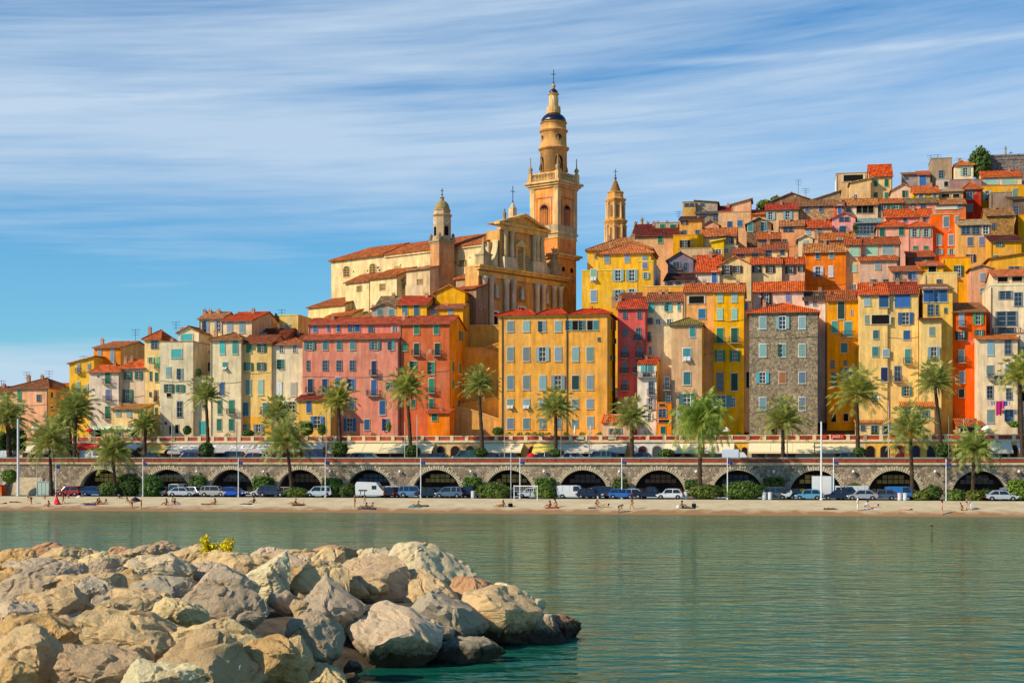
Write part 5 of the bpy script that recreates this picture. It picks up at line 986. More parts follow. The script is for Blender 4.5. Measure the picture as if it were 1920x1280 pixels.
ROCKS = [
 (25,1052,72,34,'o','ochre boulder on the crest at the left edge',2.3),(90,1040,64,30,'r','orange brown boulder on the crest near the left edge',2.3),(125,1046,86,36,'c','cream boulder with a broad sunlit face on the left crest',2.3),
 (222,1036,44,20,'r','small red brown rock on the crest against the water',2.2),(187,1058,82,32,'c','low cream ochre boulder behind the grey rounded one',2.4),(268,1041,74,26,'b','flat brown boulder along the crest',2.2),
 (316,1032,38,20,'b','rough little brown knob on the crest left of the flowers',2.2),(350,1051,84,36,'t','tan boulder with a shaded front just left of the yellow flowers',2.3),(437,1060,114,44,'c','long pale wedge boulder below the yellow flowers',2.4),
 (500,1038,48,18,'p','small pinkish rock on the crest right of the flowers',2.1),(532,1049,96,28,'b','long flat brown slab on the crest in the middle',2.1),(20,1079,54,26,'o','orange boulder at the left edge below the crest',2.5),
 (95,1072,114,42,'g','long grey rough boulder below the left crest',2.5),(200,1077,54,46,'g','rounded grey boulder with a dark right side',2.5),(290,1073,136,50,'w','wide pale flat topped boulder in the back row',2.5),
 (233,1083,38,28,'o','small orange rock wedged beside the pale flat boulder',2.4),(380,1071,54,28,'g','grey white stone under the pale wedge',2.4),(497,1096,84,76,'w','pointed pale boulder with a bright white left face',2.5),
 (543,1068,64,48,'p','pinkish rough boulder behind the pointed pale one',2.3),(540,1099,38,34,'o','orange stone tucked beside the pointed pale boulder',2.2),(45,1100,134,50,'g','big grey rough boulder at the left edge, third row',2.6),
 (163,1100,124,46,'t','pale tan ridged boulder in the third row',2.6),(298,1112,124,62,'d','large blue grey boulder in the middle of the heap',2.6),(417,1110,98,68,'g','grey beige cracked boulder left of the pointed pale one',2.6),
 (70,1119,62,28,'t','small tan stone in the gap of the left third row',2.6),(178,1133,88,60,'d','dark grey boulder with steep right side',2.6),(100,1140,114,60,'t','tan boulder with a sharp sunlit top edge',2.7),
 (262,1140,98,46,'t','tan stone leaning on the blue grey boulder',2.7),(338,1158,80,48,'c','flat tan boulder with an orange underside',2.7),(420,1146,126,80,'k','very dark rough pitted boulder',2.6),
 (25,1158,74,50,'p','pinkish brown rough boulder at the left edge',2.7),(58,1187,130,66,'o','large boulder with an ochre undercut at left',2.8),(204,1170,120,74,'c','big cream boulder with a smooth slope in the left half',2.8),
 (250,1203,168,80,'c','long cream slab leaning across the heap',2.8),(410,1208,150,74,'c','rounded cream boulder with a reddish patch',2.7),(365,1245,174,90,'t','tan slab with a sharp straight upper edge near the bottom',2.8),
 (45,1240,124,92,'t','massive tan beige boulder in the lower left corner',3.0),(138,1232,86,40,'b','brown stone wedged between the lower left boulders',2.9),(180,1260,144,70,'b','brown grey layered boulder at the bottom edge',2.9),
 (305,1273,138,46,'w','whitish slab cut by the bottom edge',2.9),(505,1248,124,82,'o','orange cream faceted boulder near the bottom middle',2.6),(17,1270,72,40,'o','orange rock in the bottom left corner',3.0),(233,1236,92,44,'t','small tan block under the long cream slab',2.9),
 (560,1050,80,32,'t','tan crest boulder left of the red brown ridge',2.2),(613,1062,64,50,'c','pale wedge boulder with a shaded triangular face',2.1),(628,1040,84,24,'r','red brown ridge on the crest',2.0),(715,1052,76,36,'w','pale tan crest boulder in the right half',1.9),
 (790,1068,156,70,'w','largest cream white boulder crowning the right crest',1.9),(600,1105,88,88,'c','upright cream boulder with a blunt top',2.2),(612,1158,128,116,'g','big grey brown boulder under the upright cream one',1.7),(697,1110,128,104,'b','big brown banded boulder with a flat overhang',1.9),
 (794,1119,98,74,'t','tan ridged boulder above the dark hollow',1.7),(817,1172,144,84,'d','dark shaded boulder low in the middle of the right slope',1.0),(872,1119,98,54,'r','pinkish orange lumpy boulder on the right slope',1.5),(930,1168,154,100,'t','big sloping tan grey boulder near the tip',.85),
 (956,1137,92,64,'w','pale wedge boulder sloping to the tip',1.0),(1022,1186,64,66,'g','grey brown boulder second from the tip',.4),(1050,1183,74,40,'r','orange brown wet rock at the very tip',.25),(746,1204,144,104,'p','big pinkish grey boulder at the water on the right slope',.85),
 (872,1221,136,40,'d','low dark boulder lying along the waterline',.4),(576,1202,98,90,'k','dark purple brown boulder beside the black hollow',1.5),(557,1240,56,78,'c','cream block standing at the lower end of the heap',1.9),(597,1266,92,38,'c','low cream stone at the bottom right end of the heap',1.5),
 (662,1253,32,18,'g','tiny grey stone in the black hollow by the water',.35),(645,1273,42,16,'b','small wet rock at the bottom edge of the water',.3)]
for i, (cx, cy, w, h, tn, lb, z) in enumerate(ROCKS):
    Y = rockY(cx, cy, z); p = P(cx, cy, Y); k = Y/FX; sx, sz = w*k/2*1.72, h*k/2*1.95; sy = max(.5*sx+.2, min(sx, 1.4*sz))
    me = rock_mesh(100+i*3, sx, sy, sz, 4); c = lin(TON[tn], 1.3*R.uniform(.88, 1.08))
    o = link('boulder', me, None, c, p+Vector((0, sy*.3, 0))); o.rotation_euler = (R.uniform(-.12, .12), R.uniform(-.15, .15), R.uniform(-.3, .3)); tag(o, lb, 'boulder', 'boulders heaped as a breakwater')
# small stones that fill the joints, and the dark core below
fill = [rock_mesh(900+i, .75, .7, .5, 3) for i in range(6)]
def moundz(X, Y):
    # height of the core: flat top, falling to the water on the right
    px = CX+X/Y*FX
    xe = interp([(30, 0), (42, -6.2), (50, -5.6), (56, -2.2), (61, 1.2), (64, 2.2), (70, -1.5), (76, -4.5), (86, -9)], Y)
    d = xe-X; back = (84-Y)
    return min(2.0, -.6+d*.55, -.5+back*.35)
m = MB(); xs = [-48+1.2*i for i in range(46)]; ys = [26+1.4*j for j in range(46)]
for y in ys:
    for x in xs: m.v.append((x, y, max(-1.5, moundz(x, y))-.35+noise.noise((x*.5, y*.5, 2))*.3))
for j in range(45):
    for i in range(45): m.f.append((j*46+i, j*46+i+1, (j+1)*46+i+1, (j+1)*46+i)); m.m.append(0)
struct('breakwater_ground', m, mat('dark_rubble', lin('#8A7860', .7), sc=2, amt=.5, bd=.2), smooth=True)  # dark sheet filling the gaps between the boulders
for i in range(190):
    Y = R.uniform(33, 80); X = R.uniform(-.36*Y, 2); z = moundz(X, Y)
    if z < .1: continue
    o = link('small_stone', fill[i % 6], None, lin(TON[R.choice('tcgtcpo')], 1.1), (X, Y, z+.1)); s = R.uniform(.6, 1.5); o.scale = (s, s, s); o.rotation_euler = (R.uniform(-.5, .5), R.uniform(-.5, .5), R.uniform(0, 6))
    tag(o, 'small rubble stone wedged in a joint between the big breakwater boulders', 'stone', 'small stones between the boulders')
# ================= PALMS AND BUSHES =================
def leafmat(name, c1, c2, sc=.8):
    m, nt, b = nodemat(name); L = nt.links.new; v = coords(nt); oi = nt.nodes.new('ShaderNodeObjectInfo')
    g = nt.nodes.new('ShaderNodeNewGeometry')
    n = noise_n(nt, v, sc, 4); c = mixc(nt, c1, c2, mrange(nt, n, .35, .65, 0, 1))
    c = mixc(nt, c, mixc(nt, c, oi.outputs['Color'], .65, 'MULTIPLY'), 1.)
    hs = nn(nt, 'ShaderNodeHueSaturation'); L(c, hs.inputs['Color']); L(mrange(nt, g.outputs['Random Per Island'], 0, 1, .55, 1.45), hs.inputs['Value'])
    L(hs.outputs[0], b.inputs['Base Color']); b.inputs['Roughness'].default_value = .5; b.inputs['Specular IOR Level'].default_value = .3
    tr = nt.nodes.new('ShaderNodeBsdfTranslucent'); L(hs.outputs[0], tr.inputs[0]); mx = nt.nodes.new('ShaderNodeMixShader'); mx.inputs[0].default_value = .3
    L(b.outputs[0], mx.inputs[1]); L(tr.outputs[0], mx.inputs[2]); L(mx.outputs[0], nt.nodes['Material Output'].inputs[0]); return m
PALM = leafmat('palm_leaf', (.19, .26, .04, 1), (.52, .48, .14, 1), .6)
LEAF = leafmat('bush_leaf', (.07, .14, .028, 1), (.20, .25, .055, 1), .9)
DEAD = mat('dead_frond', lin('#9A7A48', .8), sc=3, amt=.4)
FRUIT = mat('date_fruit', lin('#E88A1E', .9), sc=6, amt=.3)
BARK = mat('palm_bark', lin('#5A4634', .7), sc=5, amt=.5, stretch=(1, 1, .5), bd=.08)
def palm(label, px, py, r, base, Yc, lean=0., seed=0, fruit=0, droop=0., zb=None, n=46, tw=1., tone=(1, 1, 1)):
    rr = random.Random(seed+px); Y = rowY(px, Yc); top = P(px, py, Y); k = Y/FX
    bx = ((px+lean-CX)*k); b = Vector((bx, Y, zb)); t = thing('palm_tree', label, 'palm tree', b, 0, 'date palms along the seafront')
    tp = top-b; R_ = r*k*1.22; m = MB(); mid = tp*.5+Vector((rr.uniform(-.15, .15), 0, 0)); hgt = tp.z
    pts = []; rad = []
    for i in range(15):
        s = i/14; p = Vector((tp.x*s+mid.x*0+math.sin(s*3.1)*tp.x*-.12, 0, hgt*s)); pts.append(p); rad.append((.30-.10*s+(.05 if i % 2 else 0)+(.10 if s < .08 else 0)+(.12 if s > .93 else 0))*tw)
    m.tube(pts, rad, 10); m.build('trunk', BARK, t)
    c = MB()
    def frond(az, el, L, curl, wd):
        d0 = Vector((math.cos(az)*math.cos(el), math.sin(az)*math.cos(el), math.sin(el))); p = tp+Vector((0, 0, -.1)); d = d0.copy(); st = 21; seg = L/st; rach = [p.copy()]
        side = Vector((-math.sin(az), math.cos(az), 0)); roll = rr.uniform(-.5, .5)
        for i in range(st):
            d = (d+Vector((0, 0, -1))*curl*(.35+i/st*1.2)/st).normalized(); p = p+d*seg; rach.append(p.copy())
            if i < 2: continue
            s = i/(st-1); ll = wd*(math.sin(min(1, s*1.25+.12)*math.pi)**.6 if s < .8 else .75*(1.05-s)/.25+.12); up = side.cross(d).normalized()
            for sg in (-1, 1):
                for h in (0, .5):
                    q = p-d*seg*h; a = (side*sg*.86+d*.62+up*(.22+roll*sg*.3)+Vector((0, 0, -.2-.5*droop))).normalized()*ll*rr.uniform(.8, 1.12)
                    w = d*.026; c.add([q-w, q+w, q+a*.55+w*1.3+Vector((0, 0, .02)), q+a, q+a*.5-w*1.2], [(0, 1, 2, 3, 4)])
        c.tube(rach[::4]+[rach[-1]], [.045, .04, .034, .028, .022, .015, .01], 4)
    n = int(n*1.25)
    for i in range(n):
        s = (i+.5)/n; el = math.radians(84-96*s**1.15-25*droop*s)+rr.uniform(-.1, .1); az = i*2.39996+rr.uniform(-.2, .2)
        frond(az, el, R_*rr.uniform(.92, 1.12)*(1.0 if s > .2 else .92)*1.12, rr.uniform(.95, 1.35)+droop*.9+.3*s, R_*.27*(1+.3*droop))
    c.build('crown', PALM, t, tone, fix=False)
    if fruit:
        f = MB()
        for i in range(fruit*9):
            a = rr.uniform(0, 6.28); e = rr.uniform(.1, .9); q = tp+Vector((math.cos(a)*e, math.sin(a)*e, rr.uniform(-1.1, -.1)+.1)); f.lathe([(.02, q.z-.32), (.14, q.z-.15), (.16, q.z), (.02, q.z+.2)], 6, (q.x, q.y))
        f.build('fruit_cluster', FRUIT, t)
    d = MB()
    for i in range(12):
        a = rr.uniform(0, 6.28); L = R_*rr.uniform(.35, .6); p0 = tp+Vector((math.cos(a)*.2, math.sin(a)*.2, -.2)); p1 = p0+Vector((math.cos(a)*.45*L, math.sin(a)*.45*L, -.35*L)); p2 = p1+Vector((math.cos(a)*.15*L, math.sin(a)*.15*L, -.6*L))
        d.tube([p0, p1, p2], [.04, .05, .01], 4)
    d.build('dead_fronds', DEAD, t)
    return t
UZ, LZ = 6.85, 1.75
palm('bushy palm cut by the left edge before dark shrubs', 14, 785, 40, 850, 227, 4, 1, 3, .2, UZ, 50, 1.5)
palm('big dark palm with a thick trunk, right one of the left pair', 142, 770, 39, 855, 227.6, -2, 2, 0, .1, UZ, 52, 1.1, (.75, .85, .8))
palm('palm with an ivy dark trunk beside the big dark palm', 128, 790, 30, 855, 229, 2, 3, 0, .3, UZ, 38, 1.9, (.7, .8, .7))
palm('round crowned palm before the slim yellow house', 272, 800, 28, 850, 228, 0, 4, 0, .15, UZ)
palm('slender palm with a star shaped crown before the grey beige house', 386, 745, 32, 838, 226.5, 5, 5, 0, -.1, UZ, 34)
palm('short palm half hidden behind the tall lower palm', 521, 776, 30, 850, 229.5, 3, 6, 0, .1, UZ)
palm('palm in front of the pink house with golden lower fronds', 634, 752, 33, 838, 226.5, 5, 7, 1, .15, UZ, 40, 1, (1.2, 1.1, .8))
palm('palm with long drooping fronds before the red orange house', 762, 730, 37, 836, 226.5, 9, 8, 1, .25, UZ, 42, 1, (1.2, 1.15, .9))
palm('slim palm with flat crown before the ochre ramp walls', 897, 724, 34, 840, 226.5, 8, 9, 0, -.05, UZ, 36)
palm('palm before the big ochre house with orange dates', 1042, 768, 36, 850, 226.5, 0, 10, 4, .15, UZ)
palm('palm in front of the narrow white house', 1183, 784, 36, 850, 227, 3, 11, 0, .2, UZ, 42)
palm('palm standing before the foot of the stone tower house', 1468, 792, 42, 852, 226.8, 0, 12, 1, .1, UZ, 50)
palm('large golden palm right of the stone tower house', 1606, 740, 46, 845, 226.6, 3, 13, 6, .1, UZ, 54, 1.1, (1.2, 1.12, .85))
palm('tall leaning palm before the vivid yellow tower front', 1752, 718, 39, 840, 226.6, 14, 14, 0, .1, UZ, 46, 1)
palm('palm crown cut by the right edge of the photo', 1912, 705, 36, 845, 227, 5, 15, 0, .2, UZ, 44, 1, (1.2, 1.15, .8))
palm('lower palm over the bus shelter at the left beach', 93, 830, 44, 905, 213.6, 3, 16, 1, .45, LZ, 46, .9)
palm('lower palm before the leftmost arch', 211, 848, 40, 915, 214, 5, 17, 0, .35, LZ, 44, .9)
palm('tall lower palm with slanted trunk beside the letter awning', 536, 828, 46, 925, 213.6, 12, 18, 1, .3, LZ, 48, .9)
palm('huge drooping bright green palm in the right middle', 1313, 790, 52, 925, 213.4, -1, 19, 6, .95, LZ, 60, 1.0, (.8, 1.1, .6))
palm('lower palm with an orange fruit cluster at right', 1706, 806, 42, 925, 213.6, 5, 20, 7, .3, LZ, 44, .95)
palm('rightmost lower palm before the last arch', 1826, 842, 40, 930, 213.6, -2, 21, 0, .4, LZ, 42, .9, (.85, 1, .9))
def bush(label, px, py, w, h, Yc, tone=(1, 1, 1), box=False, name='bush', n=None, ls=.17, zmin=None, cat='bush', depth=None, grp=None):
    rr = random.Random(int(px*7+py)); Y = rowY(px, Yc); k = Y/FX; c = P(px, py, Y); a, d, e = w*k/2, (depth or min(w*k/2, 1.3)), h*k/2
    z0 = c.z-e; o = Vector((c.x, c.y, z0)); t = thing(name, label, cat, o, RZ, grp)
    bm = bmesh.new(); bmesh.ops.create_icosphere(bm, subdivisions=3, radius=1)
    def shp(u):
        q = u.copy()
        if box:
            mx = max(abs(q.x), abs(q.y), abs(q.z)); q = q.lerp(q/mx*.97, .75)
        f = 1+.22*noise.noise(u*2.1+Vector((px, 0, 0)))+.12*noise.noise(u*4.3+Vector((px, 3, 0)))
        if box: f = 1+(f-1)*.4
        return Vector((q.x*a*f, q.y*d*f, e+q.z*e*f))
    for v in bm.verts: p = shp(v.co.normalized()); v.co = Vector((p.x*.86, p.y*.86, e+(p.z-e)*.86))
    me = bpy.data.meshes.new('core'); bm.to_mesh(me); bm.free(); me.materials.append(mat('bush_core', lin('#1E2A12', .5), sc=3, amt=.5)); link('dark_core', me, t)  # dark filler blob inside the leaf shell
    m = MB(); n = n or int(min(2600, 500+a*e*900))
    for i in range(n):
        u = Vector((rr.gauss(0, 1), rr.gauss(0, 1), rr.gauss(0, 1))).normalized(); p = shp(u)*1.; f = rr.uniform(.84, 1.06); p = Vector((p.x*f, p.y*f, e+(p.z-e)*f))
        x = Vector((rr.gauss(0, 1), rr.gauss(0, 1), rr.gauss(0, 1))).normalized(); x = (x+u*.4).normalized(); y = x.cross(u+Vector((.01, .02, .3))).normalized(); s = ls*rr.uniform(.6, 1.35)
        m.add([p-x*s, p-x*s*.1+y*s*.5, p+x*s, p-x*s*.1-y*s*.5], [(0, 1, 2, 3)])
    m.build('foliage', LEAF, t, tone, fix=False); return t
B = bush
B('dark hedge bush left of the first arch shrubs', 205, 917, 40, 28, 214.5, (.8, .9, .8)); B('large dark bush filling the foot of the first arch pier', 240, 910, 52, 44, 215.5, (.55, .75, .65))
B('dense dark green bush before the second arch', 285, 914, 44, 46, 214.2, (.5, .9, .65)); B('square clipped hedge between second and third arch', 372, 903, 26, 22, 220.6, (.8, 1, .7), True)
B('square clipped hedge between third and fourth arch', 494, 907, 36, 28, 220.4, (.9, 1.2, .7), True); B('low yellow green bush under the slanted lower palm', 556, 924, 48, 20, 213.4, (1.1, 1, .6))
B('clipped hedge between fourth and fifth arch', 622, 905, 34, 18, 220.5, (.9, 1.2, .7), True); B('round bush left of the white box van', 626, 922, 22, 26, 214.6, (.9, 1, .7)); B('dark round bush touching the white box van', 652, 922, 32, 30, 214.8, (.5, .6, .5))
B('square clipped hedge between sixth and seventh arch', 886, 906, 32, 24, 220.4, (.9, 1.2, .7), True); B('large bright rounded bush before the seventh arch', 927, 921, 62, 34, 213.2, (1.1, 1.15, .7)); B('clipped hedge top between seventh and eighth arch', 1022, 903, 36, 14, 220.4, (.7, 1, .6), True)
B('rounded bush beside the volleyball net', 1023, 923, 42, 30, 213.4, (1, 1.1, .7)); B('clipped hedge between eighth and ninth arch', 1163, 908, 26, 24, 220.4, (1, 1, .7), True); B('dark clipped hedge between ninth and tenth arch', 1300, 908, 30, 18, 220.4, (.4, .6, .5), True)
B('olive bush with dry leaves under the drooping palm', 1322, 922, 62, 28, 213.5, (1.2, 1.05, .7)); B('long dark green bush right of the drooping palm', 1393, 920, 76, 34, 213.7, (.85, 1.1, .7)); B('yellowish clipped hedge between tenth and eleventh arch', 1450, 908, 38, 26, 220.4, (1.25, 1, .6), True)
B('small bush between eleventh and twelfth arch', 1602, 914, 28, 16, 220.4, (1.1, 1, .6)); B('leafy bush with reddish leaves right of the blue van', 1727, 930, 32, 20, 213.4, (1.3, 1, .6)); B('dark bush behind the reddish leafy bush', 1748, 924, 36, 28, 214.4, (.7, .8, .6))
B('spiky light bush near the rightmost lower palm', 1791, 930, 36, 24, 213.5, (1.1, 1.2, .7)); B('orange tinged bush near the family at right', 1825, 932, 36, 26, 213.6, (1.5, 1.05, .5)); B('dark bush beside the silver cars at right', 1848, 930, 26, 28, 214.6, (.5, .6, .5))
B('tall bright lime hedge at the right edge', 1908, 917, 36, 34, 213.6, (1.6, 1.7, .6), True); B('round bright bush in the far left before the stairs', 18, 892, 28, 24, 215, (1.1, 1.4, .6)); B('dark shrubs behind the left edge palm', 30, 826, 40, 50, 230, (.4, .5, .4)); B('dark shrub at the far left corner', 2, 832, 30, 44, 229, (.5, .6, .4))
for px, py, w, h, l in ((387, 842, 28, 26, 'ball clipped bush at the foot of the slender palm'), (637, 842, 30, 28, 'ball clipped bush at the foot of the palm before the pink house'), (772, 846, 30, 24, 'ball clipped bush under the long drooping palm'), (901, 848, 24, 16, 'ball clipped bush under the slim flat crowned palm'), (1043, 849, 27, 14, 'low clipped bush at the foot of the palm with dates'), (1612, 847, 24, 16, 'low bush at the foot of the large golden palm'), (1768, 844, 30, 24, 'ball clipped bush under the tall leaning palm')):
    B(l, px, py, w, h, 225.6, (.45, .6, .45), n=1500)
B('green creeper bush on the white shop front', 1250, 849, 28, 14, 226.5, (.9, 1, .6)); B('bush growing on the terrace before the yellow annex', 575, 803, 24, 26, 240.5, (.9, 1.1, .5)); B('bush beside the annex window', 604, 805, 16, 18, 240.5, (.9, 1, .5)); B('potted bush on the terrace before the yellow house', 465, 812, 22, 12, 239, (.5, .7, .4))
B('terrace hedge at the left corner of the ochre house', 934, 808, 20, 14, 240, (.8, .9, .5)); B('terrace greenery below the laundry house', 1902, 795, 20, 10, 240, (1, 1.2, .5)); B('bush on the terrace by the grey house door', 351, 806, 14, 16, 240.5, (.5, .7, .5))
B('climbing plant beside the glazed conservatory', 1603, 430, 8, 24, 318, (1.2, 1.3, .5), n=350); B('planted terrace shrubs beside the teal door', 372, 698, 12, 14, 246.5, (.6, .8, .5), n=300)
B('yellow green plant on the terrace by the pink house', 729, 800, 8, 16, 240.5, (1.8, 1.6, .4), n=260)
def tree(label, px, py, w, h, Yc, tone, seed):
    t = bush(label, px, py, w, h, Yc, tone, name='tree', cat='tree', n=1600, ls=.34, depth=w*rowY(px, Yc)/FX/2)
    m = MB(); m.tube([(0, 0, -3), (.2, 0, 0), (0, 0, 2)], [.35, .28, .2], 8); m.build('trunk', BARK, t); return t
tree('green tree behind the grey stone wall on the ridge', 1838, 306, 40, 58, 366, (.8, 1, .7), 1); tree('pale green tree behind the tan house on the ridge', 1434, 384, 26, 16, 352, (1.5, 1.4, .9), 2); tree('small dark tree behind the skyline rooftops at left', 517, 600, 14, 14, 275, (.8, .9, .9), 3); tree('green tree top beside the cream ridge house', 1456, 376, 20, 12, 356, (1.2, 1.3, .8), 4)
# grey stone terrace wall, column and cross on the ridge
def ridge():
    Y = rowY(1880, 368); o = P(1838, 322, Y); k = Y/FX; t = thing('stone_wall', 'grey stone cemetery wall on top of the ridge at the right edge', 'wall', (o.x, o.y, 70), RZ); f = Fr(o.x, o.y, RZ)
    z = lambda px, py: f.front(px, py)[1]-70; xa, xb = f.front(1840, 300)[0], f.front(1960, 300)[0]; m = MB(); m.box(xa, xb, 0, 1.2, -14, z(1850, 294)); m.box(xa-.1, xb, -.15, 1.3, z(1850, 294), z(1850, 291)); m.box(xa, xb, -.12, 0, z(1850, 301), z(1850, 299)); m.build('wall', STONE, t, lin('#8A7E78'))
    x = f.front(1886, 280)[0]; t2 = thing('statue_column', 'thin column with a small statue on the ridge wall', 'column', f.w(x, .6, 70+z(1886, 291)), 0); h = 18*k; m = MB(); m.lathe([(.45, -.1), (.4, .3), (.22, .4), (.2, h*.7), (.35, h*.72), (.3, h*.76)], 8); m.build('column', CSTONE, t2, lin('#A89A88')); m = MB(); m.lathe([(.25, h*.76), (.2, h*.85), (.26, h*.92), (.1, h*.95), (.14, h*.98), (.02, h*1.02)], 8); m.build('statue', CSTONE, t2, lin('#A89A88'))
    x = f.front(1896, 280)[0]; t3 = thing('stone_cross', 'small dark cross beside the column on the ridge wall', 'cross', f.w(x, .6, 70+z(1896, 291)), 0); cross('cross', t3, 0, 0, -.2, 1.2, .9)
ridge()
# yellow flowering plant on the breakwater
def flowers():
    Y = rockY(405, 1052, 2.5); p = P(405, 1056, Y); t = thing('flowering_plant', 'bright yellow flowering bush growing between the crest boulders', 'plant', p, 0); rr = random.Random(4); k = Y/FX; st = MB(); fl = MB()
    for i in range(84):
        s = -1 if i % 2 else 1; bx = s*rr.uniform(-.12, .66)*(84*k/2); lean = s*rr.uniform(.05, .5); h = rr.uniform(.5, 1.1)*48*k*(.62+.38*min(1, abs(bx)/(.3*42*k)))*(1 if s < 0 else .92); b0 = Vector((bx*.4, rr.uniform(-.3, .3), -.1)); tip = Vector((bx+lean*h*.45, rr.uniform(-.4, .4), h)); st.tube([b0, (b0+tip)/2+Vector((.03, 0, .1)), tip], [.012, .01, .006], 4)
        for q in range(44):
            w = rr.uniform(.3, 1.02); c = b0.lerp(tip, w)+Vector((rr.gauss(0, .055), rr.gauss(0, .055), rr.gauss(0, .04))); u = Vector((rr.gauss(0, 1), rr.gauss(0, 1), rr.gauss(0, 1))).normalized(); v = u.cross(Vector((.3, .2, 1))).normalized(); e = rr.uniform(.05, .1); fl.add([c-u*e, c+v*e*.7, c+u*e, c-v*e*.7], [(0, 1, 2, 3)])
    st.build('stems', mat('green_stem', lin('#6A7A2A', .7)), t); fl.build('flowers', mat('yellow_petal', lin('#FFDC14', 1.0), sc=9, amt=.3), t, fix=False)
flowers()
# ================= VEHICLES =================
def carmesh(kind):
    'returns part meshes in car space: length on x (front at +x), wheels on z=0'
    L, W, sill, belt, roof = dict(hatch=(3.9, 1.68, .28, .86, 1.46), sedan=(4.4, 1.72, .28, .86, 1.42), suv=(4.5, 1.8, .34, .98, 1.72), van=(4.6, 1.8, .3, 1.05, 1.86), pickup=(5.0, 1.8, .36, 1.0, 1.75), mono=(4.2, 1.76, .3, .95, 1.62))[kind]
    h = L/2; bn, wb, rb, rt = dict(hatch=(.98, .48, -1.72, -1.25), sedan=(1.15, .45, -1.75, -.95), suv=(1.2, .6, -2.1, -1.85), van=(1.5, .95, -2.2, -2.1), pickup=(1.45, .8, -.35, -.2), mono=(1.3, .65, -1.95, -1.65))[kind]
    tail = {'sedan': belt+.04, 'pickup': belt-.05}.get(kind, belt+.02); hood = belt-.10 if kind != 'van' else belt-.06
    prof = [(-h+.02, sill+.12), (-h, .62), (-h+.05, tail-.1), (-h+.12, tail), (rb, belt), (bn, belt), (bn+.1, belt-.02), (h-.28, hood), (h-.06, hood-.17), (h, .5), (h-.04, sill+.05)]
    wx = (L*.31, -L*.30); wr = .31 if kind not in ('suv', 'pickup') else .36
    bot = []
    for x in wx: bot += [(x+wr*1.15*math.cos(math.pi*i/8), sill-.02+max(0, wr*1.15*math.sin(math.pi*i/8))) for i in range(9)]
    b = MB(); b.extr(prof+bot, -W/2, W/2)
    me = b.mesh('body', [PAINT, PAINT]); bm = bmesh.new(); bm.from_mesh(me)
    for v in bm.verts:
        if v.co.z > .55: v.co.y *= 1-.05*(v.co.z-.55)/.4
        v.co.x -= .16*(abs(v.co.y)/(W/2))**2*(1 if v.co.x > h-.4 else (-.8 if v.co.x < -h+.3 else 0))
    es = [e for e in bm.edges if len(e.link_faces) == 2 and e.calc_face_angle(0) > .9 and abs(e.verts[0].co.y-e.verts[1].co.y) < .02]
    bmesh.ops.bevel(bm, geom=es, offset=.05, segments=2, affect='EDGES', profile=.6); bm.to_mesh(me); bm.free()
    wi = W/2-.06; ri = W/2-.22; zf = roof-.04
    C = [(bn-.02, wi, belt-.02), (wb, ri, zf), (rt, ri, zf), (rb+.02, wi, belt-.02)]
    g = {}
    for s in (-1, 1):
        m = MB(); m.add([(C[0][0]-.05, s*C[0][1], C[0][2]+.03), (C[1][0]-.02, s*(C[1][1]+.01), C[1][2]-.02), (C[2][0]+.02, s*(C[2][1]+.01), C[2][2]-.02), (C[3][0]+.05, s*C[3][1], C[3][2]+.03)], [(0, 1, 2, 3)])
        m.f = [tuple(f) for f in m.f]; g['side_window%d' % s] = m
    m = MB(); m.add([(C[0][0], -wi, C[0][2]), (C[0][0], wi, C[0][2]), (C[1][0], ri, zf), (C[1][0], -ri, zf)], [(0, 1, 2, 3)]); g['windscreen'] = m
    m = MB(); m.add([(C[3][0], -wi, C[3][2]), (C[3][0], wi, C[3][2]), (C[2][0], ri, zf), (C[2][0], -ri, zf)], [(3, 2, 1, 0)]); g['rear_window'] = m
    r = MB(); e = .05; r.slab([(wb+e, -ri-.03, zf), (wb+e, ri+.03, zf), (rt-e, ri+.03, zf), (rt-e, -ri-.03, zf)], .06); r.slab([(wb-.2, -ri+.12, zf+.05), (wb-.2, ri-.12, zf+.05), (rt+.2, ri-.12, zf+.05), (rt+.2, -ri+.12, zf+.05)], .06)
    for s in (-1, 1):
        for (a, b_) in ((0, 1), (3, 2)): r.tube([(C[a][0], s*C[a][1], C[a][2]), (C[b_][0], s*C[b_][1], C[b_][2])], .055, 5)
        mx = (C[0][0]+C[3][0])/2-.05; r.tube([(mx, s*wi, belt), (mx-.05, s*(ri+.01), zf)], .05, 5)
        if kind in ('suv', 'van', 'mono'): q = C[3][0]+.75; r.tube([(q, s*wi, belt), (q, s*(ri+.01), zf)], .07, 5)
        if kind == 'van': r.add([(C[3][0], s*(wi+.01), belt), (.15, s*(wi+.01), belt), (.15, s*(ri+.02), zf), (C[2][0], s*(ri+.02), zf)], [(0, 1, 2, 3)])
        r.lathe([(.01, belt+.02), (.09, belt+.06), (.09, belt+.16), (.01, belt+.2)], 6, (bn-.25, s*(W/2+.06)))
    if kind == 'pickup':
        for s in (-1, 1): r.box(-h+.1, rb, s*(W/2-.09)-.05, s*(W/2-.09)+.05, belt-.05, belt+.06)
    g['roof'] = r
    for s in (-1, 1):
        m = MB(); m.box(h-.3, h-.05, s*(W/2-.25)-.2, s*(W/2-.25)+.2, hood-.24, hood-.1); g['headlight%d' % s] = m
        m = MB(); m.box(-h-.01, -h+.16, s*(W/2-.16)-.14, s*(W/2-.16)+.14, tail-.36, tail-.14); g['taillight%d' % s] = m
    out = [('body', me, None)]
    MT = dict(side_window=GLASS, windscreen=GLASS, rear_window=GLASS, roof=PAINT, headlight=LAMP, taillight=mat('red_lens', (.35, .01, .01, 1), rough=.2))
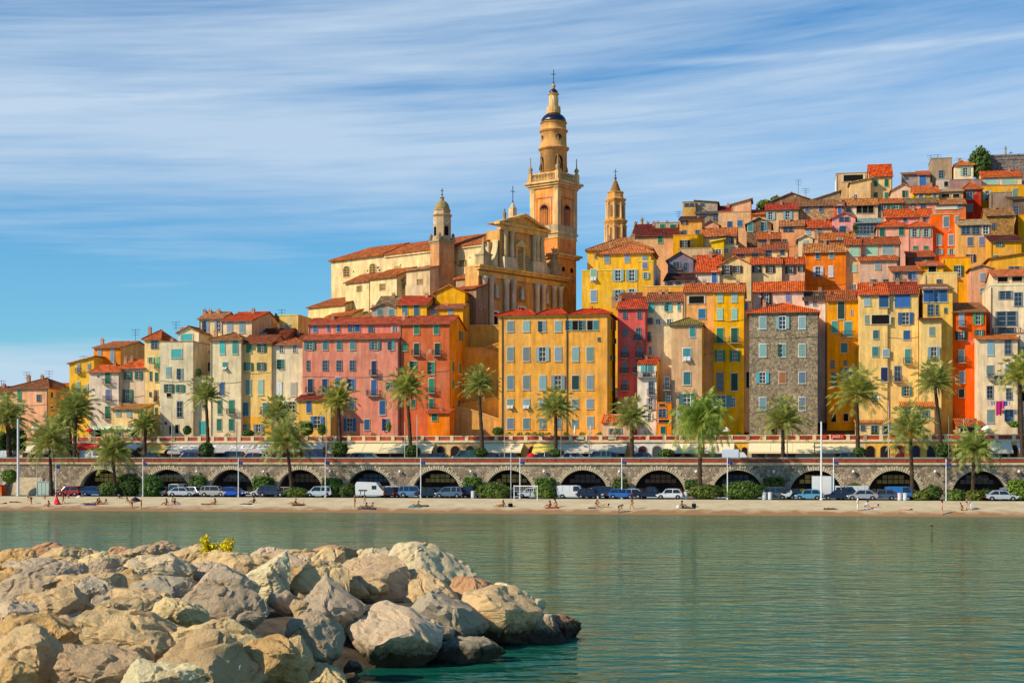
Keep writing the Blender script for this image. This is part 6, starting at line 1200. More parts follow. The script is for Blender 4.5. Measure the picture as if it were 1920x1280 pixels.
    for k_, m in g.items(): n_ = k_.rstrip('-1'); out.append((n_, m.mesh(n_, MT[n_], fix=n_ not in ('windscreen', 'rear_window', 'side_window')), None))
    ty, ri_ = MB(), MB(); M_ = Matrix.Rotation(math.pi/2, 4, 'X')
    ty.lathe([(wr*.55, -.1), (wr*.95, -.1), (wr, -.06), (wr, .06), (wr*.95, .1), (wr*.55, .1)], 16); ri_.lathe([(.03, -.115), (wr*.3, -.11), (wr*.6, -.08), (wr*.62, 0), (wr*.6, .08), (wr*.3, .11), (.03, .115)], 10)
    for q in (ty, ri_): q.v = [tuple(M_ @ Vector(v)) for v in q.v]
    tm, rm = ty.mesh('wheel', TYRE), ri_.mesh('rim', mat('alloy', lin('#B8B8BC'), rough=.35, metal=.7))
    return out, tm, rm, wx, wr, W
CARM = {}
def car(kind, label, px, Yc, col, rot=0., z=1.75, cat=None, grp='cars parked behind the beach'):
    if kind not in CARM: CARM[kind] = carmesh(kind)
    out, tm, rm, wx, wr, W = CARM[kind]; Y = rowY(px, Yc); c_ = None; t = thing('parked_van' if kind == 'van' else 'pickup_truck' if kind == 'pickup' else 'parked_car', label, cat or ('van' if kind == 'van' else 'pickup truck' if kind == 'pickup' else 'car'), ((px-CX)*Y/FX, Y, z), RZ+math.radians(rot), grp); c = lin(col, .74)
    for n_, me, _ in out: link(n_, me, t, c)
    for x in wx:
        for s in (-1, 1): w = link('wheel', tm, t, None, (x, s*(W/2-.12), wr)); link('rim', rm, w)
    return t
def cars():
    # rot 0: nose to the right, 180: nose to the left
    for a in (('hatch', 'red hatchback parked left of the first arch', 131, 214.6, '#B01822', 180), ('hatch', 'dark car behind the red hatchback', 150, 216.6, '#3A2028', 4), ('hatch', 'blue hatchback before the first arch half behind a bush', 177, 214.8, '#1E4A86', 8),
        ('sedan', 'silver sedan parked before the second arch', 343, 213.6, '#C4C8D0', 0), ('hatch', 'pale green car behind the dark bush', 310, 215.6, '#8A9A8C', 90), ('hatch', 'white hatchback right of the silver sedan', 366, 215.4, '#DCE0E4', -20), ('mono', 'silver hatchback with dark windows under the third arch edge', 402, 213.8, '#B4B0AA', 0), ('hatch', 'dark blue car behind the silver hatchback', 422, 216.0, '#1E2C4A', 0), ('sedan', 'pale silver car behind the bright blue hatchback', 438, 217.2, '#B8BCC4', 0),
        ('hatch', 'bright blue hatchback before the third arch', 436, 213.8, '#1552C8', 0), ('suv', 'navy family car with roof rails left of the fourth arch', 512, 213.8, '#24304E', 0), ('hatch', 'white car peeking behind the navy family car', 494, 216.0, '#D8DCE0', 180), ('hatch', 'beige car half hidden behind the low bush', 540, 216.2, '#B8AA98', 0), ('mono', 'light silver blue hatchback right of the low bush', 600, 213.9, '#C2D2DC', 180), ('hatch', 'dark car beside the light silver blue hatchback', 618, 215.2, '#20242C', 90),
        ('hatch', 'dark navy car right of the white box van', 735, 214.2, '#1A2238', 90), ('mono', 'white car behind the dark navy one by the box van', 742, 216.8, '#D4D8DC', 0), ('suv', 'steel blue van like car with big side windows', 776, 213.8, '#5A86B4', 0), ('sedan', 'very dark blue sedan before the sixth arch', 806, 213.6, '#161C34', 0), ('hatch', 'dark green car behind the very dark blue sedan', 822, 216.4, '#2A4A44', 0), ('mono', 'grey blue hatchback right of the sixth arch flagpole', 843, 213.4, '#56708C', 180), ('sedan', 'silver sedan behind the grey blue hatchback', 866, 215.4, '#AEB6C0', 0), ('suv', 'dark navy car with white bin beside it', 882, 216.2, '#1A2440', 90),
        ('hatch', 'grey car half hidden behind the large bright bush', 972, 216.0, '#3A4656', 0), ('hatch', 'white car seen through the volleyball net', 996, 215.6, '#D8DCE2', 180), ('hatch', 'dark car behind the rounded bush', 1046, 215.2, '#222A34', 90), ('hatch', 'black blue hatchback right of the white van', 1106, 213.6, '#1A2238', 0), ('hatch', 'white car behind the black blue hatchback', 1122, 216.4, '#DADDE0', 0), ('suv', 'dark blue car before the ninth arch pier', 1137, 215.2, '#22345C', 0), ('hatch', 'azure blue hatchback beside the flagpole before the ninth arch', 1166, 213.4, '#2A6CC0', 0), ('sedan', 'silver car behind the pickup truck', 1190, 215.4, '#C0CAD4', 0),
        ('hatch', 'white hatchback with sloping roof beside white bins', 1256, 213.2, '#E4E6E8', 180), ('suv', 'grey green off roader behind the motorcycle', 1462, 214.6, '#4A5A5C', 0), ('hatch', 'dark car right of the motorcycle', 1490, 214.4, '#1A1E26', 0), ('hatch', 'light turquoise blue hatchback left of the white truck', 1516, 213.2, '#5AA0C4', 180), ('sedan', 'long dark navy car before the eleventh arch pier', 1572, 213.2, '#16223E', 180), ('suv', 'blue grey car behind the long navy car', 1590, 215.2, '#32486C', 0),
        ('sedan', 'silver sedan behind the man in white', 1617, 213.0, '#9AA4B0', 180), ('hatch', 'steel grey hatchback before the twelfth arch', 1655, 213.4, '#4A5668', 180), ('sedan', 'silver sedan at the right end before the last arch', 1878, 213.0, '#B8C4D0', 0), ('suv', 'white off roader behind the silver sedan at the right end', 1886, 215.4, '#E0E2E4', 180), ('mono', 'light grey blue car at the right edge', 1902, 213.8, '#7E98B0', 0)):
        car(*a)
    car('van', 'white delivery van before the eighth arch', 1074, 214.0, '#E4E6E8', 0); car('van', 'bright blue van behind two white bins', 1690, 214.2, '#2E72B8', 0); car('pickup', 'dark navy pickup truck with an open bed before the ninth arch', 1217, 213.4, '#141C34', 0); car('van', 'white van seen from behind under the second arch', 336, 216.6, '#E2E4E6', 90); car('van', 'white van behind the navy car at the eleventh arch', 1600, 218.2, '#DCE0E4', 180)
    up = 'cars on the upper road'
    for i, (k_, l, px, c) in enumerate((('van', 'white van top at the left edge of the upper road', 6, '#DDE2E6'), ('van', 'white van on the upper road under the red awning', 177, '#E0E4E8'), ('hatch', 'black car roof below the yellow awning', 290, '#15171C'), ('hatch', 'dark blue car on the upper road at the letter C', 352, '#1A2E6A'), ('hatch', 'dark grey car right of the slender palm foot', 416, '#2E3A44'), ('suv', 'green grey car on the upper road below the letter awning', 446, '#3E5458'), ('hatch', 'dull red car on the upper road below the letter awning', 472, '#6A3A40'), ('hatch', 'white car on the upper road behind the slanted palm', 494, '#DCE2E6'), ('suv', 'royal blue car on the upper road left of the pink house palm', 598, '#1E2E7A'), ('hatch', 'blue car roof under the long cream awning', 668, '#2A4A7A'), ('hatch', 'teal car roof under the long cream awning', 694, '#4A7A86'),
        ('hatch', 'navy car before the first small shop arch', 828, '#1E2E4A'), ('van', 'dark green van before the small shop arches', 876, '#1E4A4A'), ('hatch', 'black car roof under the middle cream awning', 928, '#1A2230'), ('hatch', 'dark blue car roof below the middle cream awning', 958, '#22304E'), ('hatch', 'dark car under the yellow awning', 1017, '#2A2A30'), ('hatch', 'white car behind the low clipped bush', 1062, '#D8DCE0'), ('sedan', 'grey car under the wide grey cream awning', 1080, '#8A929A'), ('suv', 'green teal car under the wide grey cream awning', 1122, '#2E6A66'), ('hatch', 'dark car at the right of the grey cream awning', 1150, '#222A38'), ('hatch', 'blue car before the white fronted shop', 1209, '#2A5A8A'), ('hatch', 'green blue car under the right cream awning', 1586, '#1E4A5A'))):
        car(k_, l, px, 228.5+(i % 2)*.6, c, (0, 180)[i % 3 == 0], UZ, None, up)
    # box van with palm picture left of arch five
    Y = rowY(696, 214.2); t = thing('box_van', 'white high roofed camper van with a raised front before the fifth arch', 'van', ((696-CX)*Y/FX, Y, 1.75), RZ)
    m = MB(); m.extr([(-2.1, .35), (2.4, .35), (2.45, .85), (1.95, 1.05), (1.3, 1.75), (.95, 2.2), (-1.9, 2.3), (-2.15, 1.9)], -.98, .98); m.build('body', PAINT, t, (.6, .62, .64)); m = MB(); m.box(.35, 1.05, -1.0, -.98, 1.2, 1.75); m.build('side_window', GLASS, t); m = MB(); m.add([(1.93, -.85, 1.1), (1.93, .85, 1.1), (1.34, .8, 1.74), (1.34, -.8, 1.74)], [(0, 1, 2, 3)]); m.v = [(x+.03, y, z+.02) for x, y, z in m.v]; m.build('windscreen', GLASS, t, fix=False)
    m = MB()
    for x in (-1.35, -.75): m.tube([(x, -1.0, .45), (x+.06, -1.0, 1.0)], .04, 4); m.box(x-.28, x+.4, -1.0, -.985, .95, 1.15)
    m.build('painted_palms', mat('black_print', (.03, .03, .04, 1)), t)
    for x in (1.45, -1.3):
        for s in (-1, 1):
            w = link('wheel', CARM['hatch'][1], t, None, (x, s*.86, .31)); link('rim', CARM['hatch'][2], w)
    Y = rowY(1543, 214.6); t = thing('box_truck', 'small white box truck behind the tall white pole', 'truck', ((1543-CX)*Y/FX, Y, 1.75), RZ); m = MB(); m.box(-1.5, 1.5, -1, 1, .75, 3.25); m.build('cargo_box', PAINT, t, (.62, .63, .64)); m = MB(); m.extr([(1.55, .4), (2.9, .4), (2.95, 1.0), (2.6, 1.2), (2.3, 1.9), (1.55, 1.95)], -.9, .9); m.build('cab', PAINT, t, (.7, .72, .75)); m = MB(); m.box(1.75, 2.35, -.93, -.9, 1.2, 1.75); m.build('side_window', GLASS, t); m = MB(); m.box(-1.5, 2.6, -.7, .7, .45, .72); m.build('chassis', IRON, t)
    for x in (2.1, -.9):
        for s in (-1, 1): w = link('wheel', CARM['hatch'][1], t, None, (x, s*.8, .31)); link('rim', CARM['hatch'][2], w)
    Y = rowY(1372, 229); t = thing('delivery_truck', 'pale blue box truck top on the upper road right of the drooping palm', 'truck', ((1372-CX)*Y/FX, Y, UZ), RZ); m = MB(); m.box(-1.4, 1.05, -1, 1, .6, 1.95); m.build('cargo_box', PAINT, t, (.6, .68, .8)); m = MB(); m.extr([(1.1, .35), (2.2, .35), (2.25, .9), (1.8, 1.5), (1.1, 1.55)], -.9, .9); m.build('cab', PAINT, t, (.7, .72, .75))
    for x in (1.6, -.8):
        for s in (-1, 1): w = link('wheel', CARM['hatch'][1], t, None, (x, s*.8, .31))
    # motorcycle
    Y = rowY(1476, 213); t = thing('motorcycle', 'white and silver motorcycle parked before the clipped yellowish hedge', 'motorcycle', ((1476-CX)*Y/FX, Y, 1.75), RZ+.3)
    for x in (-.7, .7): w = link('wheel', CARM['hatch'][1], t, None, (x, 0, .31)); link('rim', CARM['hatch'][2], w)
    m = MB(); m.extr([(-.75, .7), (-.2, .45), (.3, .45), (.62, .85), (.55, 1.05), (.1, .98), (-.3, .8), (-.85, .9)], -.16, .16); m.build('body', PAINT, t, (.75, .75, .76)); m = MB(); m.extr([(-.75, .86), (-.05, .84), (0, .92), (-.7, 1.0)], -.13, .13); m.build('saddle', TYRE, t); m = MB(); m.tube([(.7, 0, .31), (.5, 0, .98), (.4, 0, 1.1)], .04); m.tube([(.4, -.35, 1.1), (.4, .35, 1.1)], .025); m.build('handlebar', IRON, t); m = MB(); m.extr([(.48, .8), (.7, .95), (.55, 1.3), (.42, 1.1)], -.14, .14); m.build('fairing', PAINT, t, (.8, .8, .8))
    for px, yc, l in ((619, 0, ''),):
        pass
    for px, yc, l in ((887, 213.2, 'white bin beside the dark navy car'), (1275, 213.1, 'left white bin of the pair beside the white hatchback'), (1286, 213.1, 'right white bin of the pair beside the white hatchback'), (1433, 213.3, 'pale bin at the end of the long dark bush'), (1444, 213.3, 'pale bin left of the grey green off roader'), (1687, 212.7, 'left white bin before the bright blue van'), (1697, 212.7, 'right white bin before the bright blue van')):
        Y = rowY(px, yc); t = thing('litter_bin', l, 'bin', ((px-CX)*Y/FX, Y, 1.75), RZ, 'bins along the beach'); m = MB(); m.lathe([(.28, 0), (.3, .1), (.3, .85), (.33, .9)], 12); m.build('body', METAL, t, (.62, .64, .64)); m = MB(); m.lathe([(.34, .9), (.3, 1.0), (.05, 1.06)], 12); m.build('lid', METAL, t, (.5, .52, .55))
cars()
# ================= POLES, FLAGS, LAMPS =================
def pole(label, px, top, base, Yc, z, col='#D8D8DA', rad=.07, flag=False, arm=None, name='flagpole', cat='pole', grp=None):
    Y = rowY(px, Yc); zt = P(px, top, Y).z-z; t = thing(name, label, cat, ((px-CX)*Y/FX, Y, z), RZ, grp); m = MB()
    m.lathe([(rad*2.2, -.1), (rad*2.2, .15), (rad*1.2, .2), (rad, zt)], 10)
    if arm: m.tube([(0, 0, zt-.1), (arm*.25, 0, zt+.5), (arm*.7, 0, zt+.8), (arm, 0, zt+.7)], rad*.7)
    m.build('pole', METAL, t, lin(col, .95), smooth=False)
    if arm: m = MB(); m.lathe([(.05, zt+.7), (.2, zt+.62), (.22, zt+.5), (.03, zt+.45)], 10, (arm+.1, 0)); m.build('lamp_head', LAMP, t)
    if flag:
        m = MB(); n = 6; z1 = zt-.42
        vs = []; 
        for i in range(n+1): vs += [(.06+i*.1, math.sin(i*1.1)*.05, z1-.03*i), (.06+i*.1, math.sin(i*1.1+.4)*.05, z1-.48-.02*i)]
        m.add(vs, [(2*i, 2*i+1, 2*i+3, 2*i+2) for i in range(n)]); m.build('flag', CLOTH, t, (.03, .05, .25), fix=False)
    return t
FG = 'white flagpoles along the beach'
for px, top, ba, l, fl in ((105, 866, 930, 'white flagpole right of the bus shelter at the left', 1), (268, 860, 925, 'white flagpole between the first two arches', 1), (447, 858, 930, 'white flagpole crossing the third arch', 1), (610, 858, 930, 'white flagpole between fourth and fifth arch', 1), (789, 858, 935, 'white flagpole at the left side of the sixth arch', 1), (975, 857, 930, 'white flagpole at the seventh arch right of the thin pole', 1), (1166, 857, 937, 'white flagpole beside the azure blue hatchback', 1), (1364, 857, 905, 'white flagpole behind the long dark bush', 1), (1563, 857, 938, 'white flagpole right of the tall white pole', 1), (1774, 860, 930, 'white flagpole left of the last arch', 1)):
    pole(l, px, top, ba, 212.8, 1.75, '#E6E6E6', .065, fl, grp=FG)
pole('thick tall white mast at the far left', 34, 785, 930, 212.6, 1.75, '#D6D8DC', .16, name='mast'); pole('thin grey pole left of the bus shelter', 69, 872, 930, 212.6, 1.75, '#C0C0C0', .05, name='mast'); pole('tall white mast before the white box truck', 1540, 790, 940, 212.4, 1.75, '#E8E8E8', .11, name='mast'); pole('thin pole left of the seventh arch flagpole', 958, 843, 935, 212.9, 1.75, '#D0D0D0', .05, name='mast')
for px, top, l, arm, c in ((322, 770, 'curved double street lamp before the grey flat house', -1.8, '#B8B0A4'), (612, 768, 'street lamp post before the yellow annex', 0, '#A8A49C'), (444, 790, 'thin street pole before the letter awning', 0, '#8A8880'), (946, 745, 'thin street pole at the left corner of the ochre house', 0, '#B8A890'), (1105, 800, 'thin street pole before the grey cream awning', 0, '#A8A090'), (1052, 790, 'thin pole beside the palm with dates', 0, '#8A8270'), (1666, 752, 'curved street lamp before the cream yellow houses', -1.5, '#C8C4BC'), (1779, 780, 'thin street pole beside the tall leaning palm', 0, '#7A766E'), (1807, 785, 'thin street pole before the vivid red orange house', 0, '#B0A89C'), (178, 800, 'street pole before the pale grey balcony house', 0, '#A8A49C'), (1476, 815, 'thin dark street pole beside the stone tower palm', 0, '#4A4A48'), (782, 778, 'pale post right of the red orange house palm', 0, '#C8C0B0'), (759, 790, 'pale post left of the red orange house palm', 0, '#C8C0B0')):
    pole(l, px, top, 855, 224.5, UZ, c, .06, False, arm or None, 'street_lamp' if arm else 'street_pole', 'street lamp' if arm else 'pole')
# volleyball net
def vnet():
    Y = rowY(1080, 209.8); a, b = P(964, 960, rowY(964, 209)), P(1202, 960, rowY(1202, 211)); 
    xa, xb = a.x-.0, b.x*0+((1010-CX)*210/FX); xb = (1202-CX)*rowY(1202, 210)/FX; xa = (964-CX)*rowY(964, 210)/FX
    t = thing('volleyball_net', 'beach volleyball net on two thin posts before the bushes', 'volleyball net', ((xa+xb)/2*0+xa, rowY(964, 210), 1.45), RZ)
    L = (1010-964)*210/FX; m = MB()
    return t, L
def vnet2():
    Y = rowY(964, 210); t = thing('volleyball_net', 'beach volleyball net on two thin posts before the rounded bushes', 'volleyball net', ((964-CX)*Y/FX, Y, 1.4), RZ); L = (1008-964)*Y/FX
    for x in (0, L): m = MB(); m.tube([(x, 0, 0), (x, 0, 2.3)], .06); m.build('post', METAL, t, (.8, .8, .78))
    m = MB(); m.box(0, L, -.02, .02, 2.1, 2.24); m.box(0, L, -.015, .015, 1.4, 1.43)
    for k in range(12): m.box(L*k/12-.01, L*k/12+.01, -.01, .01, 1.4, 2.1)
    m.build('net', CLOTH, t, (.7, .7, .66))
vnet2()
# bus shelter and stairs at the left
def shelter():
    Y = rowY(86, 214.5); t = thing('glass_shelter', 'greenish glass shelter box at the left end of the beach', 'shelter', ((86-CX)*Y/FX, Y, 1.75), RZ); gm, nt, b = nodemat('green_glass'); b.inputs['Base Color'].default_value = (.45, .58, .5, 1); b.inputs['Roughness'].default_value = .15; b.inputs['Alpha'].default_value = .75
    for x in (-.95, -.32, .32): m = MB(); m.box(x, x+.6, -.8, -.76, .1, 2.1); m.build('glass_pane', gm, t)
    for x in (-.98, .95): m = MB(); m.box(x, x+.04, -.75, .7, .1, 2.1); m.build('glass_pane', gm, t)
    m = MB(); m.box(-1.05, 1.05, -.9, .8, 2.12, 2.22); m.build('roof', METAL, t, (.4, .46, .42)); m = MB()
    for x in (-1, -.34, .3, .96): m.box(x-.03, x+.03, -.84, -.78, 0, 2.12)
    m.build('frame', METAL, t, (.5, .55, .52))
    Y = rowY(48, 219); t = thing('stone_staircase', 'stone staircase with side wall climbing the quay at far left', 'staircase', ((48-CX)*Y/FX, Y, 1.75), RZ); m = MB()
    for k in range(16): m.box(-2.6+k*.0, 2.6, -1.6+k*.15, 1.2, k*.17 if k else 0, (k+1)*.17)
    m.build('steps', PALE, t); m = MB(); m.add([(-3.1, -2.6, 0), (-2.7, -2.6, 0), (-2.7, 1.2, 0), (-3.1, 1.2, 0), (-3.1, -2.6, .9), (-2.7, -2.6, .9), (-2.7, 1.2, 3.6), (-3.1, 1.2, 3.6)], [(0, 1, 2, 3), (4, 5, 6, 7), (0, 1, 5, 4), (1, 2, 6, 5), (2, 3, 7, 6), (3, 0, 4, 7)]); m.build('side_wall', WALL, t, lin('#B4A898'))
    m = MB(); m.tube([(2.6, -1.6, .95), (2.6, 1.2, 3.6)], .04); [m.tube([(2.6, -1.6+q*.7, .17+q*.66), (2.6, -1.6+q*.7, .95+q*.66)], .03) for q in range(5)]; m.build('railing', IRON, t)
    Y = rowY(4, 214.5); t = thing('kiosk', 'small orange red kiosk cut by the left edge', 'kiosk', ((4-CX)*Y/FX, Y, 1.75), RZ); m = MB(); m.box(-1.4, .35, -.8, .8, 0, 1.5); m.build('body', WALL, t, lin('#E8632A')); m = MB(); m.box(-1.5, .45, -.9, .9, 1.5, 1.62); m.build('roof', TRIM, t, lin('#8A3A22')); m = MB(); m.box(-.9, -.1, -.83, -.8, .6, 1.2); m.build('hatch', DARK, t)
shelter()
# laundry on the white house, umbrellas and small things on the terrace
def laundry():
    Y = rowY(1872, 245)-.6; t = thing('washing_line', 'washing line with magenta and blue laundry on the white house', 'laundry', P(1872, 752, Y), RZ); k = Y/FX; m = MB(); m.tube([(-20*k, 0, .1), (0, 0, 0), (22*k, 0, .1)], .015, 4); m.build('line', IRON, t)
    for x, w, h, c in ((-15, 5, 8, '#B8BCC8'), (-9, 6, 7, '#8A96B4'), (1, 10, 26, '#B4246A'), (8, 6, 14, '#C23A7A'), (13, 5, 9, '#2A5AB0'), (18, 5, 8, '#A8B0C0')):
        m = MB(); vs = []
        for i in range(5): u = -w/2+w*i/4; y = math.sin(i*1.8)*.05; vs += [((x+u)*k, y, 0), ((x+u)*k+.02*math.sin(i), y*1.8, -h*k*(1+.06*math.sin(i*2.3)))]
        m.add(vs, [(2*i, 2*i+1, 2*i+3, 2*i+2) for i in range(4)]); m.build('garment', CLOTH, t, lin(c), fix=False)
laundry()
def parasol(label, px, py, w, Yc, z, col, shut=False):
    Y = rowY(px, Yc); k = Y/FX; t = thing('parasol', label, 'parasol', ((px-CX)*Y/FX, Y, z), 0); zt = P(px, py, Y).z-z; m = MB(); m.tube([(0, 0, 0), (0, 0, zt)], .03); m.build('pole', METAL, t, (.6, .58, .55)); r = w*k/2; m = MB()
    if shut: m.lathe([(.05, zt), (.12, zt-.4), (.18, zt-1.2), (.1, zt-1.5)], 8)
    else: m.lathe([(.03, zt), (r*.5, zt-.22), (r, zt-.6), (r*.98, zt-.72)], 10, cap=False)
    m.build('canopy', CLOTH, t, lin(col), fix=False)
def pots():
    for i, (px, l) in enumerate(((955, 'leftmost pot in the row before the ochre house'), (975, 'second pot from the left before the ochre house'), (990, 'yellow green pot plant between the first palms of the ochre house'), (1003, 'fourth pot plant from the left before the ochre house'), (1015, 'pot plant beside the third window of the ochre house'), (1028, 'pot plant just left of the palm with dates'), (1062, 'pot plant beside the drainpipe of the ochre house'), (1092, 'pot plant between the two closed parasols'), (1124, 'pot plant at the right corner of the ochre house'), (660, 'pot plant before the pink house door'), (700, 'pot plant under the pink house balcony'), (1385, 'pot plant in the gap left of the stone tower'), (1290, 'pot plant at the foot of the tan tower house'), (1640, 'pot plant on the low terrace house'), (1720, 'pot plant on the orange tiled veranda'), (428, 'pot plant before the grey beige house'), (540, 'pot plant left of the yellow annex'), (300, 'pot plant before the slim yellow house'))):
        Y = rowY(px, 238.4); t = thing('potted_plant', l, 'plant', ((px-CX)*Y/FX, Y, 10.9 if i < 0 else 10.05), 0, 'pot plants along the terrace'); m = MB(); m.lathe([(.22, 0), (.3, .5), (.33, .55)], 10); m.build('pot', CLOTH, t, lin('#A0522E')); m = MB(); rr = random.Random(px)
        for q in range(170):
            u = Vector((rr.gauss(0, 1), rr.gauss(0, 1), rr.gauss(.3, 1))).normalized()*rr.uniform(.3, .62); c = Vector((u.x, u.y, 1.05+u.z*.9)); a = Vector((rr.gauss(0, 1), rr.gauss(0, 1), rr.gauss(0, 1))).normalized(); b_ = a.cross(Vector((.3, .5, 1))).normalized(); e = rr.uniform(.07, .15); m.add([c-a*e, c+b_*e*.5, c+a*e, c-b_*e*.5], [(0, 1, 2, 3)])
        m.build('foliage', LEAF, t, (1.1, 1.2, .6) if i % 3 else (1.8, 1.5, .5), fix=False)
pots()
parasol('white terrace parasol at far left above the pavilion shops', 66, 797, 20, 241, 10, '#E8E0D8'); parasol('pinkish terrace parasol next to the white one at far left', 88, 800, 18, 241, 10, '#D89A88'); parasol('red terrace parasol before the pale grey balcony house', 168, 801, 18, 241, 10, '#C83A34'); parasol('cream parasol on the terrace under the amber yellow house', 1362, 800, 14, 240, 10, '#EDE4D0')
parasol('closed white parasol before the ochre house', 1078, 796, 6, 240, 10, '#EDE6D8', True); parasol('second closed white parasol further right before the ochre house', 1107, 797, 6, 240, 10, '#E8E0D4', True); parasol('small white parasol tent at the right terrace', 1850, 797, 22, 240, 10, '#F2F0F0'); parasol('red parasol on the upper road under the yellow awning', 996, 848, 18, 229, UZ, '#D8242E')
def shed(label, x0, x1, eave, rp, Yc, wall, rc, d, front=None):
    H(label, x0, x1, eave, 820, Yc, wall, ('s', rp, rc), front or (), d=d, name='lean_to', cat='lean to', over=.3)
shed('low house with red tiled lean roof and red striped awning window', 1129, 1182, 790, 776, 243.6, '#D8B494', '#D9481F', 3, [('n','L',22,9,1154,808)])
shed('low veranda with orange tiles under the cream yellow houses', 1690, 1752, 760, 752, 243, '#E6C078', '#D4682E', 3.5, [('n','L',12,16,1702,775), ('n','B',16,14,1733,776)])
shed('low terrace house with balustrade before the shaded ochre house', 1605, 1690, 790, 787, 242.5, '#E8CC8C', '#D0763A', 3, [('n','D',8,10,1618,802), ('n','D',12,16,1640,806), ('n','T',24,14,1668,806)])
shed('red brown tiled lean roof before the vivid red orange house', 1795, 1842, 796, 784, 243, '#B07A54', '#B8552E', 4, [('d','D',30,9,1816,806)])
shed('glass fronted cafe front with white canopy at left', 166, 268, 803, 799, 241.5, '#CDB48A', '#E2DCCC', 2.5, [('d','D',20,14,186,812), ('n','D',14,14,222,813), ('d','D',16,12,250,813)])
# ================= PEOPLE =================
SK = {'t': '#B8794E', 'p': '#D8A27A', 'd': '#7A4A30', 'b': '#A0623C'}
def skin_mesh(verts, edges, rads, sub=1):
    me = bpy.data.meshes.new('tmp'); me.from_pydata(verts, edges, []); o = bpy.data.objects.new('tmp', me); COL.objects.link(o)
    md = o.modifiers.new('s', 'SKIN'); md.use_smooth_shade = True
    for i, r in enumerate(rads): sv = me.skin_vertices[0].data[i]; sv.radius = (r, r); sv.use_root = i == 0
    s = o.modifiers.new('u', 'SUBSURF'); s.levels = sub; s.render_levels = sub
    dg = bpy.context.evaluated_depsgraph_get(); out = bpy.data.meshes.new_from_object(o.evaluated_get(dg)); bpy.data.objects.remove(o); bpy.data.meshes.remove(me)
    out.polygons.foreach_set('use_smooth', [True]*len(out.polygons)); return out
POSES = {  # joints: pelvis chest neck head | L/R shoulder elbow wrist | L/R hip knee ankle toe ; x to the facing side, z up
 'stand': dict(pel=(0,0,.92), che=(.01,0,1.28), nec=(.01,0,1.47), hea=(.03,0,1.62), arm=[((0,.19,1.41),(-.02,.25,1.13),(.06,.25,.88)), ((0,-.19,1.41),(.0,-.26,1.13),(.08,-.25,.89))], leg=[((0,.1,.88),(.02,.11,.48),(-.02,.12,.07),(.16,.14,.03)), ((0,-.1,.88),(.02,-.11,.48),(-.02,-.12,.07),(.16,-.14,.03))]),
 'walk': dict(pel=(0,0,.9), che=(.04,0,1.27), nec=(.06,0,1.46), hea=(.09,0,1.61), arm=[((.04,.19,1.40),(.16,.24,1.16),(.34,.22,1.05)), ((.04,-.19,1.40),(-.14,-.24,1.16),(-.16,-.24,.92))], leg=[((0,.1,.87),(-.1,.1,.48),(-.36,.1,.14),(-.24,.11,.04)), ((0,-.1,.87),(.22,-.1,.5),(.26,-.1,.07),(.43,-.1,.05))]),
 'bend': dict(pel=(-.06,0,.88), che=(.22,0,1.1), nec=(.37,0,1.16), hea=(.5,0,1.12), arm=[((.28,.18,1.08),(.38,.22,.8),(.46,.16,.56)), ((.28,-.18,1.08),(.34,-.22,.8),(.3,-.14,.55))], leg=[((0,.1,.86),(.04,.11,.47),(-.04,.12,.07),(.14,.13,.03)), ((0,-.1,.86),(.06,-.11,.47),(0,-.12,.07),(.18,-.13,.03))]),
 'sit': dict(pel=(0,0,.11), che=(-.06,0,.47), nec=(-.03,0,.66), hea=(.03,0,.8), arm=[((-.05,.19,.6),(.12,.24,.4),(.34,.18,.36)), ((-.05,-.19,.6),(-.2,-.26,.36),(-.26,-.26,.07))], leg=[((.03,.1,.11),(.42,.13,.4),(.72,.13,.08),(.86,.14,.12)), ((.03,-.1,.11),(.46,-.13,.3),(.84,-.13,.08),(.98,-.14,.13))]),
 'lean': dict(pel=(0,0,.1), che=(-.28,0,.34), nec=(-.36,0,.5), hea=(-.36,0,.65), arm=[((-.3,.19,.44),(-.46,.24,.24),(-.4,.24,.05)), ((-.3,-.19,.44),(-.5,-.24,.24),(-.46,-.24,.05))], leg=[((.03,.1,.1),(.45,.13,.16),(.86,.13,.08),(.98,.14,.16)), ((.03,-.1,.1),(.44,-.13,.34),(.72,-.13,.08),(.86,-.14,.1))]),
 'lie': dict(pel=(0,0,.11), che=(-.36,0,.13), nec=(-.56,0,.13), hea=(-.72,0,.14), arm=[((-.5,.2,.12),(-.28,.3,.08),(-.04,.3,.06)), ((-.5,-.2,.12),(-.74,-.28,.08),(-.86,-.1,.07))], leg=[((.04,.1,.1),(.45,.13,.11),(.86,.14,.07),(.96,.16,.16)), ((.04,-.1,.1),(.44,-.13,.18),(.82,-.14,.07),(.94,-.16,.15))]),
 'prone': dict(pel=(0,0,.12), che=(-.36,0,.2), nec=(-.53,0,.3), hea=(-.62,0,.42), arm=[((-.48,.2,.22),(-.62,.24,.06),(-.84,.16,.06)), ((-.48,-.2,.22),(-.62,-.24,.06),(-.84,-.16,.06))], leg=[((.04,.1,.1),(.45,.12,.09),(.6,.12,.46),(.56,.12,.58)), ((.04,-.1,.1),(.45,-.12,.09),(.88,-.13,.08),(1.0,-.13,.06))]),
 'kneel': dict(pel=(-.12,0,.42), che=(.06,0,.74), nec=(.14,0,.91), hea=(.22,0,1.03), arm=[((.08,.18,.85),(.24,.22,.62),(.4,.18,.44)), ((.08,-.18,.85),(.2,-.22,.6),(.36,-.16,.4))], leg=[((-.1,.1,.4),(.24,.12,.3),(.02,.12,.07),(.18,.13,.03)), ((-.1,-.1,.4),(.22,-.12,.09),(-.2,-.12,.07),(-.3,-.12,.1))])}
PMESH = {}
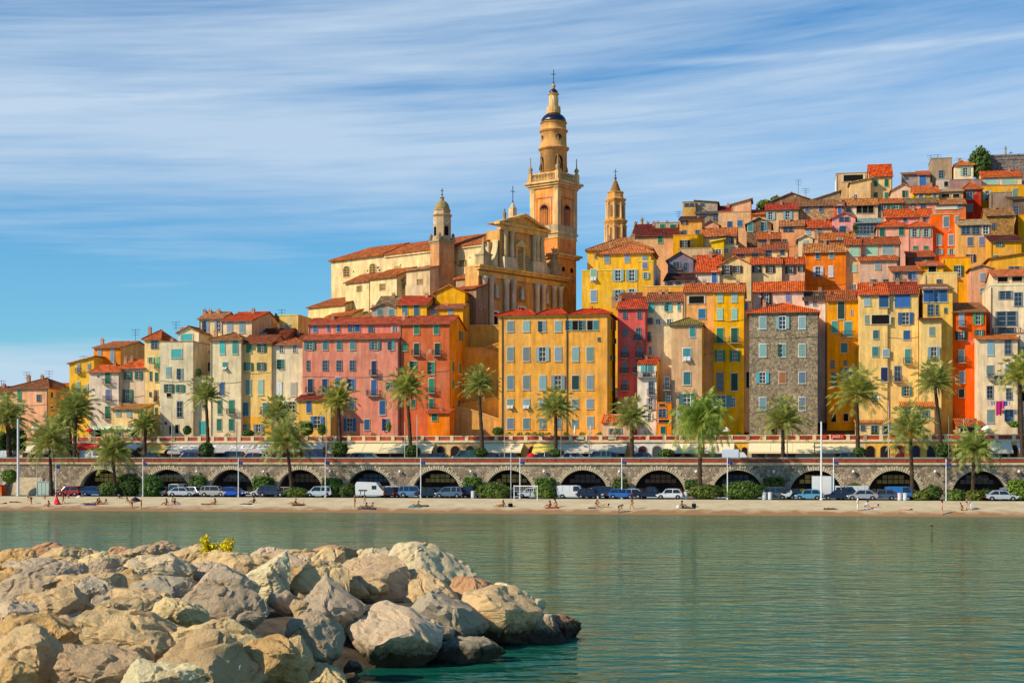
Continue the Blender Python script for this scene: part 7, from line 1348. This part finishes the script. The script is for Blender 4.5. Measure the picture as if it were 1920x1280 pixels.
def person_mesh(pose, fem):
    key = (pose, fem)
    if key in PMESH: return PMESH[key]
    J = POSES[pose]; V = [Vector(J['pel'])]; E = []; Rd = [.135 if fem else .13]
    def add(p, par, r): V.append(Vector(p)); Rd.append(r); E.append((par, len(V)-1)); return len(V)-1
    pel, che = Vector(J['pel']), Vector(J['che']); w = add(pel.lerp(che, .5), 0, .105 if fem else .12); c = add(che, w, .13 if fem else .15); n = add(J['nec'], c, .058); h0 = Vector(J['hea']); up = (h0-Vector(J['nec'])).normalized(); h = add(h0, n, .088); add(h0+up*.075, h, .075)
    fw = Vector((1, 0, 0)) if abs(up.x) < .75 else Vector((0, 0, 1)); fw = (fw-up*fw.dot(up)).normalized(); add(h0+fw*.095-up*.01, h, .022)
    for s, (a, b, d) in zip((1, -1), J['arm']):
        A = add(a, c, .058); Bq = add(b, A, .044); D = add(d, Bq, .03); dr = (Vector(d)-Vector(b)).normalized(); sd = dr.cross(Vector((0, .3, 1))).normalized(); pm = add(Vector(d)+dr*.06, D, .034)
        for q in range(4): t0 = Vector(d)+dr*.10+sd*(q-1.5)*.022; f1 = add(t0, pm, .010); add(t0+dr*(.075 if q in (1, 2) else .058)+Vector((0, 0, -.02)), f1, .008)
        th = add(Vector(d)+dr*.045+sd*.05, D, .011); add(Vector(d)+dr*.085+sd*.065, th, .009)
    for (a, b, d, e) in J['leg']: A = add(a, 0, .098 if fem else .09); Bq = add(b, A, .06); D = add(d, Bq, .042); add(e, D, .034)
    me = skin_mesh([tuple(v) for v in V], E, Rd); me.name = 'person'; me.materials.append(SKIN)
    hv = MB(); cc = h0+up*.045-fw*.02; rot = Vector((0, 0, 1)).rotation_difference(up).to_matrix(); prof = [(.01, .118), (.07, .1), (.108, .05), (.114, 0), (.105, -.05 if not fem else -.12), (.08, -.075 if not fem else -.2)]
    hv.lathe(prof, 10); hv.v = [tuple(cc+rot @ Vector(v)-fw*(.05 if Vector(v).z < 0 else .015)) for v in hv.v]; hair = hv.mesh('hair', CLOTH, smooth=True)
    fa = MB(); sd = up.cross(fw)
    for s in (-1, 1): q = h0+fw*.084+sd*s*.032+up*.012; fa.add([q-sd*.012, q+up*.008, q+sd*.012, q-up*.008], [(0, 1, 2, 3)])
    q = h0+fw*.083-up*.045; fa.add([q-sd*.02, q+up*.006, q+sd*.02, q-up*.008], [(0, 1, 2, 3)]); face = fa.mesh('face', mat('face_dark', (.12, .04, .03, 1)), fix=False)
    L_ = J['leg']; mid = [Vector(L_[0][0]).lerp(Vector(L_[0][1]), .42), Vector(L_[1][0]).lerp(Vector(L_[1][1]), .42)]
    sh = skin_mesh([tuple(pel+(che-pel)*.16), tuple(pel), L_[0][0], tuple(mid[0]), L_[1][0], tuple(mid[1])], [(1, 0), (1, 2), (2, 3), (1, 4), (4, 5)], [.13, .147, .108, .095, .108, .095]); sh.materials.append(CLOTH)
    a = J['arm']; ts = skin_mesh([tuple(pel.lerp(che, .1)), tuple(pel.lerp(che, .5)), tuple(che), tuple(che.lerp(Vector(J['nec']), .5)), a[0][0], tuple(Vector(a[0][0]).lerp(Vector(a[0][1]), .6)), a[1][0], tuple(Vector(a[1][0]).lerp(Vector(a[1][1]), .6))], [(0, 1), (1, 2), (2, 3), (2, 4), (4, 5), (2, 6), (6, 7)], [.148, .135, .165, .1, .07, .062, .07, .062]); ts.materials.append(CLOTH)
    tr = skin_mesh([tuple(pel), L_[0][0], L_[0][1], tuple(Vector(L_[0][1]).lerp(Vector(L_[0][2]), .85)), L_[1][0], L_[1][1], tuple(Vector(L_[1][1]).lerp(Vector(L_[1][2]), .85))], [(0, 1), (1, 2), (2, 3), (0, 4), (4, 5), (5, 6)], [.15, .112, .078, .068, .112, .078, .068]); tr.materials.append(CLOTH)
    bt = skin_mesh([tuple(che-(che-pel)*.1), tuple(che+(che-pel)*.12)], [(0, 1)], [.15, .155]); bt.materials.append(CLOTH)
    PMESH[key] = (me, hair, face, sh, ts, tr, bt); return PMESH[key]
def beach_z(x, Y):
    yc = Y-SL*x*1; return interp([(199, -.45), (201.5, 0), (203, .5), (206, 1.05), (212, 1.74)], yc)
def person(label, px, py, pose, face=1, fem=False, sk='t', short=None, shirt=None, trous=None, top=None, hair='#2A1C14', h=1.0, grp=None, turn=0.):
    'py: where the body meets the sand'
    Yc = 207.
    for _ in range(30):
        Y = rowY(px, Yc); z = beach_z((px-CX)*Y/FX, Y); q = YH+(EH-z)*FX/Y; Yc += .22*(q-py) if abs(q-py) > .05 else 0; Yc = min(212, max(199.5, Yc))
    me, hr, fc, sh, ts, tr, bt = person_mesh(pose, fem); Y = rowY(px, Yc); o = link('person', me, None, lin(SK[sk], .95), ((px-CX)*Y/FX, Y, z+.01), (RZ if face > 0 else math.pi+RZ)+turn); o.scale = (h, h, h)
    tag(o, label, 'person', grp); link('hair', hr, o, lin(hair)); link('face', fc, o)
    if trous: link('trousers', tr, o, lin(trous))
    if short: link('swimsuit', sh, o, lin(short))
    if shirt: link('shirt', ts, o, lin(shirt))
    if top: link('bikini_top', bt, o, lin(top))
    return o, z
def towel(label, px, py, col, L=1.9, W=.8):
    Yc = 207.
    for _ in range(30):
        Y = rowY(px, Yc); z = beach_z((px-CX)*Y/FX, Y); q = YH+(EH-z)*FX/Y; Yc = min(212, max(199.5, Yc+.22*(q-py)))
    Y = rowY(px, Yc); m = MB(); n = 8; vs = []
    for i in range(n+1):
        for j in range(5): x, y = -L/2+L*i/n, -W/2+W*j/4; vs.append((x, y, beach_z((px-CX)*Y/FX+x, Y+y+SL*x)-z+.03+.015*math.sin(i*2+j)))
    m.add(vs, [(i*5+j, (i+1)*5+j, (i+1)*5+j+1, i*5+j+1) for i in range(n) for j in range(4)]); o = m.build('towel', CLOTH, None, lin(col), fix=False, loc=((px-CX)*Y/FX, Y, z)); o.rotation_euler[2] = RZ; tag(o, label, 'towel')
def bag(label, px, py, col, s=1.):
    Yc = 207.
    for _ in range(30):
        Y = rowY(px, Yc); z = beach_z((px-CX)*Y/FX, Y); q = YH+(EH-z)*FX/Y; Yc = min(212, max(199.5, Yc+.22*(q-py)))
    Y = rowY(px, Yc); t = thing('beach_bag', label, 'bag', ((px-CX)*Y/FX, Y, z), RZ); m = MB(); m.lathe([(.2*s, 0), (.27*s, .08*s), (.28*s, .3*s), (.2*s, .42*s)], 10); m.build('body', CLOTH, t, lin(col), smooth=True); m = MB(); m.tube([(-.15*s, 0, .4*s), (-.1*s, 0, .6*s), (.1*s, 0, .6*s), (.15*s, 0, .4*s)], .018, 5); m.build('handle', CLOTH, t, lin(col, .6))
def people():
    p = person
    p('person bending forward in dark swimwear at the far left', 59, 945, 'bend', -1, False, 't', '#1E1A20'); p('person lying with head to the left at the far left sand', 28, 942, 'lie', 1, False, 'b', '#2A3A5A'); p('person lying at the left edge of the beach', 2, 944, 'lie', -1, True, 'p', '#D8D8D8')
    p('child crouching on the upper sand left of the pink dress', 84, 935, 'kneel', -1, False, 't', '#5A2A2A', h=.65); p('person sitting at the water edge beside the pink dress', 91, 950, 'sit', -1, True, 't', '#C84A4A', top='#C84A4A')
    o, z = p('person in a long flowing pink red dress at left', 106, 945, 'stand', 1, True, 'p', shirt='#F0324A'); m = MB(); m.lathe([(.17, 1.02), (.24, .7), (.42, .15), (.46, .06)], 14, cap=False); m.v = [(x+.22*(1-zz)*(1 if x > 0 else .25)*(1-zz), y, zz) for x, y, zz in m.v]; m.build('dress_skirt', CLOTH, o, lin('#F0324A'), fix=False)
    p('person in a pink swimsuit standing right of the pink dress', 119, 945, 'walk', -1, True, 'b', '#E03A5A', top='#E03A5A'); p('child kneeling in the sand behind the standing pair at left', 128, 934, 'kneel', 1, False, 't', '#5A4A4A', h=.6)
    p('person lying on a blue towel left of the seated row', 162, 945, 'lie', -1, False, 'd', '#2A4A6A'); p('first seated person of the left row of sunbathers', 178, 945, 'lean', -1, True, 't', '#1E2A3A', top='#1E2A3A'); p('second seated person of the left row of sunbathers', 186, 945, 'sit', -1, False, 'b', '#6A2A3A'); p('third seated person of the left row, furthest right', 194, 945, 'lean', -1, True, 't', '#3A3038', top='#3A3038')
    towel('blue striped towel in the left row of sunbathers', 170, 946, '#3A5A86')
    p('small figure sitting high on the sand below the dark bush', 224, 934, 'sit', 1, False, 'd', '#2A2A30', h=.7); p('person reclining under the tilted dark parasol', 243, 942, 'lean', 1, True, 't', '#3A2A30', top='#3A2A30')
    p('person wading at the water edge holding a green float', 248, 953, 'bend', -1, False, 't', '#1A1A22', h=.8); p('dark haired child standing in the shallow water', 265, 954, 'stand', -1, False, 't', '#161622', h=.75)
    p('person with red top sitting before the silver sedan', 312, 947, 'sit', -1, True, 'b', '#C8463A', top='#C8463A'); p('person in pale clothes standing among the seated group', 322, 944, 'kneel', 1, True, 'p', '#D8CCB8', shirt='#E0D4C0'); p('person in a blue shirt sitting before the silver sedan', 328, 946, 'sit', 1, False, 't', '#2A3048', shirt='#2A3A7A')
    towel('pale towel beside the person in the blue shirt', 338, 946, '#D0C8C4'); p('person lying left of the seated one before the silver hatchback', 388, 946, 'lie', 1, False, 'b', '#3A2A2A'); p('person with red top sitting before the silver hatchback', 403, 946, 'sit', -1, True, 'b', '#B83A2E', top='#B83A2E')
    p('person lying on a white towel before the blue hatchback', 462, 946, 'lie', -1, True, 'd', '#2A2026'); p('person sitting behind the white towel near the flagpole', 476, 943, 'sit', -1, False, 't', '#2A3040', shirt='#30343E'); towel('white towel before the bright blue hatchback', 466, 947, '#E4E2E0', 2.2)
    p('person leaning back before the low yellow green bush', 550, 945, 'lean', -1, False, 't', '#2A2024'); p('person lying on dark towel before the low yellow green bush', 562, 946, 'prone', 1, True, 'b', '#2A2A32'); towel('dark towel before the low yellow green bush', 560, 947, '#2E2A30')
    p('tall tanned man walking in black trunks before the box van', 665, 951, 'stand', 1, False, 't', '#14141A', h=1.1); p('child walking behind the lying pair near the box van', 684, 944, 'walk', -1, False, 't', '#8A4A3A', h=.75); p('left sunbather of the pair near the box van', 682, 952, 'lean', -1, True, 'b', '#2A2A34', top='#2A2A34'); p('right sunbather of the pair near the box van', 694, 952, 'lean', -1, False, 'b', '#1E2430'); towel('striped towel under the pair near the box van', 688, 953, '#4A4A5A', 2.6)
    p('left sunbather lying with knees up before the sixth arch', 780, 949, 'lean', -1, False, 'b', '#3A2A2A'); p('right sunbather lying before the sixth arch', 792, 949, 'lie', -1, True, 'd', '#3A3040', top='#3A3040'); towel('turquoise towel before the sixth arch', 778, 950, '#4A9AA0')
    p('person sitting before the large bright bush', 944, 950, 'sit', -1, False, 't', '#5A3A2A'); p('second person leaning close before the large bright bush', 938, 950, 'lean', -1, True, 't', '#3A2A24', top='#3A2A24'); bag('black bag beside the couple before the bright bush', 957, 950, '#16161A', 1.2)
    p('person with red top sitting near the volleyball net', 1031, 951, 'sit', -1, True, 'b', '#A82A2A', shirt='#B82A2E'); p('person in red bending over a towel near the volleyball net', 1043, 951, 'kneel', -1, True, 't', '#C82A3A', top='#C82A3A'); towel('reddish towel near the volleyball net', 1036, 952, '#9A4A3A')
    p('man kneeling upright with a pale cap before the dark cars', 1118, 949, 'kneel', 1, False, 't', '#3A5A8A', hair='#D8D0C4', h=1.05); p('person lying on the dark blue mat in front of the kneeling man', 1132, 951, 'prone', -1, True, 'p', '#3A6A6A'); towel('dark blue mat before the kneeling man', 1118, 952, '#1E2A5A', 2.2)
    p('dark figure bending down at the water edge in the middle', 1160, 962, 'bend', 1, False, 'd', '#14141A'); p('slim child walking along the wet sand in the middle', 1185, 955, 'walk', -1, True, 't', '#C86A4A', top='#C86A4A'); 
    p('person in black sitting beside a white bag before the olive bush', 1279, 951, 'sit', 1, True, 'b', '#16161C', top='#16161C'); bag('white bag beside the person in black', 1272, 952, '#E8E6E2', .9); bag('dark backpack standing alone on the sand', 1301, 950, '#22262A', 1.1); towel('dark towel beside the person in black', 1291, 952, '#2E3A3A')
    p('reddish tanned person lying alone before the white truck', 1557, 955, 'lie', 1, False, 'd', '#5A2A1E'); p('man in white shirt and trousers standing before the silver sedan', 1608, 957, 'stand', 1, False, 'p', shirt='#ECE8E2', trous='#E4DED6', h=1.08, hair='#B8B0A8'); p('person in a white shirt sitting beside the man in white', 1624, 955, 'kneel', 1, False, 'p', shirt='#F0EEEA', trous='#D8D4D0'); p('person in dark swimwear lying behind the white shirts', 1637, 952, 'prone', -1, True, 'p', '#16162A', top='#16162A'); towel('white towel right of the white shirts', 1634, 953, '#ECEAEA', 2.)
    p('pale sunbather lying before the blue van', 1698, 956, 'lie', -1, True, 'p', '#E0B090'); p('dark haired person standing in the shallow water at right', 1766, 965, 'stand', -1, True, 'p', '#D89A84', h=1.05); p('crouching child in red near the family at right', 1804, 957, 'kneel', -1, False, 'b', '#A82A2A', shirt='#A8303A', h=.85)
    p('person with red hat standing by the orange tinged bush', 1812, 955, 'stand', 1, True, 'p', '#7A8A6A', shirt='#6A8A7A', hair='#8A2030', h=.95); p('person in pale blue leaning over at right of the family', 1821, 956, 'bend', -1, False, 'p', shirt='#A8C4D8', trous='#C8D4DC', h=1.0)
    # swimmer
    Y = FX*EH/(990-YH); o = link('person', PMESH[('stand', False)][0], None, lin(SK['b'], .9), ((1747-CX)*Y/FX, Y, -1.42), -.6); tag(o, 'swimmer with only head and shoulders above the water at right', 'person'); link('hair', PMESH[('stand', False)][1], o, lin('#2A1A14')); link('face', PMESH[('stand', False)][2], o)
    parasol('tilted dark beach parasol before the dark bush', 254, 931, 22, 207.5, 1.1, '#2A2A3A'); parasol('low white beach parasol lying beside the red hatchback', 148, 928, 20, 211.5, 1.2, '#E0DCD4')
people()
# ================= SKY, SUN, CAMERA =================
SUN_AZ, SUN_EL = math.radians(64), math.radians(33)      # to the left of the view, low afternoon sun
def sky():
    w = bpy.data.worlds.new('World'); scn.world = w; w.use_nodes = True; nt = w.node_tree; L = nt.links.new
    bg = nt.nodes['Background']
    st = nt.nodes.new('ShaderNodeTexSky'); st.sky_type = 'NISHITA'; st.sun_disc = False
    st.sun_elevation = SUN_EL; st.sun_rotation = math.pi+SUN_AZ; st.air_density = 1.; st.dust_density = .35; st.ozone_density = 1.6; st.altitude = 50
    tc = nt.nodes.new('ShaderNodeTexCoord'); s = nt.nodes.new('ShaderNodeSeparateXYZ'); L(tc.outputs['Generated'], s.inputs[0])
    def mth(op, a, b=None, c=None):
        n = nt.nodes.new('ShaderNodeMath'); n.operation = op
        for i, v in enumerate((a, b, c)):
            if v is None: continue
            if hasattr(v, 'node'): L(v, n.inputs[i])
            else: n.inputs[i].default_value = v
        return n.outputs[0]
    hyp = mth('SQRT', mth('ADD', mth('MULTIPLY', s.outputs[0], s.outputs[0]), mth('MULTIPLY', s.outputs[1], s.outputs[1])))
    u = mth('ARCTAN2', s.outputs[0], s.outputs[1]); v = mth('ARCTAN2', s.outputs[2], hyp)
    # cirrus streaks: long along the azimuth, thin in height, tilting up to the right as they rise
    vt = mth('SUBTRACT', v, mth('MULTIPLY', u, mth('MULTIPLY', v, .30)))
    def streak(su, sv, seed, det, rough, dist=.0):
        c = nt.nodes.new('ShaderNodeCombineXYZ'); L(mth('MULTIPLY', u, su), c.inputs[0]); L(mth('MULTIPLY', vt, sv), c.inputs[1]); c.inputs[2].default_value = seed
        n = nn(nt, 'ShaderNodeTexNoise', Scale=1., Detail=det, Roughness=rough, Distortion=dist); L(c.outputs[0], n.inputs['Vector']); return n.outputs[0]
    a = streak(2.2, 22, 3.1, 5, .55, .3); b = streak(5., 75, 8.4, 5, .6, .2); c = streak(13, 260, 1.7, 4, .6); big = streak(2.1, 7.5, 12.3, 2, .5)
    d = mth('ADD', mth('ADD', mth('MULTIPLY', a, .50), mth('MULTIPLY', b, .36)), mth('MULTIPLY', c, .14))
    r = nt.nodes.new('ShaderNodeValToRGB'); L(mth('MULTIPLY', v, 2.), r.inputs[0]); e = r.color_ramp.elements   # cover by height, thinned out of view overhead to cut fill light
    e[0].position = .0; e[0].color = (.66,)*3+(1,); e[1].position = .10; e[1].color = (.72,)*3+(1,)
    for p_, x in ((.135, .58), (.16, .32), (.25, .32), (.29, .40), (.34, .54), (.41, .58), (.48, .53), (.56, .45), (.66, .42), (.85, .30), (1., .24)):
        q = e.new(p_); q.color = (x, x, x, 1)
    r2 = mrange(nt, u, -.34, .36, .06, .05)
    cov = mth('ADD', mth('ADD', r.outputs[0], r2), mth('MULTIPLY', mth('SUBTRACT', big, .5), .36))
    f = mth('ADD', mth('SUBTRACT', d, .5), mth('SUBTRACT', cov, .5))
    f = mrange(nt, f, -.11, .20, 0, 1)
    def band(k, v0, wid, ua, ub, seed):          # thin condensation trails
        w_ = mth('DIVIDE', mth('SUBTRACT', mth('SUBTRACT', v, mth('MULTIPLY', u, k)), v0), wid)
        g_ = mth('POWER', 2.718, mth('MULTIPLY', mth('MULTIPLY', w_, w_), -1.)); return mth('MULTIPLY', mth('MULTIPLY', g_, mrange(nt, u, ua, ub, 0, 1)), mrange(nt, streak(9, 60, seed, 4, .6), .35, .65, .15, 1))
    f = mth('MINIMUM', mth('ADD', f, mth('ADD', mth('MULTIPLY', band(.0205, .2547, .0022, -.12, .05, 5.), .55), mth('MULTIPLY', band(.13, .2613, .0035, -.08, -.2, 9.), .5))), 1.1)
    blue = mixc(nt, st.outputs[0], (SKY_T[0], SKY_T[1], SKY_T[2], 1), 1., 'MULTIPLY')
    # pale cloud colour, thinner high above
    cl = mixc(nt, blue, (CLD[0], CLD[1], CLD[2], 1), mth('MULTIPLY', f, .82))
    L(cl, bg.inputs[0]); bg.inputs[1].default_value = SKY_S
    sun = bpy.data.lights.new('sun', 'SUN'); sun.energy = SUN_E; sun.angle = math.radians(.53); sun.color = (1, .87, .66)
    so = bpy.data.objects.new('sun', sun); COL.objects.link(so)
    dv = Vector((-math.sin(SUN_AZ)*math.cos(SUN_EL), -math.cos(SUN_AZ)*math.cos(SUN_EL), math.sin(SUN_EL)))
    so.rotation_euler = dv.to_track_quat('Z', 'Y').to_euler(); so.location = dv*300+Vector((0, 200, 0))
SKY_T, CLD, SKY_S, SUN_E = (.52, 1.05, 1.40), (5.8, 7.2, 8.8), .098, 5.
sky()
cam = bpy.data.cameras.new('camera'); co = bpy.data.objects.new('camera', cam); COL.objects.link(co)
co.location = (0, 0, EH); co.rotation_euler = (math.pi/2, 0, 0)
cam.sensor_width = 36; cam.lens = FX/1920*36; cam.shift_y = (YH-640)/1920; cam.clip_start = .5; cam.clip_end = 6000
scn.camera = co
scn.render.engine = 'CYCLES'
scn.view_settings.view_transform = 'Standard'; scn.view_settings.look = 'None'; scn.view_settings.exposure = 0; scn.view_settings.gamma = 1
scn.cycles.max_bounces = 6; scn.cycles.diffuse_bounces = 3; scn.cycles.glossy_bounces = 3; scn.cycles.use_denoising = True
